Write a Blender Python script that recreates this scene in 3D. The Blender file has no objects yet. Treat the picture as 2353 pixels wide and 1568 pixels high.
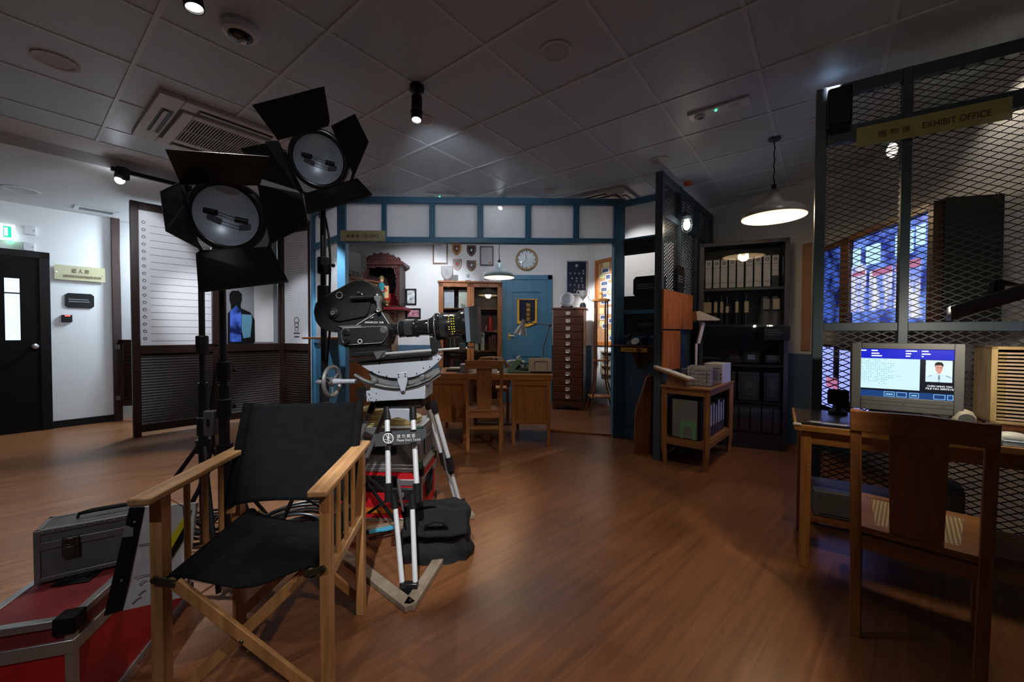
import bpy, bmesh, math, random
from mathutils import Vector, Matrix
random.seed(4)
C = bpy.context.scene
COL = C.collection
EYE = 1.22; FPX = 914.0; CX = 1176.5; CY = 784.0
# ------------------------------------------------------------ camera
cam = bpy.data.objects.new('camera', bpy.data.cameras.new('camera'))
COL.objects.link(cam); C.camera = cam
cam.data.sensor_width = 36.0; cam.data.lens = FPX / 2353 * 36.0
cam.data.clip_start = 0.02
CM = Matrix.Rotation(math.radians(90 - 1.19), 4, 'X') @ Matrix.Rotation(0.003, 4, 'Z')
cam.matrix_world = Matrix.Translation((0, 0, EYE)) @ CM
# ------------------------------------------------------------ world and exposure
w = bpy.data.worlds.new('world'); C.world = w; w.use_nodes = True
w.node_tree.nodes['Background'].inputs[0].default_value = (0.78, 0.85, 1.0, 1)
w.node_tree.nodes['Background'].inputs[1].default_value = 0.027
C.view_settings.view_transform = 'Standard'; C.view_settings.look = 'None'
C.view_settings.exposure = 0.0; C.view_settings.gamma = 1.0
C.view_settings.use_curve_mapping = False

# ------------------------------------------------------------ measuring: a photo pixel to a place in the room
def ray(px, py):
    return CM.to_3x3() @ Vector(((px - CX) / FPX, -(py - CY) / FPX, -1.0))
def atY(px, py, Y):
    d = ray(px, py); return Vector((d.x / d.y * Y, Y, EYE + d.z / d.y * Y))
def fl(px, py, z=0.0):
    d = ray(px, py); t = (z - EYE) / d.z; return Vector((d.x * t, d.y * t, z))
class Plane:                       # upright plane through two floor points, first is the left end
    def __init__(s, p0, p1):
        s.o = Vector((p0[0], p0[1], 0)); s.d = Vector((p1[0] - p0[0], p1[1] - p0[1], 0)).normalized()
        s.n = Vector((s.d.y, -s.d.x, 0)); s.rz = math.atan2(s.d.y, s.d.x)
    def hit(s, px, py):
        d = ray(px, py); e = s.o - Vector((0, 0, EYE)); t = e.dot(s.n) / d.dot(s.n)
        return Vector((0, 0, EYE)) + d * t
    def x(s, px, py=760): return (s.hit(px, py) - s.o).dot(s.d)

# ------------------------------------------------------------ lights
def spot(loc, target, power, deg, col=(1, 1, 1), blend=0.25, size=0.03):
    l = bpy.data.lights.new('spot_light', 'SPOT'); l.energy = power; l.color = col
    l.spot_size = math.radians(deg); l.spot_blend = blend; l.shadow_soft_size = size
    o = bpy.data.objects.new('spot_light', l); COL.objects.link(o); o.location = loc
    o.rotation_euler = (Vector(target) - Vector(loc)).to_track_quat('-Z', 'Y').to_euler(); return o
def area(loc, target, power, sx, sy, col=(1, 1, 1), spread=180):
    l = bpy.data.lights.new('unseen_area_light', 'AREA'); l.energy = power; l.color = col
    l.shape = 'RECTANGLE'; l.size = sx; l.size_y = sy; l.spread = math.radians(spread)
    o = bpy.data.objects.new('unseen_area_light', l); COL.objects.link(o); o.location = loc
    o.rotation_euler = (Vector(target) - Vector(loc)).to_track_quat('-Z', 'Y').to_euler(); return o
def point(loc, power, col=(1, 1, 1), size=0.03):
    l = bpy.data.lights.new('bulb_light', 'POINT'); l.energy = power; l.color = col; l.shadow_soft_size = size
    o = bpy.data.objects.new('bulb_light', l); COL.objects.link(o); o.location = loc; return o
COOL = (0.86, 0.92, 1.0); WARM = (1.0, 0.72, 0.42)
TZ = 2.85       # tiled ceiling
LZ = 2.75       # lower ceiling on the left
spot((-0.66, 2.50, 2.47), (-0.62, 1.9, 0), 34, 80, (1, 0.88, 0.74), 0.3, 0.05)
spot((1.5, 0.1, 2.80), (-0.05, 2.2, 0), 138, 45, (1, 0.86, 0.70), 0.22, 0.02)          # floor pool from the right
spot((0.95, 2.1, 2.8), (1.58, 3.6, 0.45), 34, 22, (1, 0.85, 0.65), 0.7, 0.03)  # added to brighten the front of the side table
spot((2.0, 2.5, 2.8), (2.35, 4.2, 0.8), 30, 46, (0.9, 0.93, 1), 0.6, 0.04)  # added weak fill for the evidence cabinet shelves
spot((2.76, 2.32, 2.82), (2.92, 2.5, 1.3), 14, 100, (1, 0.86, 0.68), 0.7, 0.04)  # added to brighten the grey wall behind the mesh
spot((1.85, 5.35, 2.75), (1.5, 4.45, 1.85), 90, 50, (1, 0.98, 0.95), 0.5, 0.03)        # added in the office to light the white pane from behind
spot((-1.62, 1.75, 2.60), (-0.9, 1.5, 0.4), 34, 70, (1, 0.93, 0.84), 0.2, 0.02)         # top left spotlight
spot((-0.25, 0.1, 2.78), (-0.62, 2.15, 0.62), 340, 30, (0.93, 0.97, 1), 0.5, 0.02)
spot((0.6, 0.6, 2.75), (1.42, 2.15, 0.55), 75, 18, (1, 0.78, 0.48), 0.4, 0.02)  # added narrow warm light on the computer desk leg
spot((0.9, 0.9, 2.78), (2.3, 2.4, 2.40), 4, 40, (1, 0.9, 0.6), 0.6, 0.02)  # added dim light on the long yellow sign
spot((-3.35, 3.35, 2.60), (-5.9, 5.1, 1.1), 62, 74, COOL, 0.25, 0.03)                   # left bright track spot
spot((-3.35, 3.35, 2.60), (-3.95, 5.55, 1.15), 150, 34, COOL, 0.9, 0.03)
spot((-2.9, 3.5, 2.60), (-2.9, 5.7, 1.25), 90, 34, COOL, 0.5, 0.03)
spot((-2.5, 2.7, 2.60), (-2.75, 2.45, 0.0), 270, 74, (0.80, 0.90, 1.0), 0.3, 0.02)
spot((-0.95, -0.5, 2.78), (-1.25, 1.35, 0.35), 52, 40, (0.97, 0.97, 1), 0.5, 0.02)  # added frontal fill for the left foreground, source out of view
spot((-0.5, -0.5, 2.78), (-1.25, 1.95, 1.95), 42, 34, (0.92, 0.96, 1), 0.5, 0.02)  # added out of view to brighten the stage lamp reflectors
spot((-0.7, 2.7, 2.6), (-0.5, 4.6, 2.35), 22, 75, COOL, 0.7, 0.03)  # added to brighten the front of the blue beam
area((-4.55, 5.75, 2.6), (-5.2, 6.1, 1.2), 85, 0.4, 0.4, (0.72, 0.88, 1.0))               # added unseen behind the screen to brighten the corridor wall
spot((-1.1, 5.3, 2.7), (-1.7, 7.0, 1.3), 150, 80, COOL, 0.5, 0.03)                       # office spots
spot((-0.1, 4.95, 2.68), (0.2, 7.0, 1.9), 26, 100, COOL, 0.5, 0.03)
spot((0.7, 5.3, 2.7), (1.66, 6.6, 1.6), 330, 42, (0.95, 0.97, 1.0), 0.5, 0.03)
spot((-2.0, 3.9, 2.7), (-2.3, 4.9, 0.9), 200, 50, COOL, 0.5, 0.03)
spot((0.2, 2.6, 2.8), (0.0, 4.3, 0.6), 30, 40, (1, 0.86, 0.66), 0.6, 0.05)  # added warm light on the office desk and chair
area((-0.4, 5.6, 2.83), (-0.4, 5.6, 0), 16, 3.0, 1.6, COOL)  # added fill under the office ceiling, no fixture there
# ------------------------------------------------------------ materials
MATS = {}
def mat(name, col, rough=0.5, metal=0.0, emit=None, es=1.0, noise=0.0, nscale=8.0, bump=0.0, bscale=60.0,
        wood=False, alpha=1.0, spec=0.5, trans=0.0, stretch=(1, 1, 1)):
    if name in MATS: return MATS[name]
    m = bpy.data.materials.new(name); m.use_nodes = True; nt = m.node_tree; N = nt.nodes; L = nt.links
    b = N['Principled BSDF']
    b.inputs['Base Color'].default_value = (*col, 1); b.inputs['Roughness'].default_value = rough
    b.inputs['Metallic'].default_value = metal; b.inputs['Specular IOR Level'].default_value = spec
    b.inputs['Alpha'].default_value = alpha; b.inputs['Transmission Weight'].default_value = trans
    if emit: b.inputs['Emission Color'].default_value = (*emit, 1); b.inputs['Emission Strength'].default_value = es
    if noise or bump or wood:
        tc = N.new('ShaderNodeTexCoord'); mp = N.new('ShaderNodeMapping'); L.new(tc.outputs['Object'], mp.inputs[0])
        mp.inputs['Scale'].default_value = stretch
        no = N.new('ShaderNodeTexNoise'); no.inputs['Scale'].default_value = nscale; no.inputs['Detail'].default_value = 6
        L.new(mp.outputs[0], no.inputs['Vector'])
        if noise:
            cr = N.new('ShaderNodeValToRGB'); L.new(no.outputs['Fac'], cr.inputs[0])
            cr.color_ramp.elements[0].position = 0.3; cr.color_ramp.elements[1].position = 0.7
            cr.color_ramp.elements[0].color = (*[max(0, c * (1 - noise)) for c in col], 1)
            cr.color_ramp.elements[1].color = (*[min(1, c * (1 + noise)) for c in col], 1)
            L.new(cr.outputs[0], b.inputs['Base Color'])
        if bump:
            n2 = N.new('ShaderNodeTexNoise'); n2.inputs['Scale'].default_value = bscale; L.new(mp.outputs[0], n2.inputs['Vector'])
            bp = N.new('ShaderNodeBump'); bp.inputs['Strength'].default_value = bump; bp.inputs['Distance'].default_value = 0.004
            L.new(n2.outputs['Fac'], bp.inputs['Height']); L.new(bp.outputs[0], b.inputs['Normal'])
    MATS[name] = m; return m
def woodm(name, col, rough=0.4, st=(14, 14, 1.2), var=0.28):
    return mat(name, col, rough, noise=var, nscale=3.0, stretch=st, bump=0.05, bscale=12)
oak = woodm('chair_oak', (0.40, 0.20, 0.075), 0.45)
oakx = woodm('arm_oak', (0.42, 0.23, 0.10), 0.45, (14, 1.2, 14), 0.35)
teak = woodm('teak', (0.34, 0.135, 0.032), 0.35)
teakx = woodm('teak_across', (0.34, 0.135, 0.032), 0.35, (1.2, 14, 14))
orange_wood = woodm('orange_wood', (0.42, 0.13, 0.03), 0.3)
mahog = woodm('mahogany', (0.075, 0.022, 0.010), 0.4)
brownw = woodm('brown_wood', (0.16, 0.055, 0.018), 0.35)
screenw = woodm('screen_wood', (0.026, 0.010, 0.006), 0.4)
oldwood = woodm('worn_wood', (0.24, 0.185, 0.13), 0.8, (8, 8, 8), 0.25)
shrinew = mat('carved_rosewood', (0.055, 0.016, 0.014), 0.4, noise=0.4, nscale=30, bump=0.6, bscale=50)
blue = mat('blue_paint', (0.055, 0.19, 0.32), 0.45, noise=0.12, nscale=3)
slate = mat('slate_paint', (0.055, 0.085, 0.115), 0.45, noise=0.12, nscale=3)
meshm = mat('mesh_metal', (0.045, 0.048, 0.052), 0.5, 0.3)
white = mat('white_plaster', (0.72, 0.72, 0.72), 0.9, bump=0.05, bscale=90)
dado = mat('blue_dado', (0.06, 0.13, 0.20), 0.7)
ceilp = mat('ceiling_plaster', (0.55, 0.55, 0.55), 0.8)
tile = mat('ceiling_tile', (0.45, 0.52, 0.58), 0.42, noise=0.05, nscale=40, bump=0.06, bscale=300)
tbar = mat('ceiling_bar', (0.56, 0.62, 0.67), 0.4)
black = mat('black_paint', (0.0055, 0.0055, 0.006), 0.5, spec=0.3)
blackg = mat('black_gloss', (0.012, 0.012, 0.013), 0.25)
blackm = mat('black_crackle', (0.005, 0.005, 0.0055), 0.45, spec=0.35, bump=0.4, bscale=500, noise=0.3, nscale=60)
canvas = mat('black_canvas', (0.0065, 0.007, 0.008), 0.95, bump=0.35, bscale=260, noise=0.15, nscale=20, spec=0.08)
bagm = mat('black_nylon', (0.018, 0.018, 0.020), 0.85, bump=0.5, bscale=220, spec=0.15)
grey = mat('grey_plastic', (0.20, 0.20, 0.20), 0.55)
dgrey = mat('dark_grey', (0.07, 0.07, 0.075), 0.5)
lgrey = mat('light_grey', (0.5, 0.5, 0.5), 0.5)
alu = mat('brushed_aluminium', (0.55, 0.57, 0.60), 0.38, 0.85, noise=0.1, nscale=4)
alup = mat('grey_anodised', (0.45, 0.48, 0.54), 0.45, 0.35, noise=0.06, nscale=5)
chrome = mat('chrome', (0.8, 0.8, 0.82), 0.22, 0.75)
steel = mat('dull_steel', (0.22, 0.22, 0.22), 0.4, 0.6)
tubew = mat('silver_tube', (0.75, 0.77, 0.80), 0.35, 0.25)
darktube = mat('dark_bronze', (0.10, 0.09, 0.07), 0.35, 0.8)
brass = mat('brass', (0.55, 0.40, 0.14), 0.35, 0.8)
gold = mat('gold_can', (0.62, 0.50, 0.22), 0.3, 0.8)
red = mat('red_laminate', (0.55, 0.012, 0.018), 0.45, noise=0.15, nscale=6)
redd = mat('worn_red_laminate', (0.20, 0.020, 0.022), 0.5, noise=0.35, nscale=7)
caseg = mat('grey_case_laminate', (0.11, 0.11, 0.115), 0.55, noise=0.3, nscale=12)
lens_m = mat('reflector', (0.40, 0.45, 0.52), 0.36, 0.3, noise=0.12, nscale=5)
leafin = mat('barn_door_sheet', (0.006, 0.006, 0.006), 0.38, 0.3)
paper = mat('paper', (0.75, 0.74, 0.72), 0.8)
binderw = mat('binder_label', (0.42, 0.40, 0.44), 0.7, noise=0.1, nscale=20)
cream = mat('cream_plastic', (0.38, 0.34, 0.26), 0.5)
signy = mat('sign_acrylic', (0.45, 0.42, 0.25), 0.35)
signt = mat('sign_acrylic_clear', (0.50, 0.47, 0.20), 0.25, alpha=0.85)
ink = mat('dark_ink', (0.03, 0.02, 0.015), 0.5)
inkr = mat('brown_ink', (0.10, 0.03, 0.015), 0.5)
inkw = mat('white_ink', (0.75, 0.75, 0.78), 0.6)
inkg = mat('grey_ink', (0.16, 0.17, 0.18), 0.6)
navy = mat('navy_cloth', (0.008, 0.010, 0.035), 0.85)
yel = mat('yellow_satin', (0.75, 0.42, 0.02), 0.5)
yelt = mat('yellow_tape', (0.65, 0.60, 0.02), 0.5)
green = mat('mint_enamel', (0.16, 0.30, 0.20), 0.4)
dgreen = mat('green_corner', (0.02, 0.12, 0.08), 0.5)
enam = mat('grey_enamel', (0.20, 0.26, 0.28), 0.3)
enami = mat('lit_enamel', (0.85, 0.82, 0.75), 0.5, emit=(1.0, 0.66, 0.30), es=1.3)  # emission stands in for bulb light on the shade lining
bulbm = mat('glowing_bulb', (1, 1, 1), 0.5, emit=(1.0, 0.85, 0.6), es=9)
ledw = mat('white_led', (1, 1, 1), 0.5, emit=(0.85, 0.93, 1.0), es=40)
ledw2 = mat('white_led_soft', (1, 1, 1), 0.5, emit=(1.0, 0.97, 0.92), es=8)
ledg = mat('green_led', (0, 1, 0.3), 0.5, emit=(0.05, 1.0, 0.35), es=6)
ledr = mat('red_led', (1, 0.1, 0.1), 0.5, emit=(1.0, 0.05, 0.04), es=3)
exitm = mat('exit_face', (1, 1, 1), 0.5, emit=(0.75, 1.0, 0.95), es=1.1)
exitg = mat('exit_green', (0, 0.5, 0.3), 0.5, emit=(0.0, 0.55, 0.32), es=1.0)
skyw = mat('bright_outside', (0.7, 0.85, 1), 0.5, emit=(0.62, 0.82, 1.0), es=2.0)
skyb = mat('blue_outside', (0.2, 0.4, 0.9), 0.5, emit=(0.12, 0.28, 0.9), es=0.9)
orangep = mat('orange_plastic', (0.7, 0.15, 0.02), 0.5)
pink = mat('skin_paint', (0.60, 0.25, 0.18), 0.5)
teal = mat('teal_robe', (0.02, 0.20, 0.22), 0.4)
redp = mat('red_paint', (0.45, 0.02, 0.02), 0.4)
cork = mat('cork', (0.50, 0.26, 0.12), 0.9, noise=0.2, nscale=40)
metalbox = mat('grey_metal_box', (0.12, 0.12, 0.125), 0.45, 0.5, noise=0.2, nscale=10)
wallgrey = mat('grey_plaster', (0.52, 0.52, 0.52), 0.9, bump=0.05, bscale=90)
tanp = mat('tan_panel', (0.36, 0.20, 0.12), 0.7)
whitepanel = mat('white_board', (0.78, 0.78, 0.80), 0.5)
offw = mat('off_white', (0.62, 0.63, 0.66), 0.4)
sky_tape = mat('light_blue_tape', (0.06, 0.38, 0.60), 0.5)
rope = mat('white_cord', (0.7, 0.69, 0.66), 0.7)
tagm = mat('card_tag', (0.45, 0.36, 0.27), 0.8)
leather = mat('tan_seat', (0.45, 0.22, 0.09), 0.5)

def glassm(name, col, alpha, rough=0.03):
    m = bpy.data.materials.new(name); m.use_nodes = True; nt = m.node_tree; N = nt.nodes; L = nt.links
    for n in list(N):
        if n.type != 'OUTPUT_MATERIAL': N.remove(n)
    out = [n for n in N if n.type == 'OUTPUT_MATERIAL'][0]
    t = N.new('ShaderNodeBsdfTransparent'); g = N.new('ShaderNodeBsdfGlossy'); fr = N.new('ShaderNodeFresnel')
    g.inputs['Roughness'].default_value = rough; t.inputs[0].default_value = (*col, 1); fr.inputs[0].default_value = alpha
    mx = N.new('ShaderNodeMixShader'); L.new(fr.outputs[0], mx.inputs[0]); L.new(t.outputs[0], mx.inputs[1]); L.new(g.outputs[0], mx.inputs[2])
    L.new(mx.outputs[0], out.inputs[0]); return m
clear = glassm('clear_glass', (0.92, 0.95, 0.96), 1.45)
lensg = glassm('lens_glass', (0.6, 0.65, 0.75), 1.6)
darkg = glassm('dark_glass', (0.15, 0.16, 0.18), 1.5)
def frostm(name, col, see=0.2):
    m = bpy.data.materials.new(name); m.use_nodes = True; nt = m.node_tree; N = nt.nodes; L = nt.links
    for n in list(N):
        if n.type != 'OUTPUT_MATERIAL': N.remove(n)
    out = [n for n in N if n.type == 'OUTPUT_MATERIAL'][0]
    d = N.new('ShaderNodeBsdfDiffuse'); tr = N.new('ShaderNodeBsdfTranslucent'); tp = N.new('ShaderNodeBsdfTransparent')
    no = N.new('ShaderNodeTexNoise'); no.inputs['Scale'].default_value = 120
    tc = N.new('ShaderNodeTexCoord'); L.new(tc.outputs['Object'], no.inputs['Vector'])
    cr = N.new('ShaderNodeValToRGB'); L.new(no.outputs['Fac'], cr.inputs[0])
    cr.color_ramp.elements[0].color = (*[c * 0.8 for c in col], 1); cr.color_ramp.elements[1].color = (*col, 1)
    for s in (d, tr): L.new(cr.outputs[0], s.inputs[0])
    a = N.new('ShaderNodeMixShader'); a.inputs[0].default_value = 0.7; L.new(d.outputs[0], a.inputs[1]); L.new(tr.outputs[0], a.inputs[2])
    b = N.new('ShaderNodeMixShader'); b.inputs[0].default_value = see; L.new(a.outputs[0], b.inputs[1]); L.new(tp.outputs[0], b.inputs[2])
    L.new(b.outputs[0], out.inputs[0]); return m
frost = frostm('frosted_glass', (0.88, 0.89, 0.91))
def floor_mat():
    m = bpy.data.materials.new('plank_floor'); m.use_nodes = True; nt = m.node_tree; N = nt.nodes; L = nt.links
    b = N['Principled BSDF']; tc = N.new('ShaderNodeTexCoord'); mp = N.new('ShaderNodeMapping')
    L.new(tc.outputs['Object'], mp.inputs[0]); mp.inputs['Rotation'].default_value = (0, 0, math.radians(-44))
    br = N.new('ShaderNodeTexBrick'); L.new(mp.outputs[0], br.inputs['Vector'])
    br.inputs['Scale'].default_value = 1.0; br.inputs['Brick Width'].default_value = 1.2; br.inputs['Row Height'].default_value = 0.15
    br.inputs['Mortar Size'].default_value = 0.0012; br.inputs['Mortar Smooth'].default_value = 0.3; br.inputs['Bias'].default_value = 0.0
    br.inputs['Color1'].default_value = (0.205, 0.084, 0.034, 1); br.inputs['Color2'].default_value = (0.24, 0.100, 0.041, 1)
    br.inputs['Mortar'].default_value = (0.14, 0.06, 0.03, 1)
    m2 = N.new('ShaderNodeMapping'); L.new(mp.outputs[0], m2.inputs[0]); m2.inputs['Scale'].default_value = (1.0, 16, 1)
    no = N.new('ShaderNodeTexNoise'); L.new(m2.outputs[0], no.inputs['Vector']); no.inputs['Scale'].default_value = 1.6
    no.inputs['Detail'].default_value = 8; no.inputs['Roughness'].default_value = 0.65
    cr = N.new('ShaderNodeValToRGB'); L.new(no.outputs['Fac'], cr.inputs[0])
    cr.color_ramp.elements[0].position = 0.32; cr.color_ramp.elements[0].color = (0.62, 0.60, 0.58, 1)
    cr.color_ramp.elements[1].position = 0.68; cr.color_ramp.elements[1].color = (1.15, 1.14, 1.12, 1)
    mx = N.new('ShaderNodeMix'); mx.data_type = 'RGBA'; mx.blend_type = 'MULTIPLY'; mx.inputs[0].default_value = 1
    L.new(br.outputs['Color'], mx.inputs[6]); L.new(cr.outputs[0], mx.inputs[7]); L.new(mx.outputs[2], b.inputs['Base Color'])
    n3 = N.new('ShaderNodeTexNoise'); n3.inputs['Scale'].default_value = 2.5; L.new(tc.outputs['Object'], n3.inputs['Vector'])
    mr = N.new('ShaderNodeMapRange'); L.new(n3.outputs['Fac'], mr.inputs[0]); mr.inputs[3].default_value = 0.24; mr.inputs[4].default_value = 0.38
    L.new(mr.outputs[0], b.inputs['Roughness'])
    bp = N.new('ShaderNodeBump'); bp.inputs['Strength'].default_value = 0.12; bp.inputs['Distance'].default_value = 0.002
    L.new(no.outputs['Fac'], bp.inputs['Height']); L.new(bp.outputs[0], b.inputs['Normal'])
    return m
def perforated(name):
    m = mat(name, (0.40, 0.41, 0.41), 0.4, 0.6); nt = m.node_tree; N = nt.nodes; L = nt.links; b = N['Principled BSDF']
    tc = N.new('ShaderNodeTexCoord'); vo = N.new('ShaderNodeTexVoronoi'); vo.inputs['Randomness'].default_value = 0
    vo.voronoi_dimensions = '2D'; vo.inputs['Scale'].default_value = 110; sx = N.new('ShaderNodeSeparateXYZ'); cx = N.new('ShaderNodeCombineXYZ'); ad = N.new('ShaderNodeMath'); L.new(tc.outputs['Object'], sx.inputs[0]); L.new(sx.outputs[0], ad.inputs[0]); L.new(sx.outputs[1], ad.inputs[1]); L.new(ad.outputs[0], cx.inputs[0]); L.new(sx.outputs[2], cx.inputs[1]); L.new(cx.outputs[0], vo.inputs['Vector'])
    cr = N.new('ShaderNodeValToRGB'); L.new(vo.outputs['Distance'], cr.inputs[0])
    cr.color_ramp.elements[0].position = 0.30; cr.color_ramp.elements[0].color = (0.05, 0.05, 0.05, 1)
    cr.color_ramp.elements[1].position = 0.45; cr.color_ramp.elements[1].color = (0.42, 0.43, 0.42, 1)
    L.new(cr.outputs[0], b.inputs['Base Color']); return m
perf = perforated('dimpled_metal')
def rattanm():
    m = mat('woven_rattan', (0.5, 0.33, 0.16), 0.6); nt = m.node_tree; N = nt.nodes; L = nt.links; b = N['Principled BSDF']
    tc = N.new('ShaderNodeTexCoord'); vo = N.new('ShaderNodeTexVoronoi'); vo.inputs['Randomness'].default_value = 0
    vo.voronoi_dimensions = '2D'; vo.inputs['Scale'].default_value = 80; L.new(tc.outputs['Object'], vo.inputs['Vector'])
    cr = N.new('ShaderNodeValToRGB'); L.new(vo.outputs['Distance'], cr.inputs[0])
    cr.color_ramp.elements[0].position = 0.28; cr.color_ramp.elements[0].color = (0.03, 0.018, 0.01, 1)
    cr.color_ramp.elements[1].position = 0.40; cr.color_ramp.elements[1].color = (0.50, 0.34, 0.17, 1)
    L.new(cr.outputs[0], b.inputs['Base Color']); return m
rattan = rattanm()
def videom(name, sc, c0, c1, st, strength):
    m = bpy.data.materials.new(name); m.use_nodes = True; nt = m.node_tree; N = nt.nodes; L = nt.links; b = N['Principled BSDF']
    tc = N.new('ShaderNodeTexCoord'); mp = N.new('ShaderNodeMapping'); mp.inputs['Scale'].default_value = st
    L.new(tc.outputs['Object'], mp.inputs[0]); no = N.new('ShaderNodeTexNoise'); no.inputs['Scale'].default_value = sc
    no.inputs['Detail'].default_value = 3; L.new(mp.outputs[0], no.inputs['Vector'])
    cr = N.new('ShaderNodeValToRGB'); L.new(no.outputs['Fac'], cr.inputs[0])
    cr.color_ramp.elements[0].position = 0.40; cr.color_ramp.elements[0].color = (*c0, 1)
    cr.color_ramp.elements[1].position = 0.60; cr.color_ramp.elements[1].color = (*c1, 1)
    b.inputs['Base Color'].default_value = (0, 0, 0, 1)
    L.new(cr.outputs[0], b.inputs['Emission Color']); b.inputs['Emission Strength'].default_value = strength; b.inputs['Roughness'].default_value = 0.2
    return m
vid = videom('video_picture', 5, (0.03, 0.05, 0.35), (0.20, 0.35, 1.0), (1, 1, 1.2), 1.0)
vidd = videom('video_dark', 6, (0.005, 0.008, 0.06), (0.05, 0.12, 0.55), (1, 1, 1), 1.0)
vidw = videom('video_shirts', 9, (0.25, 0.35, 1.0), (0.9, 0.92, 1.0), (1.6, 1.6, 0.5), 0.95)
def em(name, c, s=1.0): return mat(name, (0, 0, 0), 0.4, emit=c, es=s)
scr_blue = em('screen_blue', (0.0, 0.01, 0.62), 1.0); scr_white = em('screen_white', (0.66, 0.93, 1.0), 1.0)
scr_black = em('screen_black', (0.002, 0.004, 0.012), 1.0); scr_navy = em('screen_navy', (0.01, 0.05, 0.20), 1.0)
scr_text = em('screen_text', (0.9, 0.95, 1.0), 1.2); scr_skin = em('screen_skin', (0.75, 0.36, 0.28), 1.0)
scr_hair = em('screen_hair', (0.01, 0.01, 0.01), 1.0); scr_shirt = em('screen_shirt', (0.62, 0.82, 0.98), 1.1)
scr_bg = em('screen_photo_backdrop', (0.72, 0.90, 0.98), 1.1); scr_cyan = em('screen_cyan', (0.30, 0.62, 0.9), 1.0)
vid_red = em('video_red', (0.62, 0.22, 0.42), 0.8); vid_lit = em('video_window', (0.45, 0.72, 1.0), 1.3)

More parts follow.
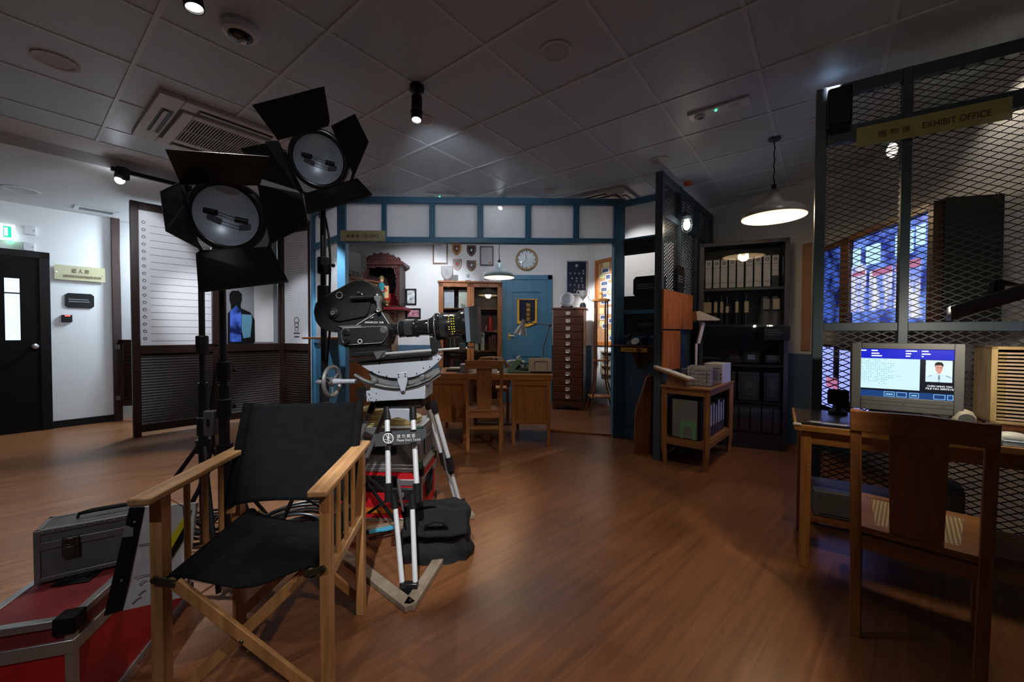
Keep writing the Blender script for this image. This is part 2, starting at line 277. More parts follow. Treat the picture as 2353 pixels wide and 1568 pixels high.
# ------------------------------------------------------------ mesh builder
def basis(d):
    d = Vector(d).normalized(); u = Vector((0, 0, 1)) if abs(d.z) < 0.95 else Vector((0, 1, 0))
    s = d.cross(u).normalized(); return d, s, s.cross(d).normalized()
class G:
    def __init__(s): s.v = []; s.f = []; s.m = []; s.T = None
    def add(s, vs, fs, mi=0):
        n = len(s.v)
        s.v += [(s.T @ Vector(p)) if s.T is not None else Vector(p) for p in vs]
        s.f += [[i + n for i in f] for f in fs]; s.m += [mi] * len(fs); return s
    def box(s, x0, x1, y0, y1, z0, z1, mi=0):
        return s.add([(x, y, z) for z in (z0, z1) for y in (y0, y1) for x in (x0, x1)],
                     [(0, 2, 3, 1), (4, 5, 7, 6), (0, 1, 5, 4), (2, 6, 7, 3), (0, 4, 6, 2), (1, 3, 7, 5)], mi)
    def bar(s, p, q, w, h=None, mi=0):
        h = h or w; p = Vector(p); q = Vector(q); d, a, b = basis(q - p)
        a = a * w / 2; b = b * h / 2
        return s.add([p - a - b, p + a - b, p + a + b, p - a + b, q - a - b, q + a - b, q + a + b, q - a + b],
                     [(0, 1, 2, 3), (4, 7, 6, 5), (0, 4, 5, 1), (1, 5, 6, 2), (2, 6, 7, 3), (3, 7, 4, 0)], mi)
    def tube(s, pts, r, n=10, mi=0):
        pts = [Vector(p) for p in pts]; k = len(pts); rs = r if isinstance(r, (list, tuple)) else [r] * k
        vs = []; ref = None
        for i, p in enumerate(pts):
            d = (pts[min(i + 1, k - 1)] - pts[max(i - 1, 0)])
            if d.length < 1e-7: d = Vector((0, 0, 1))
            d, a, b = basis(d)
            if ref is not None:
                a = (ref - d * ref.dot(d)); a = a.normalized() if a.length > 1e-6 else basis(d)[1]; b = a.cross(d)
            ref = a
            vs += [p + (a * math.cos(t) + b * math.sin(t)) * rs[i] for t in [2 * math.pi * j / n for j in range(n)]]
        fs = [(i * n + j, i * n + (j + 1) % n, (i + 1) * n + (j + 1) % n, (i + 1) * n + j) for i in range(k - 1) for j in range(n)]
        fs += [tuple(range(n)), tuple((k - 1) * n + j for j in range(n))]
        return s.add(vs, fs, mi)
    def lathe(s, prof, o=(0, 0, 0), ax=(0, 0, 1), n=28, mi=0, cap=True, seg=None):
        o = Vector(o); d, a, b = basis(ax); vs = []; k = len(prof)
        for r, t in prof:
            vs += [o + d * t + (a * math.cos(q) + b * math.sin(q)) * max(r, 1e-5) for q in [2 * math.pi * j / n for j in range(n)]]
        fs = [(i * n + j, i * n + (j + 1) % n, (i + 1) * n + (j + 1) % n, (i + 1) * n + j) for i in range(k - 1) for j in range(n)]
        if cap: fs += [tuple(range(n)), tuple((k - 1) * n + j for j in range(n))]
        return s.add(vs, fs, mi)
    def poly(s, pts, vec, mi=0):
        pts = [Vector(p) for p in pts]; vec = Vector(vec); n = len(pts)
        return s.add(pts + [p + vec for p in pts], [tuple(range(n)), tuple(range(2 * n - 1, n - 1, -1))] +
                     [(i, (i + 1) % n, n + (i + 1) % n, n + i) for i in range(n)], mi)
    def grid(s, fn, nu, nv, mi=0):
        return s.add([fn(i / nu, j / nv) for j in range(nv + 1) for i in range(nu + 1)],
                     [(j * (nu + 1) + i, j * (nu + 1) + i + 1, (j + 1) * (nu + 1) + i + 1, (j + 1) * (nu + 1) + i) for j in range(nv) for i in range(nu)], mi)
    def sph(s, c, r, sc=(1, 1, 1), n=14, mi=0):
        c = Vector(c); k = n // 2 + 1
        vs = [c + Vector((math.sin(t) * math.cos(q) * sc[0], math.sin(t) * math.sin(q) * sc[1], math.cos(t) * sc[2])) * r
              for t in [max(0.02, min(math.pi - 0.02, math.pi * i / k)) for i in range(k + 1)] for q in [2 * math.pi * j / n for j in range(n)]]
        fs = [(i * n + j, i * n + (j + 1) % n, (i + 1) * n + (j + 1) % n, (i + 1) * n + j) for i in range(k) for j in range(n)]
        return s.add(vs, fs + [tuple(range(n)), tuple(k * n + j for j in range(n))], mi)
    def ring(s, c, ax, R, r, n=32, k=8, sc=1.0, mi=0):
        c = Vector(c); d, a, b = basis(ax); vs = []
        for i in range(n):
            t = 2 * math.pi * i / n; e = a * math.cos(t) + b * math.sin(t)
            vs += [c + e * (R + r * math.cos(q)) + d * r * sc * math.sin(q) for q in [2 * math.pi * j / k for j in range(k)]]
        return s.add(vs, [(i * k + j, i * k + (j + 1) % k, ((i + 1) % n) * k + (j + 1) % k, ((i + 1) % n) * k + j) for i in range(n) for j in range(k)], mi)

def MW(o):
    m = Matrix.Identity(4)
    ch = []
    while o is not None: ch.append(o); o = o.parent
    for q in reversed(ch): m = m @ q.matrix_basis
    return m
def obj(name, g, m, parent=None, ws=False, bev=0.0, sm=35, label=None, solid=0.0):
    me = bpy.data.meshes.new(name)
    vs = [Vector(p) for p in g.v]; loc = None
    if parent is not None and ws:
        inv = MW(parent).inverted(); vs = [inv @ p for p in vs]
    if parent is None:
        loc = Vector((sum((min(p[i] for p in vs), max(p[i] for p in vs))) / 2 for i in (0, 1)) if False else
                     ((min(p.x for p in vs) + max(p.x for p in vs)) / 2, (min(p.y for p in vs) + max(p.y for p in vs)) / 2, min(p.z for p in vs)))
        vs = [p - loc for p in vs]
    me.from_pydata([tuple(p) for p in vs], [], g.f)
    for x in (m if isinstance(m, (list, tuple)) else [m]): me.materials.append(x)
    for i, p in enumerate(me.polygons): p.material_index = g.m[i]
    bm = bmesh.new(); bm.from_mesh(me); bmesh.ops.recalc_face_normals(bm, faces=bm.faces); bm.to_mesh(me); bm.free()
    if sm:
        for p in me.polygons: p.use_smooth = True
        me.set_sharp_from_angle(angle=math.radians(sm))
    o = bpy.data.objects.new(name, me); COL.objects.link(o)
    if loc is not None: o.location = loc
    if parent is not None: o.parent = parent
    if bev:
        b = o.modifiers.new('bevel', 'BEVEL'); b.width = bev; b.segments = 2; b.limit_method = 'ANGLE'; b.angle_limit = math.radians(50)
    if solid:
        b = o.modifiers.new('solid', 'SOLIDIFY'); b.thickness = solid; b.offset = 0
    if label: o['label'] = label
    return o
def tag(o, label=None, cat=None, group=None, kind=None):
    if label: o['label'] = label
    if cat: o['category'] = cat
    if group: o['group'] = group
    if kind: o['kind'] = kind
    return o
def th(name, label, cat, loc=(0, 0, 0), rz=0.0, group=None, kind=None):
    o = bpy.data.objects.new(name, None); COL.objects.link(o); o.empty_display_size = 0.05
    o.location = loc; o.rotation_euler = (0, 0, rz); return tag(o, label, cat, group, kind)
def one(name, g, m, label, cat, group=None, kind=None, **k):
    return tag(obj(name, g, m, **k), label, cat, group, kind)
def struct(name, g, m, label=None, parent=None, **k):
    o = obj(name, g, m, parent, **k)
    if parent is None: tag(o, label or name.replace('_', ' '), None, None, 'structure')
    return o
def dup(src, loc=None, rz=None, label=None, group=None):
    def cp(o, p):
        c = o.copy(); COL.objects.link(c); c.parent = p
        for ch in list(o.children): cp(ch, c)
        return c
    r = cp(src, src.parent)
    if loc is not None: r.location = loc
    if rz is not None: r.rotation_euler = (0, 0, rz)
    if label: r['label'] = label
    if group: r['group'] = group
    return r
def wt(name, label, cat, pl, x0, y0, x1, y1, group=None, kind=None, off=0.0):     # a thing flat on an upright plane; returns thing, width, height
    ym = (y0 + y1) / 2; a = pl.hit(x0, ym); b = pl.hit(x1, ym); xm = (x0 + x1) / 2
    t = pl.hit(xm, y0); u = pl.hit(xm, y1); w_ = (b - a).dot(pl.d); h = t.z - u.z
    c = (a + b) / 2 + pl.n * off
    return th(name, label, cat, (c.x, c.y, u.z), pl.rz, group, kind), w_, h
_fc = {}
def text(parent, s, x, z, w_, h, m, y=-0.004, name='lettering', M=None, ext=0.0006):
    if s not in _fc:
        c = bpy.data.curves.new('t', 'FONT'); c.body = s; c.extrude = 0.02; c.resolution_u = 3; c.space_line = 1.1
        c.align_x = 'CENTER'
        o = bpy.data.objects.new('t', c); COL.objects.link(o); dg = bpy.context.evaluated_depsgraph_get()
        me = bpy.data.meshes.new_from_object(o.evaluated_get(dg)); bpy.data.objects.remove(o)
        _fc[s] = ([tuple(v.co) for v in me.vertices], [list(p.vertices) for p in me.polygons]); bpy.data.meshes.remove(me)
    vs, fs = _fc[s]
    if not vs: return None
    xs = [v[0] for v in vs]; ys = [v[1] for v in vs]; ax, bx, ay, by = min(xs), max(xs), min(ys), max(ys)
    g = G()
    g.v = [Vector((x + ((p[0] - ax) / (bx - ax) - 0.5) * w_, y + (-1 if p[2] > 0 else 1) * ext, z + ((p[1] - ay) / (by - ay) - 0.5) * h)) for p in vs]
    if M is not None: g.v = [M @ p for p in g.v]
    g.f = fs; g.m = [0] * len(fs)
    return obj(name, g, m, parent, sm=0)
def lines(g, x0, x1, z0, z1, n, y=-0.004, fill=0.45, rnd=True, mi=0):
    for i in range(n):
        zz = z1 - (z1 - z0) * (i + 0.5) / n; t = (z1 - z0) / n * fill / 2
        e = x1 - (random.random() * 0.4 * (x1 - x0) if rnd else 0)
        g.box(x0, e, y - 0.0005, y + 0.0005, zz - t, zz + t, mi)
    return g
def meshpanel(g, x0, x1, z0, z1, dx, dz, t, y=0.0):
    m_ = dz / dx; wv = x1 - x0; h = z1 - z0
    for sgn in (1, -1):
        k = -wv * m_ - dz
        while k < h + wv * m_ + dz:
            # z = k + sgn*m*x for x in 0..w, clipped to 0..h
            f = (lambda xx: k + m_ * xx) if sgn > 0 else (lambda xx: k + wv * m_ - m_ * xx)
            xa, xb = 0.0, wv
            if sgn > 0: xa = max(xa, -k / m_); xb = min(xb, (h - k) / m_)
            else: xa = max(xa, (k + wv * m_ - h) / m_); xb = min(xb, (k + wv * m_) / m_)
            if xb - xa > 0.01:
                p = Vector((x0 + xa, y, z0 + f(xa))); q = Vector((x0 + xb, y, z0 + f(xb)))
                d = (q - p).normalized(); s_ = Vector((d.z, 0, -d.x)) * t / 2; b_ = Vector((0, t * 0.35, 0))
                g.add([p - s_ - b_, p + s_ - b_, p + b_, q - s_ - b_, q + s_ - b_, q + b_], [(0, 1, 4, 3), (1, 2, 5, 4), (2, 0, 3, 5)])
            k += dz
    return g
# ============================================================ THE ROOM
g = G(); g.add([(-9, -2.5, 0), (6, -2.5, 0), (6, 9.5, 0), (-9, 9.5, 0)], [(0, 1, 2, 3)])
struct('floor', g, floor_mat(), 'brown wood plank floor', sm=0)
AZ = math.radians(38.2); uA = Vector((math.sin(AZ), math.cos(AZ), 0)); uB = Vector((-math.cos(AZ), math.sin(AZ), 0))
def ab(a, b, z=0): return uA * a + uB * b + Vector((0, 0, z))
c0 = fl(753, 73, TZ); A0 = c0.dot(uA); B0 = c0.dot(uB); MOD = 0.60
# tiled ceiling: tiles between light bars, up to the plaster margin at b = 4.9
g = G(); bm_ = 4.90
g.add([ab(-3.5, bm_, TZ), ab(9.8, bm_, TZ), ab(9.8, -6.6, TZ), ab(-3.5, -6.6, TZ)], [(0, 1, 2, 3)])
g.T = Matrix.Rotation(math.pi / 2 - AZ, 4, 'Z')       # local x along A, local y along B
for i in range(-9, 14):
    x = A0 + i * MOD; hw = 0.022 if i == -2 else 0.011
    if -3.5 < x < 9.8: g.box(x - hw, x + hw, -6.6, bm_, TZ - 0.006, TZ + 0.01, 1)
for i in range(-19, 10):
    y = B0 + i * MOD
    if -6.6 < y < bm_: g.box(-3.5, 9.8, y - 0.011, y + 0.011, TZ - 0.004, TZ + 0.01, 1)
struct('ceiling', g, [tile, tbar], 'grey tiled ceiling with metal grid', sm=0)
g = G(); g.T = Matrix.Rotation(math.pi / 2 - AZ, 4, 'Z')
g.box(-3.5, 9.8, bm_, 5.28, TZ - 0.004, TZ + 0.1); g.box(-3.5, 9.8, 5.28, 9.8, LZ, LZ + 0.2)
struct('ceiling', g, ceilp, 'plain plaster ceiling beside the tiles', sm=0)
# left wall
PL = Plane(fl(0, 1000), fl(0, 1000) + uA); WLs = PL.x(-500); WLe = PL.x(262)
def wallbox(name, pl, x0, x1, z1, m, label, th_=0.12, z0=0.0):
    g = G(); g.T = Matrix.Translation(pl.o) @ Matrix.Rotation(pl.rz, 4, 'Z'); g.box(x0, x1, 0, th_, z0, z1)
    return struct(name, g, m, label, sm=0)
wallbox('wall_left', PL, WLs - 0.5, WLe, LZ + 0.05, white, 'white wall with the dark exit door')
g = G(); g.T = Matrix.Translation(PL.o) @ Matrix.Rotation(PL.rz, 4, 'Z'); g.box(PL.x(118), WLe, -0.012, 0, 0, 0.09)
struct('baseboard_left', g, black, 'black skirting below the white wall', sm=0)
# bright corridor wall behind the swing door
PF = Plane(fl(200, 972) + Vector((0.0, 0.25, 0)), fl(420, 968) + Vector((0.2, 0.6, 0)))
wallbox('wall_corridor', PF, -0.35, 2.6, LZ + 0.05, white, 'bright white corridor wall behind the screen')
# office back wall, left wall, right wall
BWY = 7.0
PB = Plane((-3.3, BWY), (2, BWY))
wallbox('wall_back', PB, -0.2, 4.75, TZ + 0.02, white, 'white back wall of the office')
g = G(); g.box(-3.3, 1.4, BWY - 0.004, BWY, 0, 1.0); 
struct('trim_1', g, dado, 'blue painted lower band of the back wall', sm=0)
PLW = Plane((-2.56, 5.32), (-3.0, 7.1)); wallbox('wall_office_left', PLW, 0, 1.83, TZ + 0.02, white, 'side wall of the office behind the shrine')
PR = Plane((1.42, 7.05), (2.45, 5.30)); wallbox('wall_office_right', PR, 0, 2.05, TZ + 0.02, white, 'side wall of the office behind the pinboard')
PW1 = Plane((2.45, 5.45), (3.41, 3.88)); L1 = 1.86
wallbox('wall_right', PW1, 0, L1, TZ + 0.02, wallgrey, 'grey wall behind the evidence cabinet')
g = G(); g.T = Matrix.Translation(PW1.o) @ Matrix.Rotation(PW1.rz, 4, 'Z'); g.box(0, L1, -0.004, 0, 0, 1.0)
struct('trim_2', g, dado, 'dark blue lower band of the right wall', sm=0)
PW2 = Plane((3.41, 3.88), (2.0, -0.8)); wallbox('wall_right_near', PW2, 0, 5.2, TZ + 0.02, wallgrey, 'grey wall behind the mesh office')
# ------------------------------------------------------------ exit door
t = th('door_1', 'dark wooden exit door with a narrow glass slot', None, PL.o + PL.d * PL.x(40), PL.rz, None, 'structure')
xo = PL.x(40)
def dz(px, py): return PL.hit(px, py).z
H = dz(60, 577); x0, x1 = PL.x(-200) - xo, PL.x(117) - xo
fr = 0.09
g = G(); g.box(x1 - fr, x1, -0.05, 0.0, 0, H).box(x0, x1, -0.05, 0.0, H - fr * 0.9, H).box(x0, x0 + fr, -0.05, 0, 0, H)
obj('door_frame', g, mat('door_frame_black', (0.006, 0.005, 0.005), 0.5, spec=.2), t, bev=0.004)
wx0, wx1 = PL.x(12) - xo, PL.x(47) - xo; wz0, wz1 = dz(30, 782), dz(30, 640)
g = G(); X0, X1 = x0 + fr, x1 - fr; D0, D1 = -0.04, -0.006
g.box(X0, wx0, D0, D1, 0.005, H - fr).box(wx1, X1, D0, D1, 0.005, H - fr).box(wx0, wx1, D0, D1, 0.005, wz0).box(wx0, wx1, D0, D1, wz1, H - fr)
obj('door_leaf', g, mat('door_dark', (0.005, 0.004, 0.004), 0.6, spec=.12), t)
g = G(); g.box(wx0, wx1, -0.02, -0.01, wz0, wz1)
obj('pane', g, em('pane_daylight', (0.62, 0.78, 1.0), 1.5), t, label='bright glass slot of the door')
zz = dz(30, 674); g = G(); g.box(wx0, wx1, -0.026, -0.02, zz - 0.008, zz + 0.008)
obj('window_bar', g, black, t)
g = G(); hx, hz = PL.x(80) - xo, dz(80, 796); g.lathe([(0.028, 0), (0.03, 0.01), (0.012, 0.015), (0.012, 0.04), (0.027, 0.045), (0.025, 0.075), (0.012, 0.08)], (hx, -0.04, hz), (0, -1, 0), 18)
obj('door_knob', g, chrome, t)
# ------------------------------------------------------------ things on the left wall
t, w_, h = wt('exit_sign', 'lit green and white exit sign above the dark door', 'sign', PL, -30, 515, 35, 551)
g = G(); g.box(-w_ / 2, w_ / 2, -0.06, 0, 0, h); obj('casing', g, exitm, t, bev=0.004)
g = G(); a = w_ * 0.5 - 0.02; g.box(a - 0.33 * w_, a - 0.01, -0.063, -0.06, h * .15, h * .85); obj('pictogram_panel', g, exitg, t)
g = G(); g.box(a - 0.30 * w_, a - 0.035, -0.065, -0.063, h * .24, h * .76); obj('panel_centre', g, exitm, t)
g = G(); g.sph((w_ * .32, -0.03, -0.012), 0.012); obj('status_lamp', g, ledg, t)
for (a, b, c, d, s) in ((55, 520, 83, 540, 'small white blank wall box right of the exit sign'), (53, 558, 80, 577, 'small white wall socket plate above the door corner')):
    t, w_, h = wt('wall_plate', s, 'plate', PL, a, b, c, d)
    g = G(); g.box(-w_ / 2, w_ / 2, -0.03, 0, 0, h); obj('cover', g, offw, t, bev=0.004)
    g = G(); g.lathe([(0.006, 0), (0.006, 0.003)], (w_ * .3, -0.03, h / 2), (0, -1, 0), 8); obj('screw', g, grey, t)
t, w_, h = wt('room_sign', 'yellow acrylic room sign on the white wall', 'sign', PL, 124, 613, 241, 646, off=0.0)
g = G(); g.box(-w_ / 2, w_ / 2, -0.03, -0.024, 0, h); obj('plate', g, signy, t)
for s_ in (-1, 1):
    g = G(); g.lathe([(0.007, 0), (0.007, 0.034)], (s_ * (w_ / 2 - 0.02), 0, h / 2), (0, -1, 0), 10); obj('standoff', g, chrome, t)
text(t, '認 人 房', 0, h * .66, w_ * .34, h * .30, inkr, -0.032)
text(t, 'IDENTIFICATION PARADE ROOM', 0.02, h * .27, w_ * .74, h * .18, inkr, -0.032)
def plaque(label, pl, a, b, c, d, n=2, cat='plaque', txt=None):
    t, w_, h = wt('information_plaque', label, cat, pl, a, b, c, d)
    k = min(w_, h) * .14; z = [(-w_/2 + k, 0), (w_/2 - k, 0), (w_/2, k), (w_/2, h - k), (w_/2 - k, h), (-w_/2 + k, h), (-w_/2, h - k), (-w_/2, k)]
    g = G(); g.poly([(x, -0.012, y) for x, y in z], (0, 0.010, 0)); obj('board', g, black, t)
    g = G(); lines(g, -w_ * .38, w_ * .38, h * .35, h * .65, n, -0.0135); obj('lettering', g, inkg, t, sm=0)
    return t, w_, h
plaque('black information plaque below the yellow room sign', PL, 149, 675, 216, 708)
t, w_, h = wt('card_reader', 'small black card reader with red light on the white wall', 'reader', PL, 141, 724, 166, 740)
g = G(); g.box(-w_ / 2, w_ / 2, -0.03, 0, 0, h); obj('casing', g, black, t, bev=0.004)
g = G(); g.box(-w_ * .2, w_ * .3, -0.033, -0.03, h * .78, h * .95); obj('indicator', g, ledr, t)
# wall end post and swing door
e = PL.o + PL.d * PL.x(266)
g = G(); g.T = Matrix.Translation(e) @ Matrix.Rotation(PL.rz, 4, 'Z'); g.box(-0.035, 0.05, -0.06, 0.13, 0, LZ)
struct('trim_3', g, screenw, 'dark wooden post at the end of the white wall', bev=0.004)
sc0 = fl(306, 1006)
hing = e + Vector((0.06, -0.02, 0)); PD = Plane(hing, hing + Vector((0.75, 0.2, 0)))
t = th('swing_door', 'half height dark louvre swing door between post and screen', 'door', (hing.x, hing.y, 0), PD.rz)
zt, zb = PD.hit(270, 781).z, PD.hit(270, 925).z; W = 0.62
g = G(); g.box(0, .06, -.02, .02, zb, zt).box(W * .5 - .02, W * .5 + .02, -.02, .02, zb, zt).box(W - .06, W, -.02, .02, zb - .06, zt).box(0, W, -.02, .02, zt - .06, zt).box(0, W, -.02, .02, zb - .05, zb + .03)
obj('frame', g, screenw, t, bev=0.003)
for k in (0, 1):
    g = G(); a = .06 + k * (W * .5 - .04)
    for i in range(14):
        z = zb + .04 + i * (zt - zb - .11) / 14; g.bar((a, 0, z + .012), (a + W * .5 - .08, 0, z + .012), 0.028, 0.007)
    g.box(a, a + W * .5 - .08, .004, .008, zb + .03, zt - .06); obj('louvre_panel', g, screenw, t)
for z in (zt - .1, zb + .06):
    g = G(); g.box(-.03, .02, -.028, -.018, z - .03, z + .03); obj('hinge', g, steel, t)
# ============================================================ FOLDING SCREEN
sd = Vector((math.sin(math.radians(40)), math.cos(math.radians(40)), 0))
P0 = sc0; PS = Plane(P0, P0 + sd); SL = PS.x(646); P1 = P0 + sd * SL
P2 = atY(719, 790, 5.5); P2.z = 0; PS2 = Plane(P1, P2); SL2 = (P2 - P1).length
RZ = PS.hit(330, 796).z
t = th('folding_screen', 'dark wooden folding screen with white height chart and louvred base', 'screen', (P0.x, P0.y, 0), PS.rz)
ZT = PS.hit(312, 463).z
def louvres(a, b, z0, z1, parent):
    g = G(); n = int((z1 - z0) / 0.032)
    for i in range(n):
        z = z0 + (i + .5) * (z1 - z0) / n
        g.add([(a, -.006, z - .016), (b, -.006, z - .016), (b, .012, z + .016), (a, .012, z + .016), (a, -.001, z - .018), (b, -.001, z - .018), (b, .017, z + .014), (a, .017, z + .014)],
              [(0, 1, 2, 3), (4, 7, 6, 5), (0, 4, 5, 1), (1, 5, 6, 2), (2, 6, 7, 3), (3, 7, 4, 0)])
    return obj('louvre_panel', g, screenw, parent, sm=0)
mx_ = PS.x(487)
for a in (0.0, mx_, SL - .035):
    g = G(); g.box(a, a + .07, -.035, .035, 0, ZT); obj('post', g, screenw, t, bev=0.004)
for a, b in ((.07, mx_), (mx_ + .07, SL - .035)):
    for z0, z1 in ((ZT - .09, ZT), (RZ - .09, RZ + .01), (.05, .14)):
        g = G(); g.box(a, b, -.028, .028, z0, z1); obj('rail', g, screenw, t, bev=0.003)
    louvres(a, b, .14, RZ - .09, t)
g = G(); g.box(.075, mx_ - .005, -.005, .005, RZ + .01, ZT - .09)
o = obj('height_chart_board', g, whitepanel, t, sm=0, label='white height chart with horizontal lines')
g = G()
n = 17
for i in range(n):
    z = RZ + .06 + i * (ZT - .45 - RZ) / n * 1.18; g.box(.17, mx_ - .01, -.0065, -.005, z - .002, z + .002)
obj('chart_line', g, dgrey, o, sm=0)
g = G()
for i in range(n):
    z = RZ + .06 + i * (ZT - .45 - RZ) / n * 1.18 + .03; g.ring((.115, -.008, z), (0, 1, 0), .014, .003, 12, 5)
obj('numeral_mark', g, dgrey, o)
a, b = mx_ + .075, SL - .04
g = G(); g.box(a, b, .02, .03, RZ + .01, ZT - .09)
o = obj('picture_board', g, mat('mirror_board', (0.30, 0.31, 0.33), 0.3), t, sm=0, label='grey picture board with officer silhouette')
# figure in uniform on the board, blue reflection painted as a flat patch
xa = 0; xb = 0; za = PS.hit(670, 790).z
fc = (PS.x(632) + PS.x(585)) / 2
def pxz(px, py): p = PS.hit(px, py); return (p - PS.o).dot(PS.d), p.z
pts = [(520, 790), (520, 720), (528, 712), (527, 700), (524, 690), (524, 675), (530, 668), (545, 668), (552, 675), (552, 690), (549, 700), (550, 708), (572, 718), (582, 735), (583, 785), (578, 790)]
g = G(); g.poly([(pxz(*p)[0] + .02, .012, pxz(*p)[1]) for p in pts], (0, .007, 0)); obj('silhouette', g, black, o, sm=0)
pts = [(525, 786), (525, 716), (538, 702), (551, 712), (551, 786)]
g = G(); g.poly([(pxz(*p)[0] + .02, .008, pxz(*p)[1]) for p in pts], (0, .003, 0)); obj('uniform_picture', g, vidd, o, sm=0)
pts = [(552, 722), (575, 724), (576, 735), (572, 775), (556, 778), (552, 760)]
g = G(); g.poly([(pxz(*p)[0] + .02, .008, pxz(*p)[1]) for p in pts], (0, .003, 0)); obj('blue_reflection', g, mat('pale_blue_reflection', (.15, .4, .55), .5), o, sm=0)
g = G(); x_, z_ = pxz(600, 560)[0], pxz(600, 700)[1]; g.box(pxz(584, 600)[0], pxz(628, 600)[0], .013, .019, RZ + .03, RZ + .9)
obj('printed_panel', g, paper, o, sm=0)
# second leaf
def leafT(pl): return Matrix.Translation(pl.o) @ Matrix.Rotation(pl.rz, 4, 'Z')
def lobj(name, g, m, pl, parent, **k):
    T = leafT(pl); g.v = [T @ p for p in g.v]; return obj(name, g, m, parent, ws=True, **k)
g = G(); g.box(SL2 - .05, SL2 + .02, -.035, .035, 0, ZT + .02); lobj('post', g, screenw, PS2, t, bev=0.004)
g = G(); g.box(0.02, .08, -.03, .03, 0, ZT); lobj('post', g, screenw, PS2, t, bev=0.004)
for z0, z1 in ((ZT - .09, ZT), (RZ - .09, RZ + .01), (.05, .14)):
    g = G(); g.box(.08, SL2 - .05, -.028, .028, z0, z1); lobj('rail', g, screenw, PS2, t, bev=0.003)
o = louvres(.08, SL2 - .05, .14, RZ - .09, t)
T_ = MW(t).inverted() @ leafT(PS2); o.data.transform(T_)
g = G(); g.box(.085, SL2 - .055, -.005, .005, RZ + .01, ZT - .09)
o = lobj('printed_sheet', g, whitepanel, PS2, t, sm=0, label='white sheet of small printed text')
xm = SL2 / 2 + .01; wS = SL2 - .16
g = G()
zt_ = ZT - .25
for k in range(13): g.box(.12, SL2 - .12 - random.random() * .15, -.0065, -.005, zt_ - k * .035 - .004, zt_ - k * .035 + .004)
for k in range(8): g.box(.12, .12 + .10 + random.random() * .05, -.0065, -.005, zt_ - .55 - k * .035 - .003, zt_ - .55 - k * .035 + .003)
lobj('lettering', g, lgrey, PS2, o, sm=0)
g = G(); zc = PS2.hit(686, 745).z
for k in range(3): g.ring((xm, -.006, zc + .05 - k * .06), (0, 1, 0), .045 - .006 * k, .005, 16, 5)
g.box(xm - .06, xm + .06, -.0065, -.005, zc - .14, zc - .12).box(xm - .05, xm + .05, -.0065, -.005, zc - .19, zc - .17)
lobj('emblem', g, dgrey, PS2, o, sm=0)
# ============================================================ BLUE OFFICE PARTITION
PY = 4.65; PP = Plane((-1.9, 4.60), (1.25, 4.665)); TT = PP.hit(1200, 458).z
Lb, Rb = PP.x(780), PP.x(1431)
t = th('office_partition', 'blue painted partition with frosted top panes round the office opening', 'partition', PP.o + PP.d * 0, PP.rz, None, 'thing')
def zz_(py): return PP.hit(1100, py).z
z1, z2, z3 = zz_(471), zz_(548), zz_(560)
g = G(); g.box(Lb, Rb, -.05, .05, z1, TT); obj('top_rail', g, blue, t, bev=0.003)
g = G(); g.box(Lb, Rb, -.05, .05, z3, z2); obj('lower_rail', g, blue, t, bev=0.003)
for a, b in ((880, 890), (988, 1000), (1097, 1110), (1206, 1219), (1315, 1328)):
    g = G(); g.box(PP.x(a), PP.x(b), -.045, .045, z2, z1); obj('mullion', g, blue, t, bev=0.003)
for a, b in ((780, 798), (1407, 1431)):
    g = G(); g.box(PP.x(a), PP.x(b), -.055, .055, 0, TT); obj('post', g, blue, t, bev=0.004)
for a, b in ((798, 880), (890, 988), (1000, 1097), (1110, 1206), (1219, 1315), (1328, 1407)):
    g = G(); g.box(PP.x(a), PP.x(b), -.004, .004, z2, z1); obj('pane', g, frost, t, sm=0)
# left wing going back
WG = Plane(PP.o + PP.d * (Lb + .04) + Vector((-0.62, 0.58, 0)), PP.o + PP.d * (Lb + .04)); wl = math.hypot(.62, .58)
def wz(py, px=760): return WG.hit(px, py).z
zb1, zb2 = wz(563), wz(549)
for a, b in ((0, .07),):
    g = G(); g.box(a, b, -.04, .04, 0, TT); lobj('post', g, blue, WG, t, bev=0.004)
for a, b in ((TT - .07, TT), (zb1, zb2), (1.08, 1.15), (0, .12)):
    g = G(); g.box(.07, wl - .03, -.035, .035, a, b); lobj('rail', g, blue, WG, t, bev=0.003)
for a, b in ((zb2, TT - .07), (1.15, zb1)):
    g = G(); g.box(.07, wl - .03, -.004, .004, a, b); lobj('pane', g, frost, WG, t, sm=0)
g = G(); g.box(.07, wl - .03, -.012, .012, .12, 1.08); g.box(.14, wl - .1, -.018, .018, .2, 1.0); lobj('lower_panel', g, blue, WG, t, bev=0.004)
# right leaf toward the mesh partition
RQ = Plane(PP.o + PP.d * (Rb - .02), PP.o + PP.d * (Rb - .02) + Vector((.478, -.376, 0))); rl = .60
def rzz(py, px=1468): return RQ.hit(px, py).z
r1, r2, r3, r4 = rzz(470), rzz(546), rzz(712), rzz(722)
for a, b in ((r1, TT - .02), (r2 - .09, r2), (r4, r3), (rzz(778), rzz(770)), (0, .12)):
    g = G(); g.box(0, rl, -.035, .035, min(a, b), max(a, b)); lobj('rail', g, blue, RQ, t, bev=0.003)
g = G(); g.box(0, rl, -.004, .004, r2, r1); lobj('pane', g, frost, RQ, t, sm=0)
g = G(); g.box(0.02, rl, -.004, .004, rzz(680), r2 - .09); lobj('white_pane', g, frostm('milk_glass', (.95, .95, .95), .03), RQ, t, sm=0)
g = G(); g.box(0.02, rl, -.004, .004, rzz(770), rzz(680)); lobj('dark_pane', g, mat('dark_pane', (.03, .035, .04), .3), RQ, t, sm=0)
g = G(); g.box(0.02, rl, -.012, .012, .12, rzz(778)); g.box(.08, rl - .05, -.02, .02, .2, rzz(790)); lobj('lower_panel', g, blue, RQ, t, bev=0.004)
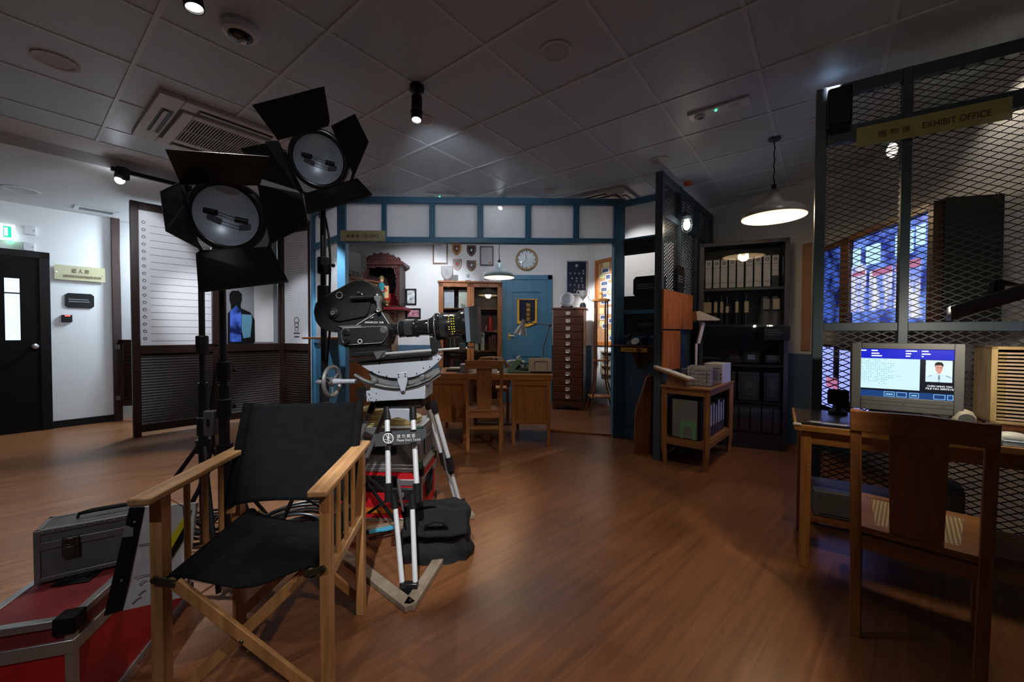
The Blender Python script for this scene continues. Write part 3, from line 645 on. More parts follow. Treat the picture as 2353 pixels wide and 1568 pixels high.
# threshold
g = G(); a, b = fl(1262, 991), fl(1416, 1003); g.bar(a + Vector((0, 0, .012)), b + Vector((0, 0, .012)), .03, .02)
struct('trim_4', g, teak, 'worn wooden threshold across the office opening')
# signs on it
t, w_, h = wt('office_sign', 'pale yellow acrylic sign on the left end of the blue beam', 'sign', PP, 787, 533, 888.5, 557, off=.055)
g = G(); g.box(-w_ / 2, w_ / 2, -.006, 0, 0, h); obj('plate', g, mat('sign_olive', (.48, .46, .28), .35), t)
g = G(); g.lathe([(.008, 0), (.008, .01)], (-w_ / 2 + .025, 0, h / 2), (0, -1, 0), 10); obj('screw', g, chrome, t)
text(t, '雜 差 房', -w_ * .22, h * .47, w_ * .27, h * .34, inkr, -.008)
text(t, 'CID OFFICE', w_ * .18, h * .47, w_ * .36, h * .32, inkr, -.008)
RQo = Plane(RQ.o + RQ.n * .04, RQ.o + RQ.n * .04 + RQ.d)
t, w_, h = wt('station_sign', 'black notice with raised grey lettering on the blue leaf', 'sign', RQo, 1436, 548, 1525, 583)
g = G(); g.box(-w_ / 2, w_ / 2, -.012, 0, 0, h); obj('board', g, black, t)
inkd = mat('charcoal_ink', (.075, .075, .078), .5)
for k, s in enumerate(('ENTRY TO THIS STATION', 'AUTHORISED PASS ONLY', 'PASSES MUST BE DISPLAYED', '任何人士進入本警署', '須佩戴出入證')):
    text(t, s, 0, h * (.88 - k * .19), w_ * .9, h * .13, inkd, -.014)
plaque('large black information plaque on the white pane by the telephone', RQo, 1456, 634, 1530, 681, 3)
plaque('small black plaque just above the wall telephone', RQo, 1458, 735, 1520, 757, 2)
# telephone shelf
x0, x1 = RQo.x(1422), RQo.x(1520); zs = RQo.hit(1465, 795).z
t = th('telephone_shelf', 'dark wooden bracket shelf under the black telephone', 'shelf', RQo.o + RQo.d * (x0 + x1) / 2 + Vector((0, 0, zs)), RQo.rz)
hw = (x1 - x0) / 2
g = G(); g.box(-hw, hw, -.22, 0, -.01, .012); obj('board', g, mahog, t, bev=.003)
g = G(); g.poly([(-.02, -.18, -.01), (-.02, 0, -.01), (-.02, 0, -.26), (-.02, -.05, -.2)], (.04, 0, 0)); g.poly([(-hw + .12, -.03, -.01), (hw - .02, -.03, -.01), (hw - .1, -.03, -.17), (0.02, -.03, -.25)], (0, .03, 0)); obj('bracket', g, mahog, t)
t2 = th('telephone', 'black rotary telephone on the bracket shelf', 'telephone', RQo.o + RQo.d * ((x0 + x1) / 2 + .02) + RQo.n * .11 + Vector((0, 0, zs + .012)), RQo.rz)
g = G(); g.add([(-.10, -.09, 0), (.10, -.09, 0), (.10, .08, 0), (-.10, .08, 0), (-.07, -.03, .07), (.07, -.03, .07), (.07, .06, .08), (-.07, .06, .08)],
               [(0, 3, 2, 1), (4, 5, 6, 7), (0, 1, 5, 4), (1, 2, 6, 5), (2, 3, 7, 6), (3, 0, 4, 7)]); obj('body', g, blackg, t2, bev=.012)
g = G(); g.tube([(-.11, .03, .09), (-.07, .03, .115), (.07, .03, .115), (.11, .03, .09)], [.026, .015, .015, .026], 12); obj('handset', g, blackg, t2)
g = G(); g.lathe([(.045, 0), (.045, .008), (.02, .010)], (0, -.06, .04), (0, -.8, .6), 22); obj('dial', g, lgrey, t2)
t3, w_, h = wt('shelf_label', 'yellow sticker along the edge of the telephone shelf', 'label', Plane(RQo.o + RQo.n * .222, RQo.o + RQo.n * .222 + RQo.d), 1427, 800, 1487, 809)
g = G(); g.box(-w_ / 2, w_ / 2, -.004, 0, 0, h); obj('strip', g, yel, t3); g = G(); g.box(w_ * .1, w_ * .3, -.006, -.003, h * .2, h * .8); lines(g, -w_ * .4, w_ * .02, h * .4, h * .6, 1, -.005, .6, False); obj('lettering', g, ink, t3, sm=0)
# small corner shelf on the left wing
t = th('corner_shelf', 'small wooden edged shelf on a blue bracket beside the light stand', 'shelf', atY(742, 778, 4.15), 0)
g = G(); g.box(-.21, .23, -.02, .28, -.008, .012); obj('board', g, teakx, t, bev=.003)
g = G(); g.poly([(.02, .02, -.008), (.14, .02, -.008), (.17, .02, -.42), (.14, .02, -.42)], (0, .03, 0)); obj('bracket', g, blue, t)
g = G(); g.tube([(-.02, 0, -.008), (-.04, 0, -.05), (-.02, 0, -.09), (.02, 0, -.1)], .008, 6); obj('hook', g, chrome, t)
# ============================================================ MESH PARTITION (middle)
MA = fl(1505, 1057); MA = Vector((1.39, 3.80, 0)); PM = Plane(MA, (2.60, 5.24)); ml = (Vector((2.60, 5.24, 0)) - MA).length
t = th('mesh_partition', 'slate blue partition of wire mesh panels beside the wooden table', 'partition', MA, PM.rz, None, 'thing')
ZM = PM.hit(1508, 388).z
xs = [0, .54, 1.16, 1.62, ml - .06]
for i, a in enumerate(xs):
    g = G(); g.box(a, a + .06, -.035, .035, 0, ZM); obj('post', g, slate, t, bev=.003)
zr = PM.hit(1512, 478).z
for z0, z1 in ((ZM - .07, ZM), (zr - .06, zr), (1.28, 1.34), (.04, .12)):
    g = G(); g.box(.06, ml - .06, -.03, .03, z0, z1); obj('rail', g, slate, t, bev=.003)
for i in range(4):
    a, b = xs[i] + .06, xs[i + 1]
    for z0, z1 in ((zr, ZM - .07), (1.34, zr - .06)):
        g = G(); meshpanel(g, a, b, z0, z1, .07, .034, .011); obj('wire_mesh', g, meshm, t, sm=0)
    g = G(); g.box(a, b, -.006, .006, .12, 1.28); obj('lower_panel', g, slate, t)
# wooden boards hung on the mesh
PMo = Plane(PM.o + PM.n * .045, PM.o + PM.n * .045 + PM.d)
for (x0, y0, x1, y1, s) in ((1520, 672, 1588, 757, 'upper orange brown slatted board hung on the mesh'), (1520, 760, 1559, 850, 'lower orange brown slatted board behind the card rack')):
    t, w_, h = wt('slatted_board', s, 'board', PMo, x0, y0, x1, y1)
    n = max(2, int(w_ / .1))
    for k in range(n):
        g = G(); g.box(-w_ / 2 + k * w_ / n, -w_ / 2 + (k + 1) * w_ / n - .003, -.02, 0, 0, h); obj('slat', g, orange_wood, t, bev=.002)
plaque('narrow black plaque fixed on the mesh above the slatted board', PMo, 1553, 612, 1570, 672, 3)
# caged lamp on the mesh
t = th('caged_lamp', 'lit caged bulkhead lamp on the mesh partition post', 'lamp', atY(1578, 517, 4.05) + Vector((0, 0, 0)), 0)
g = G(); g.sph((0, 0, 0), .034, (1, 1, 1.6)); obj('bulb', g, bulbm, t)
g = G(); g.lathe([(.05, 0), (.055, .03), (.04, .06), (.012, .07)], (0, 0, .05), (0, 0, 1), 18); g.tube([(0, 0, .1), (0, .03, .14), (.0, .12, .14)], .012, 8); obj('cap', g, slate, t)
g = G()
for k in range(6):
    q = k * math.pi / 3; g.tube([(.05 * math.cos(q), .05 * math.sin(q), .05), (.056 * math.cos(q), .056 * math.sin(q), 0), (.045 * math.cos(q), .045 * math.sin(q), -.055), (.0, 0, -.085)], .003, 6)
g.ring((0, 0, 0), (0, 0, 1), .056, .003, 18, 5); obj('cage', g, slate, t)
point(atY(1578, 517, 4.05) + Vector((-.03, -.1, -.03)), 1.0, (1, .9, .7), .03)
# ============================================================ RIGHT MESH OFFICE
PX = Plane((1.975, 2.555), (2.70, 2.10)); XR = 2.1
t = th('mesh_partition', 'tall slate blue mesh partition behind the computer desk', 'partition', PX.o, PX.rz, None, 'thing')
ZX = PX.hit(1885, 210).z; xL = PX.x(1866)
posts = [(1866, 1890), (2060, 2083)]
ps = []
for a, b in posts:
    a_, b_ = PX.x(a), PX.x(b); ps.append((a_, b_)); g = G(); g.box(a_, b_, -.03, .03, 0, ZX); obj('post', g, slate, t, bev=.003)
ps.append((PX.x(2083) + .62, PX.x(2083) + .68)); g = G(); g.box(*ps[2], -.03, .03, 0, ZX); obj('post', g, slate, t, bev=.003)
ps.append((XR - .06, XR)); g = G(); g.box(*ps[3], -.03, .03, 0, ZX); obj('post', g, slate, t, bev=.003)
zA = PX.hit(1900, 302).z; zB = PX.hit(1900, 336).z; zC = PX.hit(1960, 742).z; zD = PX.hit(1960, 761).z
for z0, z1 in ((ZX - .07, ZX), (zB, zA), (zD, zC), (.02, .1)):
    for i in range(3):
        g = G(); g.box(ps[i][1], ps[i + 1][0], -.025, .025, z0, z1); obj('rail', g, slate, t, bev=.003)
for i in range(3):
    for z0, z1 in ((zA, ZX - .07), (zC, zB), (.1, zD)):
        g = G(); meshpanel(g, ps[i][1], ps[i + 1][0], z0, z1, .072, .036, .0048 if z1 > 1.3 else .0062); obj('wire_mesh', g, meshm, t, sm=0)
PXo = Plane(PX.o + PX.n * .05, PX.o + PX.n * .05 + PX.d)
a = PXo.hit(1967, 320); xw = 2.30
x0 = PXo.x(1967, 320); zt_, zb_ = PXo.hit(1967, 297).z, PXo.hit(1967, 341).z
x1 = PXo.x(2324, 250); wS = x1 - x0; hS = zt_ - zb_
t = th('office_sign', 'long translucent yellow acrylic sign across the mesh partition', 'sign', PXo.o + PXo.d * (x0 + x1) / 2 + Vector((0, 0, zb_)), PXo.rz)
g = G(); g.box(-wS / 2, wS / 2, -.012, -.006, 0, hS); obj('plate', g, signt, t)
text(t, '證 物 房', -wS * .23, hS * .46, wS * .22, hS * .32, inkr, -.014)
text(t, 'EXHIBIT OFFICE', wS * .17, hS * .46, wS * .42, hS * .30, inkr, -.014)
t, w_, h = wt('wall_speaker', 'black rounded box hung in the top corner of the mesh partition', 'speaker', PXo, 1899, 210, 1955, 300)
g = G(); g.box(-w_ / 2, w_ / 2, -.07, -.005, 0, h); obj('cabinet', g, black, t, bev=.015)
g = G(); g.box(-w_ * .42, w_ * .42, -.075, -.07, h * .06, h * .94); obj('grille', g, dgrey if False else black, t)
# lamp behind the mesh
t = th('caged_lamp', 'caged bulkhead lamp glowing behind the long yellow sign', 'lamp', atY(2050, 345, 2.75), 0)
g = G(); g.sph((0, 0, 0), .03, (1, 1, 1.7)); obj('bulb', g, mat('dim_bulb', (1, 1, 1), .5, emit=(1, .9, .7), es=1.6), t)
g = G(); g.lathe([(.045, 0), (.05, .03), (.03, .06)], (0, 0, .055), (0, 0, 1), 16); obj('cap', g, slate, t)
g = G()
for k in range(4): g.ring((0, 0, .04 - .03 * k), (0, 0, 1), .045 - .004 * k, .003, 16, 5)
obj('cage', g, slate, t)
# big display cabinet with video screen
PT = Plane((2.966, 3.80), (2.61, 2.45))
t = th('video_display', 'large blue lit video screen in a wooden frame behind the mesh', 'display', PT.o, PT.rz)
zt_ = PT.hit(2150, 464).z; zb_ = PT.hit(2150, 748).z; xL, xR = PT.x(1884), PT.x(2153)
g = G(); f = .05
g.box(xL, xR, -.03, 0.02, zb_, zb_ + .02); g.box(xL, xR, -.03, 0.02, zt_ - f, zt_); g.box(xL, xL + .03, -.03, .02, zb_, zt_); g.box(xR - .05, xR, -.03, .02, zb_, zt_); m0, m1 = PT.x(1936), PT.x(1956); g.box(m0, m1, -.03, .02, zb_, zt_)
obj('frame', g, mat('dark_frame', (.06, .024, .010), .4), t, bev=.004)
g = G(); g.box(xL, xR + .01, .02, .30, zb_ - .02, zt_ + .01); obj('cabinet', g, mat('cabinet_black', (.008, .008, .009), .7), t)
ga, gb = PT.x(1958), PT.x(2131); z0, z1 = zb_ + .02, PT.hit(2131, 492).z
g = G(); g.box(ga, gb, -.002, .005, z0, z1); o = obj('main_picture', g, vid, t, sm=0, label='moving picture in blue light')
def scr(px, py): p = PT.hit(px, py); return (p - PT.o).dot(PT.d), p.z
g = G()
for (a, b, c, d) in ((1962, 575, 1978, 610), (1992, 568, 2024, 602), (2060, 540, 2100, 580), (2108, 520, 2128, 560)):
    (xa, za), (xb, zb2) = scr(a, b), scr(c, d); g = G(); g.box(xa, xb, -.006, -.003, min(za, zb2), max(za, zb2)); obj('bright_window', g, vid_lit, o, sm=0)
g = G()
for (a, b, c, d) in ((1958, 612, 1990, 715), (2000, 622, 2050, 710), (2058, 612, 2115, 705), (2085, 706, 2120, 730)):
    (xa, za), (xb, zb2) = scr(a, b), scr(c, d); zl, zh = min(za, zb2), max(za, zb2)
    g.poly([(xa, -.006, zl), (xb, -.006, zl), (xb, -.006, zh * .96 + zl * .04), ((xa + xb) / 2 + .03, -.006, zh), ((xa + xb) / 2 - .03, -.006, zh), (xa, -.006, zh * .96 + zl * .04)], (0, .003, 0))
obj('pale_garment', g, vidw, o, sm=0)
g = G()
for (a, b, c, d) in ((1962, 628, 1990, 631), (2008, 621, 2052, 626), (2062, 606, 2118, 611)):
    (xa, za), (xb, zb2) = scr(a, b), scr(c, d); g.box(xa, xb, -.009, -.006, min(za, zb2), max(za, zb2))
obj('red_band', g, vid_red, o, sm=0)
ga, gb = PT.x(1888), PT.x(1936); g = G(); g.box(ga, gb, -.002, .005, z0, PT.hit(1935, 566).z); o = obj('side_picture', g, vidd, t, sm=0, label='dimmer blue side picture')
t = th('video_display', 'smaller blue lit screen low behind the mesh left of the monitor', 'display', PT.o, PT.rz)
xL, xR = PT.x(1884), PT.x(2010); zt_ = PT.hit(1940, 800).z; zb_ = PT.hit(1940, 945).z
g = G(); g.box(xL, xR, -.02, .05, zb_ - .03, zt_ + .02); obj('casing', g, black, t, bev=.004)
g = G(); g.box(xL + .02, PT.x(1922), -.026, -.02, zb_, zt_); g.box(PT.x(1938), PT.x(1962), -.026, -.02, zb_ + .1, zt_ - .02); g.box(PT.x(1968), xR - .02, -.026, -.02, zb_, zt_); obj('picture', g, em('violet_glow', (.28, .34, 1.0), 1.4), t, sm=0)
g = G(); g.box(PT.x(1910), PT.x(1935), -.032, -.026, PT.hit(1930, 895).z, PT.hit(1930, 870).z); obj('red_stripe', g, vid_red, t, sm=0)
# ============================================================ DIRECTOR'S CHAIR
dc = th('director_chair', 'folding wooden chair with black canvas seat and back in the foreground', 'chair', (-.870, 1.463, 0), math.radians(7.1))
AW, DY = .245, .215
for s in (-1, 1):
    g = G(); g.box(s * AW - .031, s * AW + .031, -DY - .085, DY + .06, .715, .738); obj('armrest', g, oakx, dc, bev=.006)
    for yy in (-DY, DY):
        g = G(); g.box(s * AW - .017, s * AW + .017, yy - .022, yy + .022, 0, .715)
        obj('leg', g, oak, dc, bev=.003)
    for k in (-1, 0, 1):
        g = G(); g.tube([(s * AW, k * .095, .43), (s * AW, k * .095, .716)], .0095, 10); obj('spindle', g, oak, dc)
    g = G(); g.box(s * AW - .013, s * AW + .013, -DY + .022, DY - .022, .405, .437); obj('side_rail', g, oakx, dc, bev=.002)
    # seat rail with rounded end under the cloth hem
    g = G(); g.tube([(s * .203, -DY - .022, .453), (s * .203, DY + .024, .453)], .013, 12); obj('seat_rail', g, oakx, dc)
    # back post leaning backward
    g = G(); g.bar((s * .228, .125, .50), (s * .228, .275, .90), .026, .02); obj('back_post', g, oak, dc, bev=.003)
    for yy in (-DY - .005, DY + .005):
        g = G(); o_ = -.018 if (s > 0) == (yy < 0) else .018
        g.bar((-s * .19, yy + o_, .45), (s * .235, yy + o_, .045), .016, .036); obj('cross_slat', g, oak, dc, bev=.003)
    g = G(); g.bar((s * .19, -DY - .03, .452), (s * .248, -DY - .03, .468), .004, .022); g.lathe([(.007, 0), (.007, .006)], (s * .246, -DY - .03, .468), (0, -1, 0), 10); g.lathe([(.007, 0), (.007, .006)], (s * .192, -DY - .03, .452), (0, -1, 0), 10)
    obj('link_plate', g, darktube, dc)
    g = G(); g.lathe([(.006, 0), (.004, .003)], (s * AW + s * .017, -DY * .0 + DY, .56), (s, 0, 0), 10); obj('bolt', g, darktube, dc)
g = G(); g.lathe([(.007, 0), (.004, .003)], (.0, -DY - .032, .255), (0, -1, 0), 10); obj('bolt', g, darktube, dc)
def seatf(u, v):
    x = (u - .5) * 2; y = -DY - .015 + v * (2 * DY + .03); e = 1 - x * x
    z = .474 - .062 * e ** 1.2 + .006 * math.sin(9 * u + 5 * v) * e + .010 * e * math.sin(3 * v + 1) + .012 * math.exp(-((u - .62) ** 2 + (v - .45) ** 2) * 30) * e
    return Vector((x * .212, y, z))
g = G(); g.grid(seatf, 36, 30); obj('canvas_seat', g, canvas, dc, sm=80, solid=.003)
for s in (-1, 1): g = G(); g.tube([(s * .203, -DY - .018, .453), (s * .203, DY + .02, .453)], .021, 12); obj('canvas_hem', g, canvas, dc)
def backf(u, v):
    x = (u - .5) * 2; yb = .125 + v * .155; b = 1 - abs(x) ** 3
    return Vector((x * .238, yb + .035 * b * (1 - .25 * v) - .018, .535 + v * .378 - (.008 * b if v > .9 else 0) + .004 * math.sin(6 * u) * (1 - v)))
g = G(); g.grid(backf, 30, 24); obj('canvas_back', g, canvas, dc, sm=80, solid=.004)
for s in (-1, 1): g = G(); g.tube([(s * .229, .112, .535), (s * .229, .27, .912)], .019, 12); obj('canvas_sleeve', g, canvas, dc)
# ============================================================ RED ROAD CASE, GREY CASE, SLATE BOARD
rd = Vector((-math.sin(math.radians(17)), math.cos(math.radians(17)), 0)); rr = Vector((rd.y, -rd.x, 0))
cA = Vector((-1.285, 1.15, 0)); RH = .38
rz_ = math.atan2(rr.y, rr.x)
def roadcase(name, label, cat, loc, rz, W, D, H, body, top, lid=.09, side='perf', corner=black, cm=None):
    t = th(name, label, cat, loc, rz); e = .022
    g = G(); g.box(-W / 2 + .004, W / 2 - .004, .004, D - .004, .004, H - lid); obj('body', g, body, t)
    g = G(); g.box(-W / 2 + .004, W / 2 - .004, .004, D - .004, H - lid + .004, H - .003); obj('lid', g, top, t)
    for x in (-W / 2, W / 2):
        for y in (0, D):
            sx = e if x < 0 else -e; sy = e if y == 0 else -e
            g = G(); g.box(min(x, x + sx), max(x, x + sx), min(y, y + sy), max(y, y + sy), 0, H); obj('corner_extrusion', g, alu, t, bev=.002)
    for z0, z1, nm in ((0, e, 'bottom_extrusion'), (H - e, H, 'top_extrusion'), (H - lid - e * .9, H - lid + e * .9, 'closing_extrusion')):
        g = G()
        for y in (0, D): g.box(-W / 2, W / 2, y - .002 if y == 0 else y - e, y + e if y == 0 else y + .002, z0, z1)
        for x in (-W / 2, W / 2): g.box(x - .002 if x < 0 else x - e, x + e if x < 0 else x + .002, 0, D, z0, z1)
        obj(nm, g, alu, t, bev=.002)
    for x in (-W / 2, W / 2):
        for y in (0, D):
            for z in (0, H):
                g = G(); s = .046; sx = -1 if x > 0 else 1; sy = -1 if y > 0 else 1; sz = -1 if z > 0 else 1
                X = sorted((x - sx * .006, x + sx * s)); Y = sorted((y - sy * .006, y + sy * s)); Z = sorted((z - sz * .004 if z else 0, z + sz * s))
                g.box(*X, *Y, *(sorted((Z[0], Z[0] + .006)) if not z else (Z[1] - .006, Z[1])))
                g.box(*X, *sorted((y - sy * .006, y)), *Z); g.box(*sorted((x - sx * .006, x)), *Y, *Z)
                for q in (.02, .042): g.sph((x + sx * q, y - sy * .006, z + sz * .03), .004, n=8)
                obj('corner_guard', g, corner, t, bev=.003)
    return t
RW, RD = .26, .72
loc = cA - rr * (RW / 2)
rc = roadcase('road_case', 'worn red flight case with metal edges in the bottom left corner', 'case', (loc.x, loc.y, 0), rz_, RW, RD, RH, red, redd, .085)
g = G(); g.box(-.05, .05, .20, .30, RH - .001, RH + .003); g.box(-.035, .035, .215, .285, RH + .003, RH + .006); obj('handle_dish', g, black, rc, bev=.002)
# grey small case on top
gl = fl(79, 1349, RH); ge = atY(79, 1349, gl.y)
gd = Vector((math.sin(math.radians(56)), math.cos(math.radians(56)), 0)); grz = math.atan2(gd.y, gd.x)
GW, GD, GH = .31, .13, .175
gc = th('small_flight_case', 'small grey metal edged case standing on the red flight case', 'case', gl + gd * GW / 2 + Vector((0.0, 0, .006)), grz)
GL = .055
g = G(); g.box(-GW / 2 + .003, GW / 2 - .003, .003, GD - .003, .003, GH - GL); obj('body', g, caseg, gc)
g = G(); g.box(-GW / 2 + .003, GW / 2 - .003, .003, GD - .003, GH - GL + .003, GH - .003); obj('lid', g, caseg, gc)
for nm, z0, z1 in (('bottom_edge', 0, .016), ('top_edge', GH - .016, GH), ('closing_edge', GH - GL - .013, GH - GL + .013)):
    g = G()
    for y in (0, GD - .014): g.box(-GW / 2, GW / 2, y, y + .014, z0, z1)
    for x in (-GW / 2, GW / 2 - .014): g.box(x, x + .014, 0, GD, z0, z1)
    obj(nm, g, steel, gc, bev=.002)
for x in (-GW / 2 - .001, GW / 2 - .015):
    for y in (-.001, GD - .015):
        g = G(); g.box(x, x + .016, y, y + .016, 0, GH); obj('corner_edge', g, steel, gc, bev=.002)
for x in (-.07, .12):
    g = G(); g.box(x - .02, x + .02, -.012, 0, GH - GL - .045, GH - GL + .018); g.box(x - .014, x + .014, -.018, -.01, GH - GL - .035, GH - GL - .01); g.ring((x, -.015, GH - GL + .005), (0, 1, 0), .010, .003, 12, 5); obj('latch', g, darktube, gc, bev=.002)
g = G(); g.tube([(-.07, GD * .5, GH), (-.065, GD * .5, GH + .014), (-.03, GD * .5, GH + .018), (.05, GD * .5, GH + .018), (.085, GD * .5, GH + .014), (.09, GD * .5, GH)], [.004, .006, .008, .008, .006, .004], 8); obj('handle', g, black, gc)
g = G()
for i in range(12): g.sph((-GW / 2 + .02 + i * .0245, -.001, .008), .003, n=6); g.sph((-GW / 2 + .02 + i * .0245, -.001, GH - .008), .003, n=6)
obj('rivet_row', g, steel, gc)
# slate board leaning between case and chair
bl, br = atY(243, 1413, 1.24), atY(425, 1372, 1.36); tr, tl = atY(457, 1156, 1.43), atY(300, 1168, 1.30)
u = (br - bl); v = (tl - bl); nrm = u.cross(v).normalized(); nrm = nrm if nrm.y < 0 else -nrm
def bp(a, b, off=0): return bl + u * a * (1 - b) + v * b + (tr - tl) * a * b + nrm * off
sb = th('slate_board', 'scuffed white board with black edges and yellow stripe leaning beside the chair', 'board', (bl + br) / 2, 0)
g = G(); g.poly([bp(.0, 0), bp(1, 0), bp(1, 1), bp(0, 1)], -nrm * .012); obj('board', g, mat('scuffed_white', (.62, .63, .66), .5, noise=.15, nscale=14), sb, ws=True)
g = G(); g.poly([bp(-.02, -.01, .002), bp(.20, .0, .002), bp(.20, 1.0, .002), bp(-.02, 1.01, .002)], -nrm * .022); obj('edge_strip', g, black, sb, ws=True, bev=.002)
g = G(); g.poly([bp(-.02, .72, .004), bp(.12, .72, .004), bp(.10, .80, .004), bp(-.02, .84, .004)], -nrm * .003); obj('tape_patch', g, grey, sb, ws=True)
g = G(); g.poly([bp(.60, .60, .003), bp(.80, .86, .003), bp(.84, .78, .003), bp(.66, .48, .003)], -nrm * .003); obj('yellow_tape', g, yelt, sb, ws=True)
g = G(); g.poly([bp(.78, .90, .0025), bp(.90, .93, .0025), bp(.84, .60, .0025), bp(.62, .30, .0025), bp(.66, .46, .0025), bp(.84, .78, .0025)], -nrm * .003); obj('black_tape', g, black, sb, ws=True)
g = G()
for a, b, c, d in ((.22, .62, .50, .60), (.26, .30, .48, .30), (.34, .22, .42, .26), (.36, .12, .44, .16), (.30, .05, .40, .10)):
    g.tube([bp(a, b, .002), bp((a + c) / 2, (b + d) / 2 + .012, .002), bp(c, d, .002)], .0012, 4)
obj('pen_mark', g, ink, sb, ws=True)
g = G(); g.tube([bp(.05, 1.0, .004), bp(.16, 1.05, .004), bp(.3, 1.0, .004)], .001, 4); g.tube([bp(.18, 1.06, .004), bp(.50, 1.08, .004), bp(.75, .98, .004), bp(.8, .85, .004)], .001, 4); obj('hanging_wire', g, black, sb, ws=True)
g = G(); g.tube([bp(.1, 1.04, .006), bp(.42, 1.03, .006)], .0018, 5); obj('yellow_clip', g, yelt, sb, ws=True)
for q in (.30, .86):
    g = G(); g.sph(bp(.10, q, .004), .004, n=8); obj('screw', g, grey, sb, ws=True)
# ============================================================ LIGHT STANDS AND LAMP HEADS
def stand(label, px, Y, ztop, r0, rot, leg_z=.62, R_=.42, joints=()):
    b = fl(px, 1200); p = atY(px, 900, Y); t = th('light_stand', label, 'stand', (p.x, Y, 0), rot)
    g = G(); g.tube([(0, 0, .10), (0, 0, .95)], r0 * 1.25, 14); obj('lower_tube', g, blackg, t)
    g = G(); g.tube([(0, 0, .9), (0, 0, ztop)], r0 * .8, 14); obj('upper_tube', g, blackg, t)
    for z in joints:
        g = G(); g.tube([(0, 0, z - .05), (0, 0, z - .045), (0, 0, z + .045), (0, 0, z + .05)], [r0 * 1.3, r0 * 1.6, r0 * 1.6, r0 * 1.3], 14)
        g.tube([(0, 0, z), (.055, -.02, z)], .006, 8); g.sph((.06, -.02, z), .012, n=8); obj('clamp_collar', g, black, t)
    for k in range(3):
        q = k * 2 * math.pi / 3; c, s = math.cos(q), math.sin(q)
        g = G(); g.tube([(c * .02, s * .02, leg_z), (c * R_, s * R_, .02)], .011, 10); obj('leg', g, black, t)
        g = G(); g.tube([(c * .015, s * .015, .15), (c * R_ * .5, s * R_ * .5, leg_z * .5 + .01)], .007, 8); obj('leg_brace', g, black, t)
    g = G(); g.tube([(0, 0, leg_z - .04), (0, 0, leg_z + .03)], r0 * 1.9, 14); obj('leg_collar', g, black, t)
    return t
stand('black light stand carrying the lower open face lamp', 514, 2.02, 1.50, .020, 1.75, R_=.30, joints=(1.02, .83, .60))
st2 = stand('bare black light stand just left of the lamp stand', 466, 2.10, 1.62, .018, 1.3, joints=(1.15, .72))
stand('black light stand carrying the higher lamp, by the blue doorway', 745, 2.40, 1.98, .022, .2, joints=(1.62, 1.45, .75))
bx = atY(485, 970, 2.03)
t = th('power_box', 'dark grey inline switch box hanging between the two stands', 'switch box', bx - Vector((0, 0, .07)), 0)
g = G(); g.box(-.028, .028, -.02, .02, 0, .13); obj('housing', g, dgrey, t, bev=.008)
g = G(); g.box(-.008, .008, -.023, -.019, .05, .09); obj('rocker', g, black, t, bev=.002)
g = G(); g.tube([(.008, 0, .005), (.012, 0, -.04), (-.01, .0, -.11), (-.06, .02, -.22), (-.12, .04, -.34), (-.16, .02, -.50), (-.10, .05, -.53)], .008, 8); g.tube([(0, 0, .125), (-.0, 0, .17), (.02, 0, .3), (.05, 0, .4)], .005, 6); obj('cable', g, black, t)
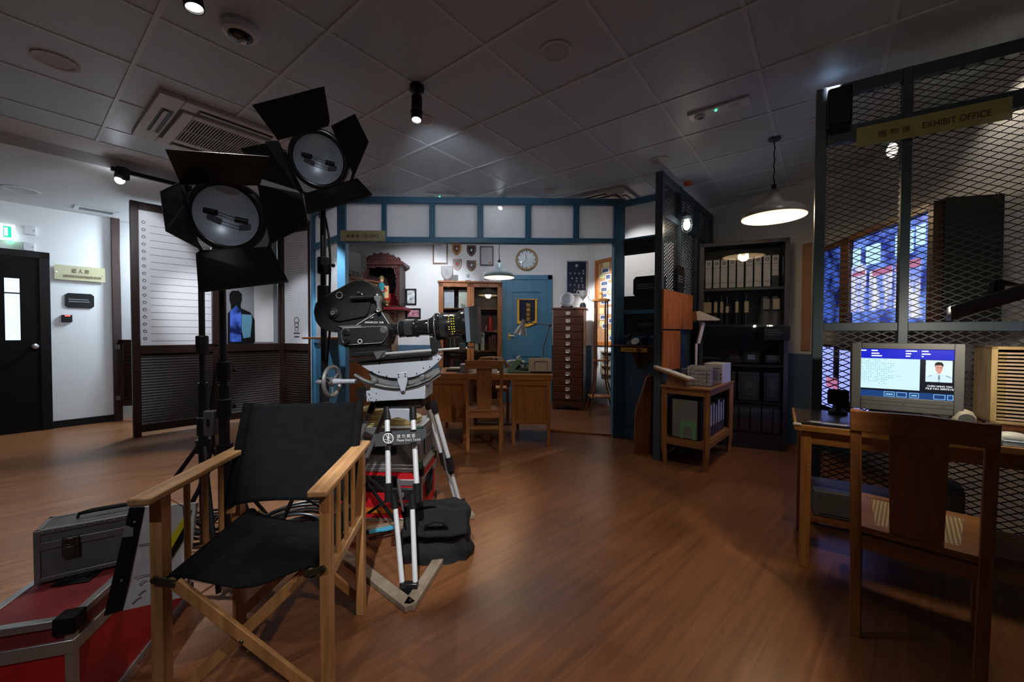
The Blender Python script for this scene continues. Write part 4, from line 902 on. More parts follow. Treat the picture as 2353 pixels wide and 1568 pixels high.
def lamp(label, cx, cy, Y, Ro, face, leaves, stand_px, arms=True, tilt=0.0):
    c = atY(cx, cy, Y); t = th('stage_lamp', label, 'lamp', c, 0)
    nf = Vector(face).normalized()          # the way the lamp looks
    def L(r, d): return (r, d)
    g = G(); g.lathe([(Ro * .93, 0), (Ro, .004), (Ro, .045), (Ro * .9, .05), (Ro * .82, .10), (Ro * .6, .155), (Ro * .5, .19), (.001, .20)], (0, 0, 0), -nf, 40, cap=False)
    obj('housing', g, black, t)
    g = G(); g.ring(-nf * .0, nf, Ro * .91, Ro * .10, 44, 10, .7); obj('front_ring', g, blackg, t)
    g = G(); g.lathe([(Ro * .815, 0), (Ro * .80, .004), (Ro * .60, .035), (Ro * .3, .055), (.001, .062)], nf * .012, -nf, 40, cap=False); obj('reflector', g, lens_m, t, sm=80, label='silver reflector bowl')
    d, a, b = basis(nf)
    if a.x < 0: a = -a
    up = b if b.z > 0 else -b
    for s in (-1, 1):
        g = G(); g.tube([a * s * Ro * .52 - up * Ro * .12 * (s) - nf * .005 + nf * .012, a * s * Ro * .22 - up * Ro * .07 * s + nf * .016], [Ro * .085] * 2, 12); obj('lamp_socket', g, black, t)
    g = G(); g.tube([-a * Ro * .25 + up * Ro * .08 + nf * .018, a * Ro * .25 - up * Ro * .08 + nf * .018], Ro * .05, 12); obj('glass_tube', g, clear, t)
    g = G(); g.tube([-a * Ro * 1.05 - nf * .03, -a * Ro * 1.12 - nf * .03 - up * .05, -a * Ro * .8 - nf * .05 - up * Ro * 1.15, a * 0 - nf * .06 - up * Ro * 1.35, a * Ro * .8 - nf * .05 - up * Ro * 1.15, a * Ro * 1.12 - nf * .03 - up * .05, a * Ro * 1.05 - nf * .03], .009, 8); obj('yoke', g, black, t)
    g = G(); sp = atY(stand_px, 600, c.y + .12) - c; g.tube([-nf * .06 - up * Ro * 1.35, (sp.x, .09, -Ro * 1.5), (sp.x, .09, -Ro * 1.9)], .016, 10); obj('spigot', g, black, t)
    for i, (pts, ys) in enumerate(leaves):
        P = [atY(x, y, yy) for (x, y), yy in zip(pts, ys)]
        n_ = (P[1] - P[0]).cross(P[2] - P[0]).normalized(); g = G(); g.poly(P, n_ * .0025); obj('barn_door', g, leafin, t, ws=True, sm=0)
    for k in range(4):
        q = k * math.pi / 2 + .1; e = (a * math.cos(q) + up * math.sin(q)); f_ = (-a * math.sin(q) + up * math.cos(q))
        g = G(); g.bar(e * Ro * 1.06 - f_ * Ro * .25, e * Ro * 1.06 + f_ * Ro * .25, .012, .016); obj('hinge', g, black, t)
    return t
yr, yo = 1.87, 1.74
l1 = [([(416, 424), (597, 426), (618.7, 359), (380, 342.5)], [yr, yr, yo, yo - .0]),
      ([(418, 415), (430, 465), (459, 573), (380, 531.6), (366.6, 440)], [yr + .02, yr, yr, yo, yo + .02]),
      ([(592, 424), (622, 561.5), (709, 518), (695, 445.4)], [yr, yr, yo + .02, yo + .02]),
      ([(459.5, 575), (622, 566.5), (663.5, 648), (456, 672.6), (449.5, 583)], [yr, yr, yo, yo, yr - .02])]
lamp('lower black open face lamp with four barn doors', 522, 497, 1.93, .170, (.28, -1, -.28), l1, 514)
yr, yo = 2.27, 2.14
l2 = [([(638.6, 322.6), (755, 289.5), (758, 276), (745, 198), (579, 241), (632, 312.7)], [yr, yr, yr - .02, yo, yo, yr - .02]),
      ([(761, 289.5), (814, 405.6), (847.6, 326), (816, 262)], [yr, yr, yo + .02, yo]),
      ([(637, 324), (698, 442), (602, 412), (552, 341)], [yr + .01, yr + .01, yr + .14, yr + .14]),
      ([(608, 326), (640, 323), (699, 443), (683, 438)], [yr - .03, yr, yr, yr - .03]),
      ([(698, 445), (821, 409), (856, 447), (841, 455.5), (705, 492)], [yr, yr, yo, yo, yo + .04])]
lamp('higher black open face lamp with barn doors near the ceiling', 733, 367, 2.34, .165, (.22, -1, -.42), l2, 745)
g = G(); a = atY(757, 560, 2.38)
g.tube([atY(748, 500, 2.36), atY(756, 545, 2.36), atY(759, 600, 2.36), atY(757, 680, 2.36), atY(758, 760, 2.37), atY(750, 850, 2.38), atY(752, 930, 2.40)], .007, 8)
one('hanging_cable', g, black, 'black cable hanging down beside the tall lamp stand', 'cable')
# ============================================================ FILM CAMERA
CY_ = 2.10
def pp(pts, Y, s=1.0, o=(0, 0)): return [atY(o[0] + x / s, o[1] + y / s, Y) for x, y in pts]
def rnd(pts, r=.3, k=4):                 # round the corners of an outline
    out = []; n = len(pts)
    for i in range(n):
        a, b, c = Vector(pts[i - 1]), Vector(pts[i]), Vector(pts[(i + 1) % n])
        p = b.lerp(a, min(.5, r / max(1e-6, (a - b).length))); q = b.lerp(c, min(.5, r / max(1e-6, (c - b).length)))
        for j in range(k + 1):
            t = j / k; out.append(tuple((p * (1 - t) ** 2 + b * 2 * t * (1 - t) + q * t * t)))
    return out
cam_c = atY(905, 800, CY_ + .04)
mc = th('film_camera', 'black 35 mm film camera with angled magazine and long zoom lens', 'camera', (cam_c.x, cam_c.y, atY(905, 828, CY_).z), 0)
O1 = (720, 630); S1 = 7.84
mag = [(60, 480), (330, 320), (600, 180), (700, 120), (820, 95), (950, 120), (1050, 180), (1130, 280), (1180, 400), (1170, 560), (1100, 720), (780, 930), (450, 1060), (300, 1040), (200, 1020), (60, 910), (10, 760), (5, 620)]
def px(pts): return [(O1[0] + x / S1, O1[1] + y / S1) for x, y in pts]
g = G(); g.poly(pp(rnd(px(mag), 12), CY_ - .005), (0, .10, 0)); o = obj('film_magazine', g, blackm, mc, ws=True, bev=.006)
inner = [(270, 640), (790, 330), (930, 390), (1040, 520), (960, 760), (440, 860), (300, 800), (250, 720)]
g = G(); g.poly(pp(rnd(px(inner), 9), CY_ - .016), (0, .012, 0)); obj('side_plate', g, blackm, o, ws=True, bev=.002)
def knob(cx, cy, r, d, par, m, Y=CY_ - .016, nm='knob', ax=(0, -1, 0)):
    g = G(); g.lathe([(r, 0), (r, d * .7), (r * .8, d), (r * .45, d), (r * .4, d * .7)], atY(cx, cy, Y), ax, 22); return obj(nm, g, m, par, ws=True)
knob(720 + 370 / S1, 630 + 705 / S1, .026, .010, o, black); knob(720 + 370 / S1, 630 + 705 / S1, .014, .018, o, steel); knob(720 + 840 / S1, 630 + 400 / S1, .022, .010, o, blackg)
g = G(); g.ring(atY(720 + 468 / S1, 630 + 383 / S1, CY_ - .006), (0, 1, 0), .016, .0022, 24, 5); obj('count_dial', g, lgrey, o, ws=True)
# handle
g = G(); g.tube([atY(*px([(670, 440)])[0], CY_ - .03), atY(*px([(1090, 418)])[0], CY_ - .03)], .011, 12); obj('carrying_handle', g, blackg, mc, ws=True)
g = G(); g.poly(pp(px([(1090, 400), (1200, 395), (1210, 440), (1190, 520), (1205, 660), (1180, 690), (1140, 680), (1145, 600), (1130, 500), (1090, 450)]), CY_ - .045), (0, .03, 0)); obj('handle_bracket', g, steel, mc, ws=True, bev=.002)
g = G(); g.sph(atY(*px([(1148, 378)])[0], CY_ - .03), .007, n=8); g.ring(atY(*px([(1170, 650)])[0], CY_ - .05), (0, 1, 0), .008, .003, 14, 5); obj('thumb_screw', g, chrome, mc, ws=True)
# body
wedge = [(720, 930), (1120, 705), (1225, 690), (1365, 905), (1365, 950), (720, 950)]
g = G(); g.poly(pp(px(wedge), CY_ - .02), (0, .11, 0)); o = obj('upper_housing', g, blackm, mc, ws=True, bev=.004)
body = [(440, 930), (1340, 925), (1370, 960), (1350, 1150), (1290, 1290), (600, 1330), (470, 1280), (435, 1230)]
g = G(); g.poly(pp(rnd(px(body), 6), CY_ - .035), (0, .14, 0)); ob = obj('camera_body', g, blackm, mc, ws=True, bev=.006)
dr = [(540, 975), (1290, 940), (1335, 975), (1330, 1100), (1250, 1240), (580, 1280), (520, 1210), (495, 1050)]
g = G(); R2 = rnd(px(dr), 7); P = pp(R2, CY_ - .046); g.poly(P, (0, .012, 0)); od = obj('side_door', g, blackm, ob, ws=True, bev=.003)
g = G(); g.tube(P + [P[0]], .0016, 5); obj('door_edge', g, steel, od, ws=True)
g = G(); g.poly(pp(px([(450, 935), (855, 918), (860, 955), (530, 985), (500, 965)]), CY_ - .045), (0, .02, 0)); obj('cover_strip', g, steel, ob, ws=True)
g = G(); g.bar(atY(*px([(780, 915)])[0], CY_ - .024), atY(*px([(1110, 712)])[0], CY_ - .024), .003, .003); g.bar(atY(*px([(1232, 690)])[0], CY_ - .024), atY(*px([(1362, 900)])[0], CY_ - .024), .003, .003); obj('worn_edge', g, lgrey, o, ws=True)
knob(*px([(610, 1205)])[0], .015, .014, od, black, CY_ - .046); knob(*px([(600, 1050)])[0], .018, .006, od, black, CY_ - .046); knob(*px([(1260, 1005)])[0], .018, .003, od, dgrey, CY_ - .046)
g = G(); g.ring(atY(*px([(838, 1215)])[0], CY_ - .048), (0, 1, 0), .0105, .0022, 22, 5); obj('ring_mark', g, lgrey, od, ws=True)
knob(*px([(1040, 775)])[0], .012, .006, o, dgrey, CY_ - .02); g = G(); g.sph(atY(*px([(1070, 785)])[0], CY_ - .03), .004, n=8); obj('screw', g, chrome, o, ws=True)
c_ = atY(*px([(1095, 872)])[0], CY_ - .022)
text(o, 'ARRIFLEX 35B', 0, 0, .098, .0095, inkw, 0, M=MW(o).inverted() @ Matrix.Translation(c_))
# mount block
g = G(); g.poly(pp([(800, 797), (884, 788), (884, 812), (806, 822)], CY_ - .03), (0, .12, 0)); g.poly(pp([(803, 812), (882, 805), (882, 814), (805, 822)], CY_ - .05), (0, .15, 0)); obj('base_block', g, black, mc, ws=True, bev=.004)
# lens
pa, pb = atY(892, 759, CY_ + .025), atY(1072, 746.5, CY_ + .025); ax = (pb - pa).normalized(); LL = (pb - pa).length; k = LL / 180.3
def lx(p): return (p - 892) * k
prof = [(14.5, 893), (14.5, 902), (13, 902), (13, 917), (17, 918), (18.5, 921), (18.5, 929), (17.5, 930), (17.5, 952), (19.5, 953), (20.5, 955), (20.5, 961), (17, 962), (17.5, 974), (19, 988), (24, 996), (28, 1000), (31, 1006), (31, 1012), (29, 1013), (30, 1026), (29.5, 1036), (29, 1052), (33, 1060), (34, 1068), (34, 1072), (30, 1072)]
g = G(); g.lathe([(r * k, lx(x)) for r, x in prof], pa, ax, 40); ol = obj('zoom_lens', g, mat('lens_barrel', (.008, .008, .009), .16, spec=.8), mc, ws=True)
for nm, x0, x1, r, m in (('focus_grip', 1014, 1026, 30.5, black), ('zoom_grip', 933, 950, 18.6, black)):
    g = G(); d, a, b = basis(ax)
    for j in range(44):
        q = j * 2 * math.pi / 44; e = (a * math.cos(q) + b * math.sin(q)) * r * k; g.bar(pa + ax * lx(x0) + e, pa + ax * lx(x1) + e, .0026, .0026)
    obj(nm, g, mat('rubber_grip', (.03, .032, .036), .55), ol, ws=True)
for nm, x, r, m, w__ in (('chrome_ring', 988, 20.5, steel, .0022), ('front_band', 1003, 30.5, steel, .003), ('rear_band', 919, 18.5, dgrey, .002)):
    g = G(); g.ring(pa + ax * lx(x), ax, r * k, w__, 40, 6); obj(nm, g, m, ol, ws=True)
g = G(); d, a, b = basis(ax); random.seed(2)
vv = Vector((0, -1, 0)); vv = (vv - ax * vv.dot(ax)).normalized(); uu = Vector((0, 0, 1)); uu = (uu - ax * uu.dot(ax)).normalized()
for xx, r in ((1035, 29.9), (1041, 29.7), (1046, 29.4)):
    for q in (-40, -28, -16, -6, 6, 18, 30, 42):
        if random.random() < .8:
            q = math.radians(q); e = (vv * math.cos(q) + uu * math.sin(q)); p = pa + ax * lx(xx) + e * r * k; g.bar(p, p + ax * .006, .0015, .004)
obj('yellow_scale', g, mat('yellow_ink', (.7, .6, .03), .5), ol, ws=True)
# matte box
g = G()
mp_ = pp([(1065, 707), (1093, 702), (1097, 789), (1071, 788)], CY_ - .07)
mp2 = pp([(1065, 709), (1093, 704), (1097, 787), (1071, 786)], CY_ + .12)
g.add(mp_ + mp2, [(0, 1, 5, 4), (1, 2, 6, 5), (2, 3, 7, 6), (3, 0, 4, 7), (0, 3, 2, 1), (4, 5, 6, 7)]); om = obj('matte_box', g, black, mc, ws=True, bev=.003)
g = G(); g.poly(pp([(1066, 708), (1077, 706), (1081, 786), (1072, 787)], CY_ - .074), (0, .005, 0)); obj('side_strip', g, mat('blue_grey_plastic', (.07, .10, .13), .5), om, ws=True)
g = G(); g.poly(pp([(1091, 700), (1097, 700), (1100, 792), (1095, 792)], CY_ - .085), (0, .22, 0)); obj('front_flange', g, black, om, ws=True, bev=.001)
g = G(); g.tube(pp([(1062, 698), (1062, 709)], CY_ + .02), .003, 6); g.tube(pp([(1066, 700), (1066, 709)], CY_ + .05), .003, 6); obj('top_pin', g, steel, om, ws=True)
# rods and support
for dy in (-.03, .07):
    g = G(); g.tube(pp([(812, 819), (1000, 805)], CY_ + dy), .0085, 12); g.tube(pp([(1000, 805), (1076, 799.5)], CY_ + dy), .0065, 12); g.tube(pp([(1076, 799.5), (1091, 798.5)], CY_ + dy), [.0065, .003], 10); obj('support_rod', g, chrome, mc, ws=True)
g = G(); g.poly(pp([(987, 776), (1001, 774), (1004, 792), (1007, 808), (993, 812), (988, 795)], CY_ - .04), (0, .12, 0)); obj('lens_support', g, black, mc, ws=True, bev=.003)
g = G(); g.poly(pp([(1054, 789), (1070, 788), (1071, 800), (1056, 804)], CY_ - .04), (0, .12, 0)); obj('matte_box_support', g, black, mc, ws=True, bev=.003)
g = G(); g.poly(pp([(858, 810), (884, 806), (884, 820), (866, 826)], CY_ - .055), (0, .03, 0)); g.tube(pp([(873, 820), (882, 808)], CY_ - .065), .003, 6); obj('lock_lever', g, dgrey, mc, ws=True)
g = G(); g.poly(pp([(801, 827), (990, 810), (992, 818), (801, 833)], CY_ - .05), (0, .16, 0)); obj('sliding_plate', g, black, mc, ws=True, bev=.002)
# ============================================================ GEARED HEAD
O2 = (680, 600); S2 = 3.92
def q2(pts): return [(O2[0] + x / S2, O2[1] + y / S2) for x, y in pts]
hc = atY(905, 920, 2.16)
gh = th('geared_head', 'grey metal geared head with curved cradle and hand wheel', 'camera head', (hc.x, hc.y, hc.z), 0)
cr = [(545, 915), (700, 900), (1275, 845), (1315, 868), (1290, 905), (1225, 960), (1150, 1010), (1060, 1045), (960, 1062), (850, 1055), (740, 1030), (650, 985), (580, 940)]
g = G(); g.poly(pp(q2(cr), CY_ - .02), (0, .018, 0)); g.poly(pp(q2(cr), CY_ + .13), (0, .018, 0)); g.poly(pp(q2([(545, 915), (700, 900), (1275, 845), (1280, 858), (700, 915), (550, 928)]), CY_ - .02), (0, .168, 0)); oc = obj('cradle', g, alup, gh, ws=True, bev=.002)
g = G()
for x, y in ((586, 945), (685, 998), (748, 1002), (818, 1038), (1088, 1014), (1148, 966), (1205, 955), (1285, 888), (753, 912), (753, 928), (1133, 882), (1133, 896)): g.sph(atY(O2[0] + x / S2, O2[1] + y / S2, CY_ - .021), .0035, (1, .5, 1), 8)
obj('screw', g, black, oc, ws=True)
def arc(cx, top, bot, n=18): return None
up_ = [(520, 1018), (600, 1062), (700, 1105), (800, 1128), (900, 1138), (1000, 1132), (1100, 1105), (1200, 1060), (1295, 985)]
lo_ = [(1300, 1040), (1200, 1102), (1100, 1142), (1000, 1165), (900, 1170), (800, 1160), (700, 1138), (600, 1100), (525, 1050)]
g = G(); 
for dy in (-.045, .10):
    g.poly(pp(q2(up_ + lo_), CY_ + dy), (0, .03, 0))
ot = obj('curved_track', g, steel, gh, ws=True, bev=.002)
g = G(); g.tube(pp(q2([(525, 1036), (600, 1080), (700, 1120), (800, 1143), (900, 1153), (1000, 1147), (1100, 1122), (1200, 1080), (1297, 1012)]), CY_ - .048), .003, 6); obj('track_groove', g, black, ot, ws=True)
g = G(); g.poly(pp(q2([(650, 1000), (850, 1070), (1060, 1055), (1200, 985), (1290, 960), (1290, 1000), (1100, 1100), (900, 1130), (700, 1090)]), CY_ + .0), (0, .08, 0)); obj('gear_segment', g, mat('pale_metal', (.16, .16, .165), .5, .3), gh, ws=True)
for x, y in ((730, 1075), (1158, 1042)):
    g = G(); g.lathe([(.014, 0), (.014, .06), (.011, .065)], atY(O2[0] + x / S2, O2[1] + y / S2, CY_ + .01), (0, -1, 0), 20); obj('roller', g, steel, gh, ws=True)
g = G(); g.poly(pp(q2([(908, 1012), (998, 1000), (1003, 1082), (980, 1175), (962, 1185), (945, 1175), (915, 1085)]), CY_ - .058), (0, .012, 0)); ob2 = obj('tongue_plate', g, alup, gh, ws=True, bev=.002)
g = G()
for x, y in ((923, 1022), (985, 1015), (925, 1045), (985, 1038), (965, 1172)): g.sph(atY(O2[0] + x / S2, O2[1] + y / S2, CY_ - .060), .004, (1, .5, 1), 8)
obj('bolt_head', g, darktube, ob2, ws=True)
base_ = [(630, 1172), (668, 1170), (668, 1140), (760, 1150), (1165, 1122), (1165, 1242), (635, 1270)]
g = G(); g.poly(pp(q2(base_), CY_ - .04), (0, .20, 0)); obb = obj('base_box', g, alup, gh, ws=True, bev=.003)
g = G()
for x, y in ((655, 1197), (663, 1205), (725, 1195), (676, 1237), (655, 1252), (725, 1250)): g.sph(atY(O2[0] + x / S2, O2[1] + y / S2, CY_ - .041), .0035, (1, .5, 1), 8)
obj('screw', g, dgrey, obb, ws=True)
hw = atY(763, 877, CY_ + .03); hx = Vector((1, -.12, .02)).normalized()
g = G(); g.ring(hw, hx, .078, .011, 36, 10)
for k_ in range(3):
    q = k_ * 2.094 + .5; d, a, b = basis(hx); g.tube([hw, hw + (a * math.cos(q) + b * math.sin(q)) * .078 - hx * .01 * 0], .006, 8)
g.lathe([(.022, -.012), (.024, 0), (.022, .014)], hw, hx, 18); obj('hand_wheel', g, steel, gh, ws=True)
g = G(); g.tube([hw, hw + hx * .05], [.018, .014], 14); g.tube([hw + hx * .04, hw + hx * .135], .013, 14); obj('wheel_shaft', g, alup, gh, ws=True)
g = G(); g.tube([hw + Vector((-.03, -.0, 0)), hw + Vector((-.0, -.0, 0))], .005, 8); g.tube([hw + Vector((-.082, -.01, 0)), hw + Vector((-.07, -.01, 0)), hw + Vector((-.05, -.01, 0)), hw + Vector((-.03, -.005, 0))], [.004, .010, .009, .005], 10); obj('crank_knob', g, chrome, gh, ws=True)
g = G(); g.lathe([(.03, 0), (.03, .05)], atY(838, 900, CY_ + .02), (0, -1, 0), 18); g.lathe([(.02, 0), (.02, .03)], atY(836, 912, CY_ - .03), (0, -1, 0), 14); obj('gear_knob', g, black, gh, ws=True)
# ============================================================ TRIPOD
tc = atY(905, 930, 2.2)
tp = th('camera_tripod', 'tripod with pale metal tubes carrying the film camera', 'tripod', (tc.x, tc.y, 0), 0)
g = G(); a = atY(862, 927, 2.12); b = atY(972, 927, 2.12); zt2 = atY(905, 925, 2.12).z
g.box(a.x, b.x, 2.10, 2.33, zt2 - .03, zt2 + .02); obj('top_plate', g, blackg, tp, ws=True, bev=.01)
g = G(); g.poly([Vector((a.x + (b.x - a.x) * q, 2.09, zt2 - z)) for q, z in ((.22, .03), (.22, .10), (.32, .085), (.5, .075), (.66, .085), (.76, .10), (.76, .03))], (0, .02, 0)); obj('cross_bridge', g, alup, tp, ws=True, bev=.002)
def leg(top, mid, foot, dtop, dmid, dfoot, m=tubew):
    lp = []
    g = G()
    for s in (-1, 1):
        g.tube([top + dtop * s, mid + dmid * s], .0135, 14)
    obj('upper_leg', g, m, tp, ws=True)
    g = G()
    for s in (-1, 1): g.tube([mid + dmid * s * .62, foot + dfoot * s], .0125, 14)
    obj('lower_leg', g, m, tp, ws=True)
    dd = (mid - top).normalized(); d2 = (foot - mid).normalized()
    g = G()
    for s in (-1, 1): g.tube([top + dtop * s - dd * .02, top + dtop * s + dd * .045], .019, 14)
    obj('top_collar', g, blackg, tp, ws=True)
    g = G()
    for s in (-1, 1): g.tube([mid + dmid * s - dd * .05, mid + dmid * s + dd * .04], .020, 14); g.tube([mid + dmid * s * .62 + d2 * .0, mid + dmid * s * .62 + d2 * .07], .018, 14)
    g.bar(mid - dmid, mid + dmid, .03, .05); o = obj('clamp', g, blackg, tp, ws=True)
    g = G(); f = Vector((0, -.03, 0)); g.lathe([(.012, 0), (.012, .02)], mid + f * .3, (0, -1, 0), 14); g.tube([mid + f * 1.4 + Vector((-.012, 0, .09)), mid + f * 1.4 + Vector((-.004, 0, .03)), mid + f * 1.4, mid + f * 1.4 + Vector((.012, 0, -.07))], [.007, .009, .007, .004], 8); obj('clamp_lever', g, steel, o, ws=True)
    g = G(); g.bar(foot - dfoot * 1.4, foot + dfoot * 1.4, .03, .055); g.tube([foot + d2 * .02, foot + d2 * .055, foot + d2 * .075], [.022, .016, .004], 12); obj('foot_block', g, blackg, tp, ws=True, bev=.005)
ft = fl(940, 1372, .04); ft.y = 1.83; ft = atY(940, 1352, 1.83)
leg(atY(919, 945, 2.10), atY(926, 1135, 1.98), ft, Vector((.068, 0, 0)), Vector((.072, 0, 0)), Vector((.030, 0, 0)))
rb = fl(1062, 1190, .05)
top = Vector((b.x + .01, 2.26, zt2 - .03)); leg(top, top.lerp(rb, .48), rb, Vector((.03, -.055, 0)), Vector((.03, -.05, 0)), Vector((.015, -.02, 0)))
lb = fl(748, 1236, .05)
top = Vector((a.x - .01, 2.26, zt2 - .03)); leg(top, top.lerp(lb, .48), lb, Vector((-.03, -.055, 0)), Vector((-.03, -.05, 0)), Vector((-.015, -.02, 0)), steel)
g = G(); m_ = Vector((tc.x - .02, 2.22, .30))
g.tube([fl(848, 1098, .36).lerp(m_, .0), atY(925, 1165, 2.06)], .008, 8); g.tube([atY(846, 1180, 2.1), atY(890, 1150, 2.1)], .008, 8); obj('spreader_brace', g, blackg, tp, ws=True)
# sign plate on the tripod
S3 = 4.479; O3 = (820, 900)
sg = [(O3[0] + x / S3, O3[1] + y / S3) for x, y in ((185, 462), (240, 420), (712, 384), (720, 462), (642, 530), (187, 570))]
sc_ = atY(902, 1007, 2.0)
t = th('notice_plate', 'dark grey do not touch plate fixed across the tripod legs', 'sign', (sc_.x, sc_.y, atY(902, 1025, 2.0).z), 0)
g = G(); g.poly(pp(sg, 2.0), (0, .004, 0)); op = obj('plate', g, mat('notice_grey', (.07, .075, .08), .45), t, ws=True)
R_ = Matrix.Rotation(math.radians(-3.5) * -1, 4, 'Y')
ci = atY(892, 1008, 1.998)
g = G(); g.ring(ci, (0, 1, 0), .025, .0026, 30, 6, .5)
for q in range(9):
    if q != 4: a_ = math.radians(200 + q * 35); g.bar(ci + Vector((0, 0, -.004)), ci + Vector((math.cos(a_) * .022, 0, math.sin(a_) * .022)), .006, .0015)
obj('symbol', g, inkw, op, ws=True, sm=0)
M_ = MW(t).inverted() @ Matrix.Translation(atY(933, 1002.5, 1.997)) @ Matrix.Rotation(math.radians(-3), 4, 'Y')
text(t, '請 勿 觸 摸', 0, 0, .092, .019, inkw, 0, M=M_)
M_ = MW(t).inverted() @ Matrix.Translation(atY(939, 1011, 1.997)) @ Matrix.Rotation(math.radians(-3), 4, 'Y')
text(t, "Please Don't Touch", 0, 0, .118, .0135, inkw, 0, M=M_)
for x, y in ((894, 993), (950, 990), (896, 1022), (951, 1018)):
    g = G(); p = atY(x, y, 1.998); g.bar(p - Vector((.015, 0, -.0)), p + Vector((.015, 0, .001)), .004, .004); obj('cable_tie', g, black, t, ws=True)
# wooden floor spreader: three bars
nf = fl(941, 1402, .0); nr = fl(1072, 1192); nl = fl(735, 1240)
sp = th('wooden_spreader', 'old wooden triangle spreader on the floor under the tripod', 'spreader', (nf.x, nf.y + .3, 0), 0)
for p, q in ((nf, nr), (nf, nl), (nl, nr)):
    d = (q - p).normalized(); g = G(); z = .016 if (p, q) != (nl, nr) else .017; g.bar(p + Vector((0, 0, z)) - d * .01, q + Vector((0, 0, z)) + d * .05, .055, .030); obj('bar', g, oldwood, sp, ws=True, bev=.004)
g = G(); p, q = fl(848, 1224, .038), fl(905, 1212, .038); g.bar(p, q, .05, .004); obj('blue_tape', g, sky_tape, sp, ws=True)
g = G(); g.lathe([(.006, 0), (.006, .008)], nf + Vector((.0, .01, .03)), (0, 0, 1), 10); obj('bolt', g, darktube, sp, ws=True)
# ============================================================ CASES BEHIND THE TRIPOD
rrz = math.radians(-2)
cx_ = -.575
t = roadcase('road_case', 'bright red flight case with metal edges behind the tripod', 'case', (cx_ - .28, 2.54, 0), rrz, .56, .40, .345, red, red, .09)
g = G(); g.box(.20, .21, .12, .13, .1, .1); 
g = G(); g.box(.283, .290, .10, .26, .12, .28); g.tube([(.295, .12, .14), (.305, .12, .2), (.295, .24, .26)], .008, 8); obj('side_handle', g, black, t, bev=.003)
g = G(); g.box(-.10, .13, -.004, 0, .055, .09); obj('maker_label', g, mat('orange_label', (.6, .12, .01), .5), t)
text(t, '攝影器材', .02, .072, .18, .026, mat('label_gold', (.75, .35, .02), .5), -.006)
g = G(); g.box(-.16, .12, -.010, .0, .20, .30); obj('black_latch_panel', g, black, t, bev=.003)
t = roadcase('road_case', 'silver case of dimpled metal with green corners under the film cans', 'case', (cx_ - .285, 2.545, .346), rrz, .55, .38, .262, perf, mat('silver_lid', (.50, .52, .53), .4, .6, noise=.15, nscale=8), .045, corner=dgreen)
g = G(); g.box(-.12, .12, -.006, 0, .09, .14); obj('name_strip', g, black, t); g = G(); g.box(.277, .285, .1, .26, .06, .18); obj('side_latch', g, steel, t, bev=.003)
ztop = .346 + .262
def can(label, x, y, z, r, h, m, grp='film cans on the silver case'):
    t = th('film_can', label, 'film can', (x, y, z), 0, grp)
    g = G(); g.lathe([(r, 0), (r, h * .62), (r * .985, h * .62)], (0, 0, 0), (0, 0, 1), 36); obj('base', g, m, t)
    g = G(); g.lathe([(r * 1.015, h * .55), (r * 1.02, h * .6), (r * 1.015, h), (r * .95, h + .004), (r * .55, h + .004), (r * .5, h), (r * .1, h)], (0, 0, 0), (0, 0, 1), 36); obj('lid', g, m, t); return t
c = atY(852, 955, 2.66); 
for k, (s, rr_) in enumerate((('gold film can at the bottom of the left stack', .115), ('gold film can in the middle of the left stack', .112), ('gold film can on top of the left stack', .11))): can(s, c.x, 2.68, ztop + .001 + k * .034, rr_, .030, gold)
c = atY(923, 970, 2.70); can('wide gold film can lying behind the tripod plate', c.x - .0, 2.74, ztop + .001, .125, .032, gold); can('smaller pale gold film can on the wide one', c.x - .01, 2.76, ztop + .038, .085, .03, gold)
# ============================================================ BLACK BAG
random.seed(7)
def bagshape(u, v, W=.37, D=.16, H=.30, tw=.86):
    a = u * 2 * math.pi; c, s = math.cos(a), math.sin(a); e = .45
    w_ = W / 2 * (tw + (1 - tw) * (1 - v) ** .5); d_ = D / 2 * (1 - .7 * v ** 2)
    x = w_ * math.copysign(abs(c) ** e, c); y = d_ * math.copysign(abs(s) ** e, s)
    n = .008 * math.sin(7 * u * 6.28 + 5 * v) + .007 * math.sin(3 * 6.28 * u + 11 * v) + .006 * math.sin(17 * v + 2 * math.sin(6.28 * u))
    return Vector((x + n * c * 1.2, y + n * s * 1.2, H * v + .006 * math.sin(9 * x * 10)))
bg = th('equipment_bag', 'black fabric bag slumped on the floor against the tripod', 'bag', fl(996, 1300) + Vector((0, .09, 0)), math.radians(6))
g = G(); g.grid(lambda u, v: bagshape(u, v), 56, 26); n0 = len(g.v); g.f.append([j for j in range(56)]); g.m.append(0); g.f.append([26 * 57 + j for j in range(56)]); g.m.append(0); obj('body', g, bagm, bg, sm=60)
def flap(u, v):
    x = (u - .5) * .32; w = v
    z = .285 - .0 + .012 * math.sin(4 * u) if w < .3 else .285 - (w - .3) / .7 * .13 + .006 * math.sin(8 * u)
    y = .02 - w / .3 * .06 if w < .3 else -.045 - (w - .3) * .075 - .006 * math.sin(14 * u + 3)
    return Vector((x * (1.0 + .06 * w), y, z))
g = G(); g.grid(flap, 24, 14); obj('flap', g, bagm, bg, sm=80, solid=.006)
g = G(); g.tube([(-.05, -.095, .20), (-.04, -.12, .235), (0, -.13, .255), (.04, -.12, .245), (.06, -.10, .21)], .009, 8); obj('carry_handle', g, bagm, bg)
g = G(); g.tube([(-.13, -.05, .27), (-.08, -.07, .31), (-.02, -.05, .305), (.01, -.03, .28)], .010, 8); obj('shoulder_strap', g, bagm, bg)
g = G(); g.ring((.155, -.04, .20), (1, 0, .2), .012, .003, 14, 5); obj('ring', g, steel, bg)
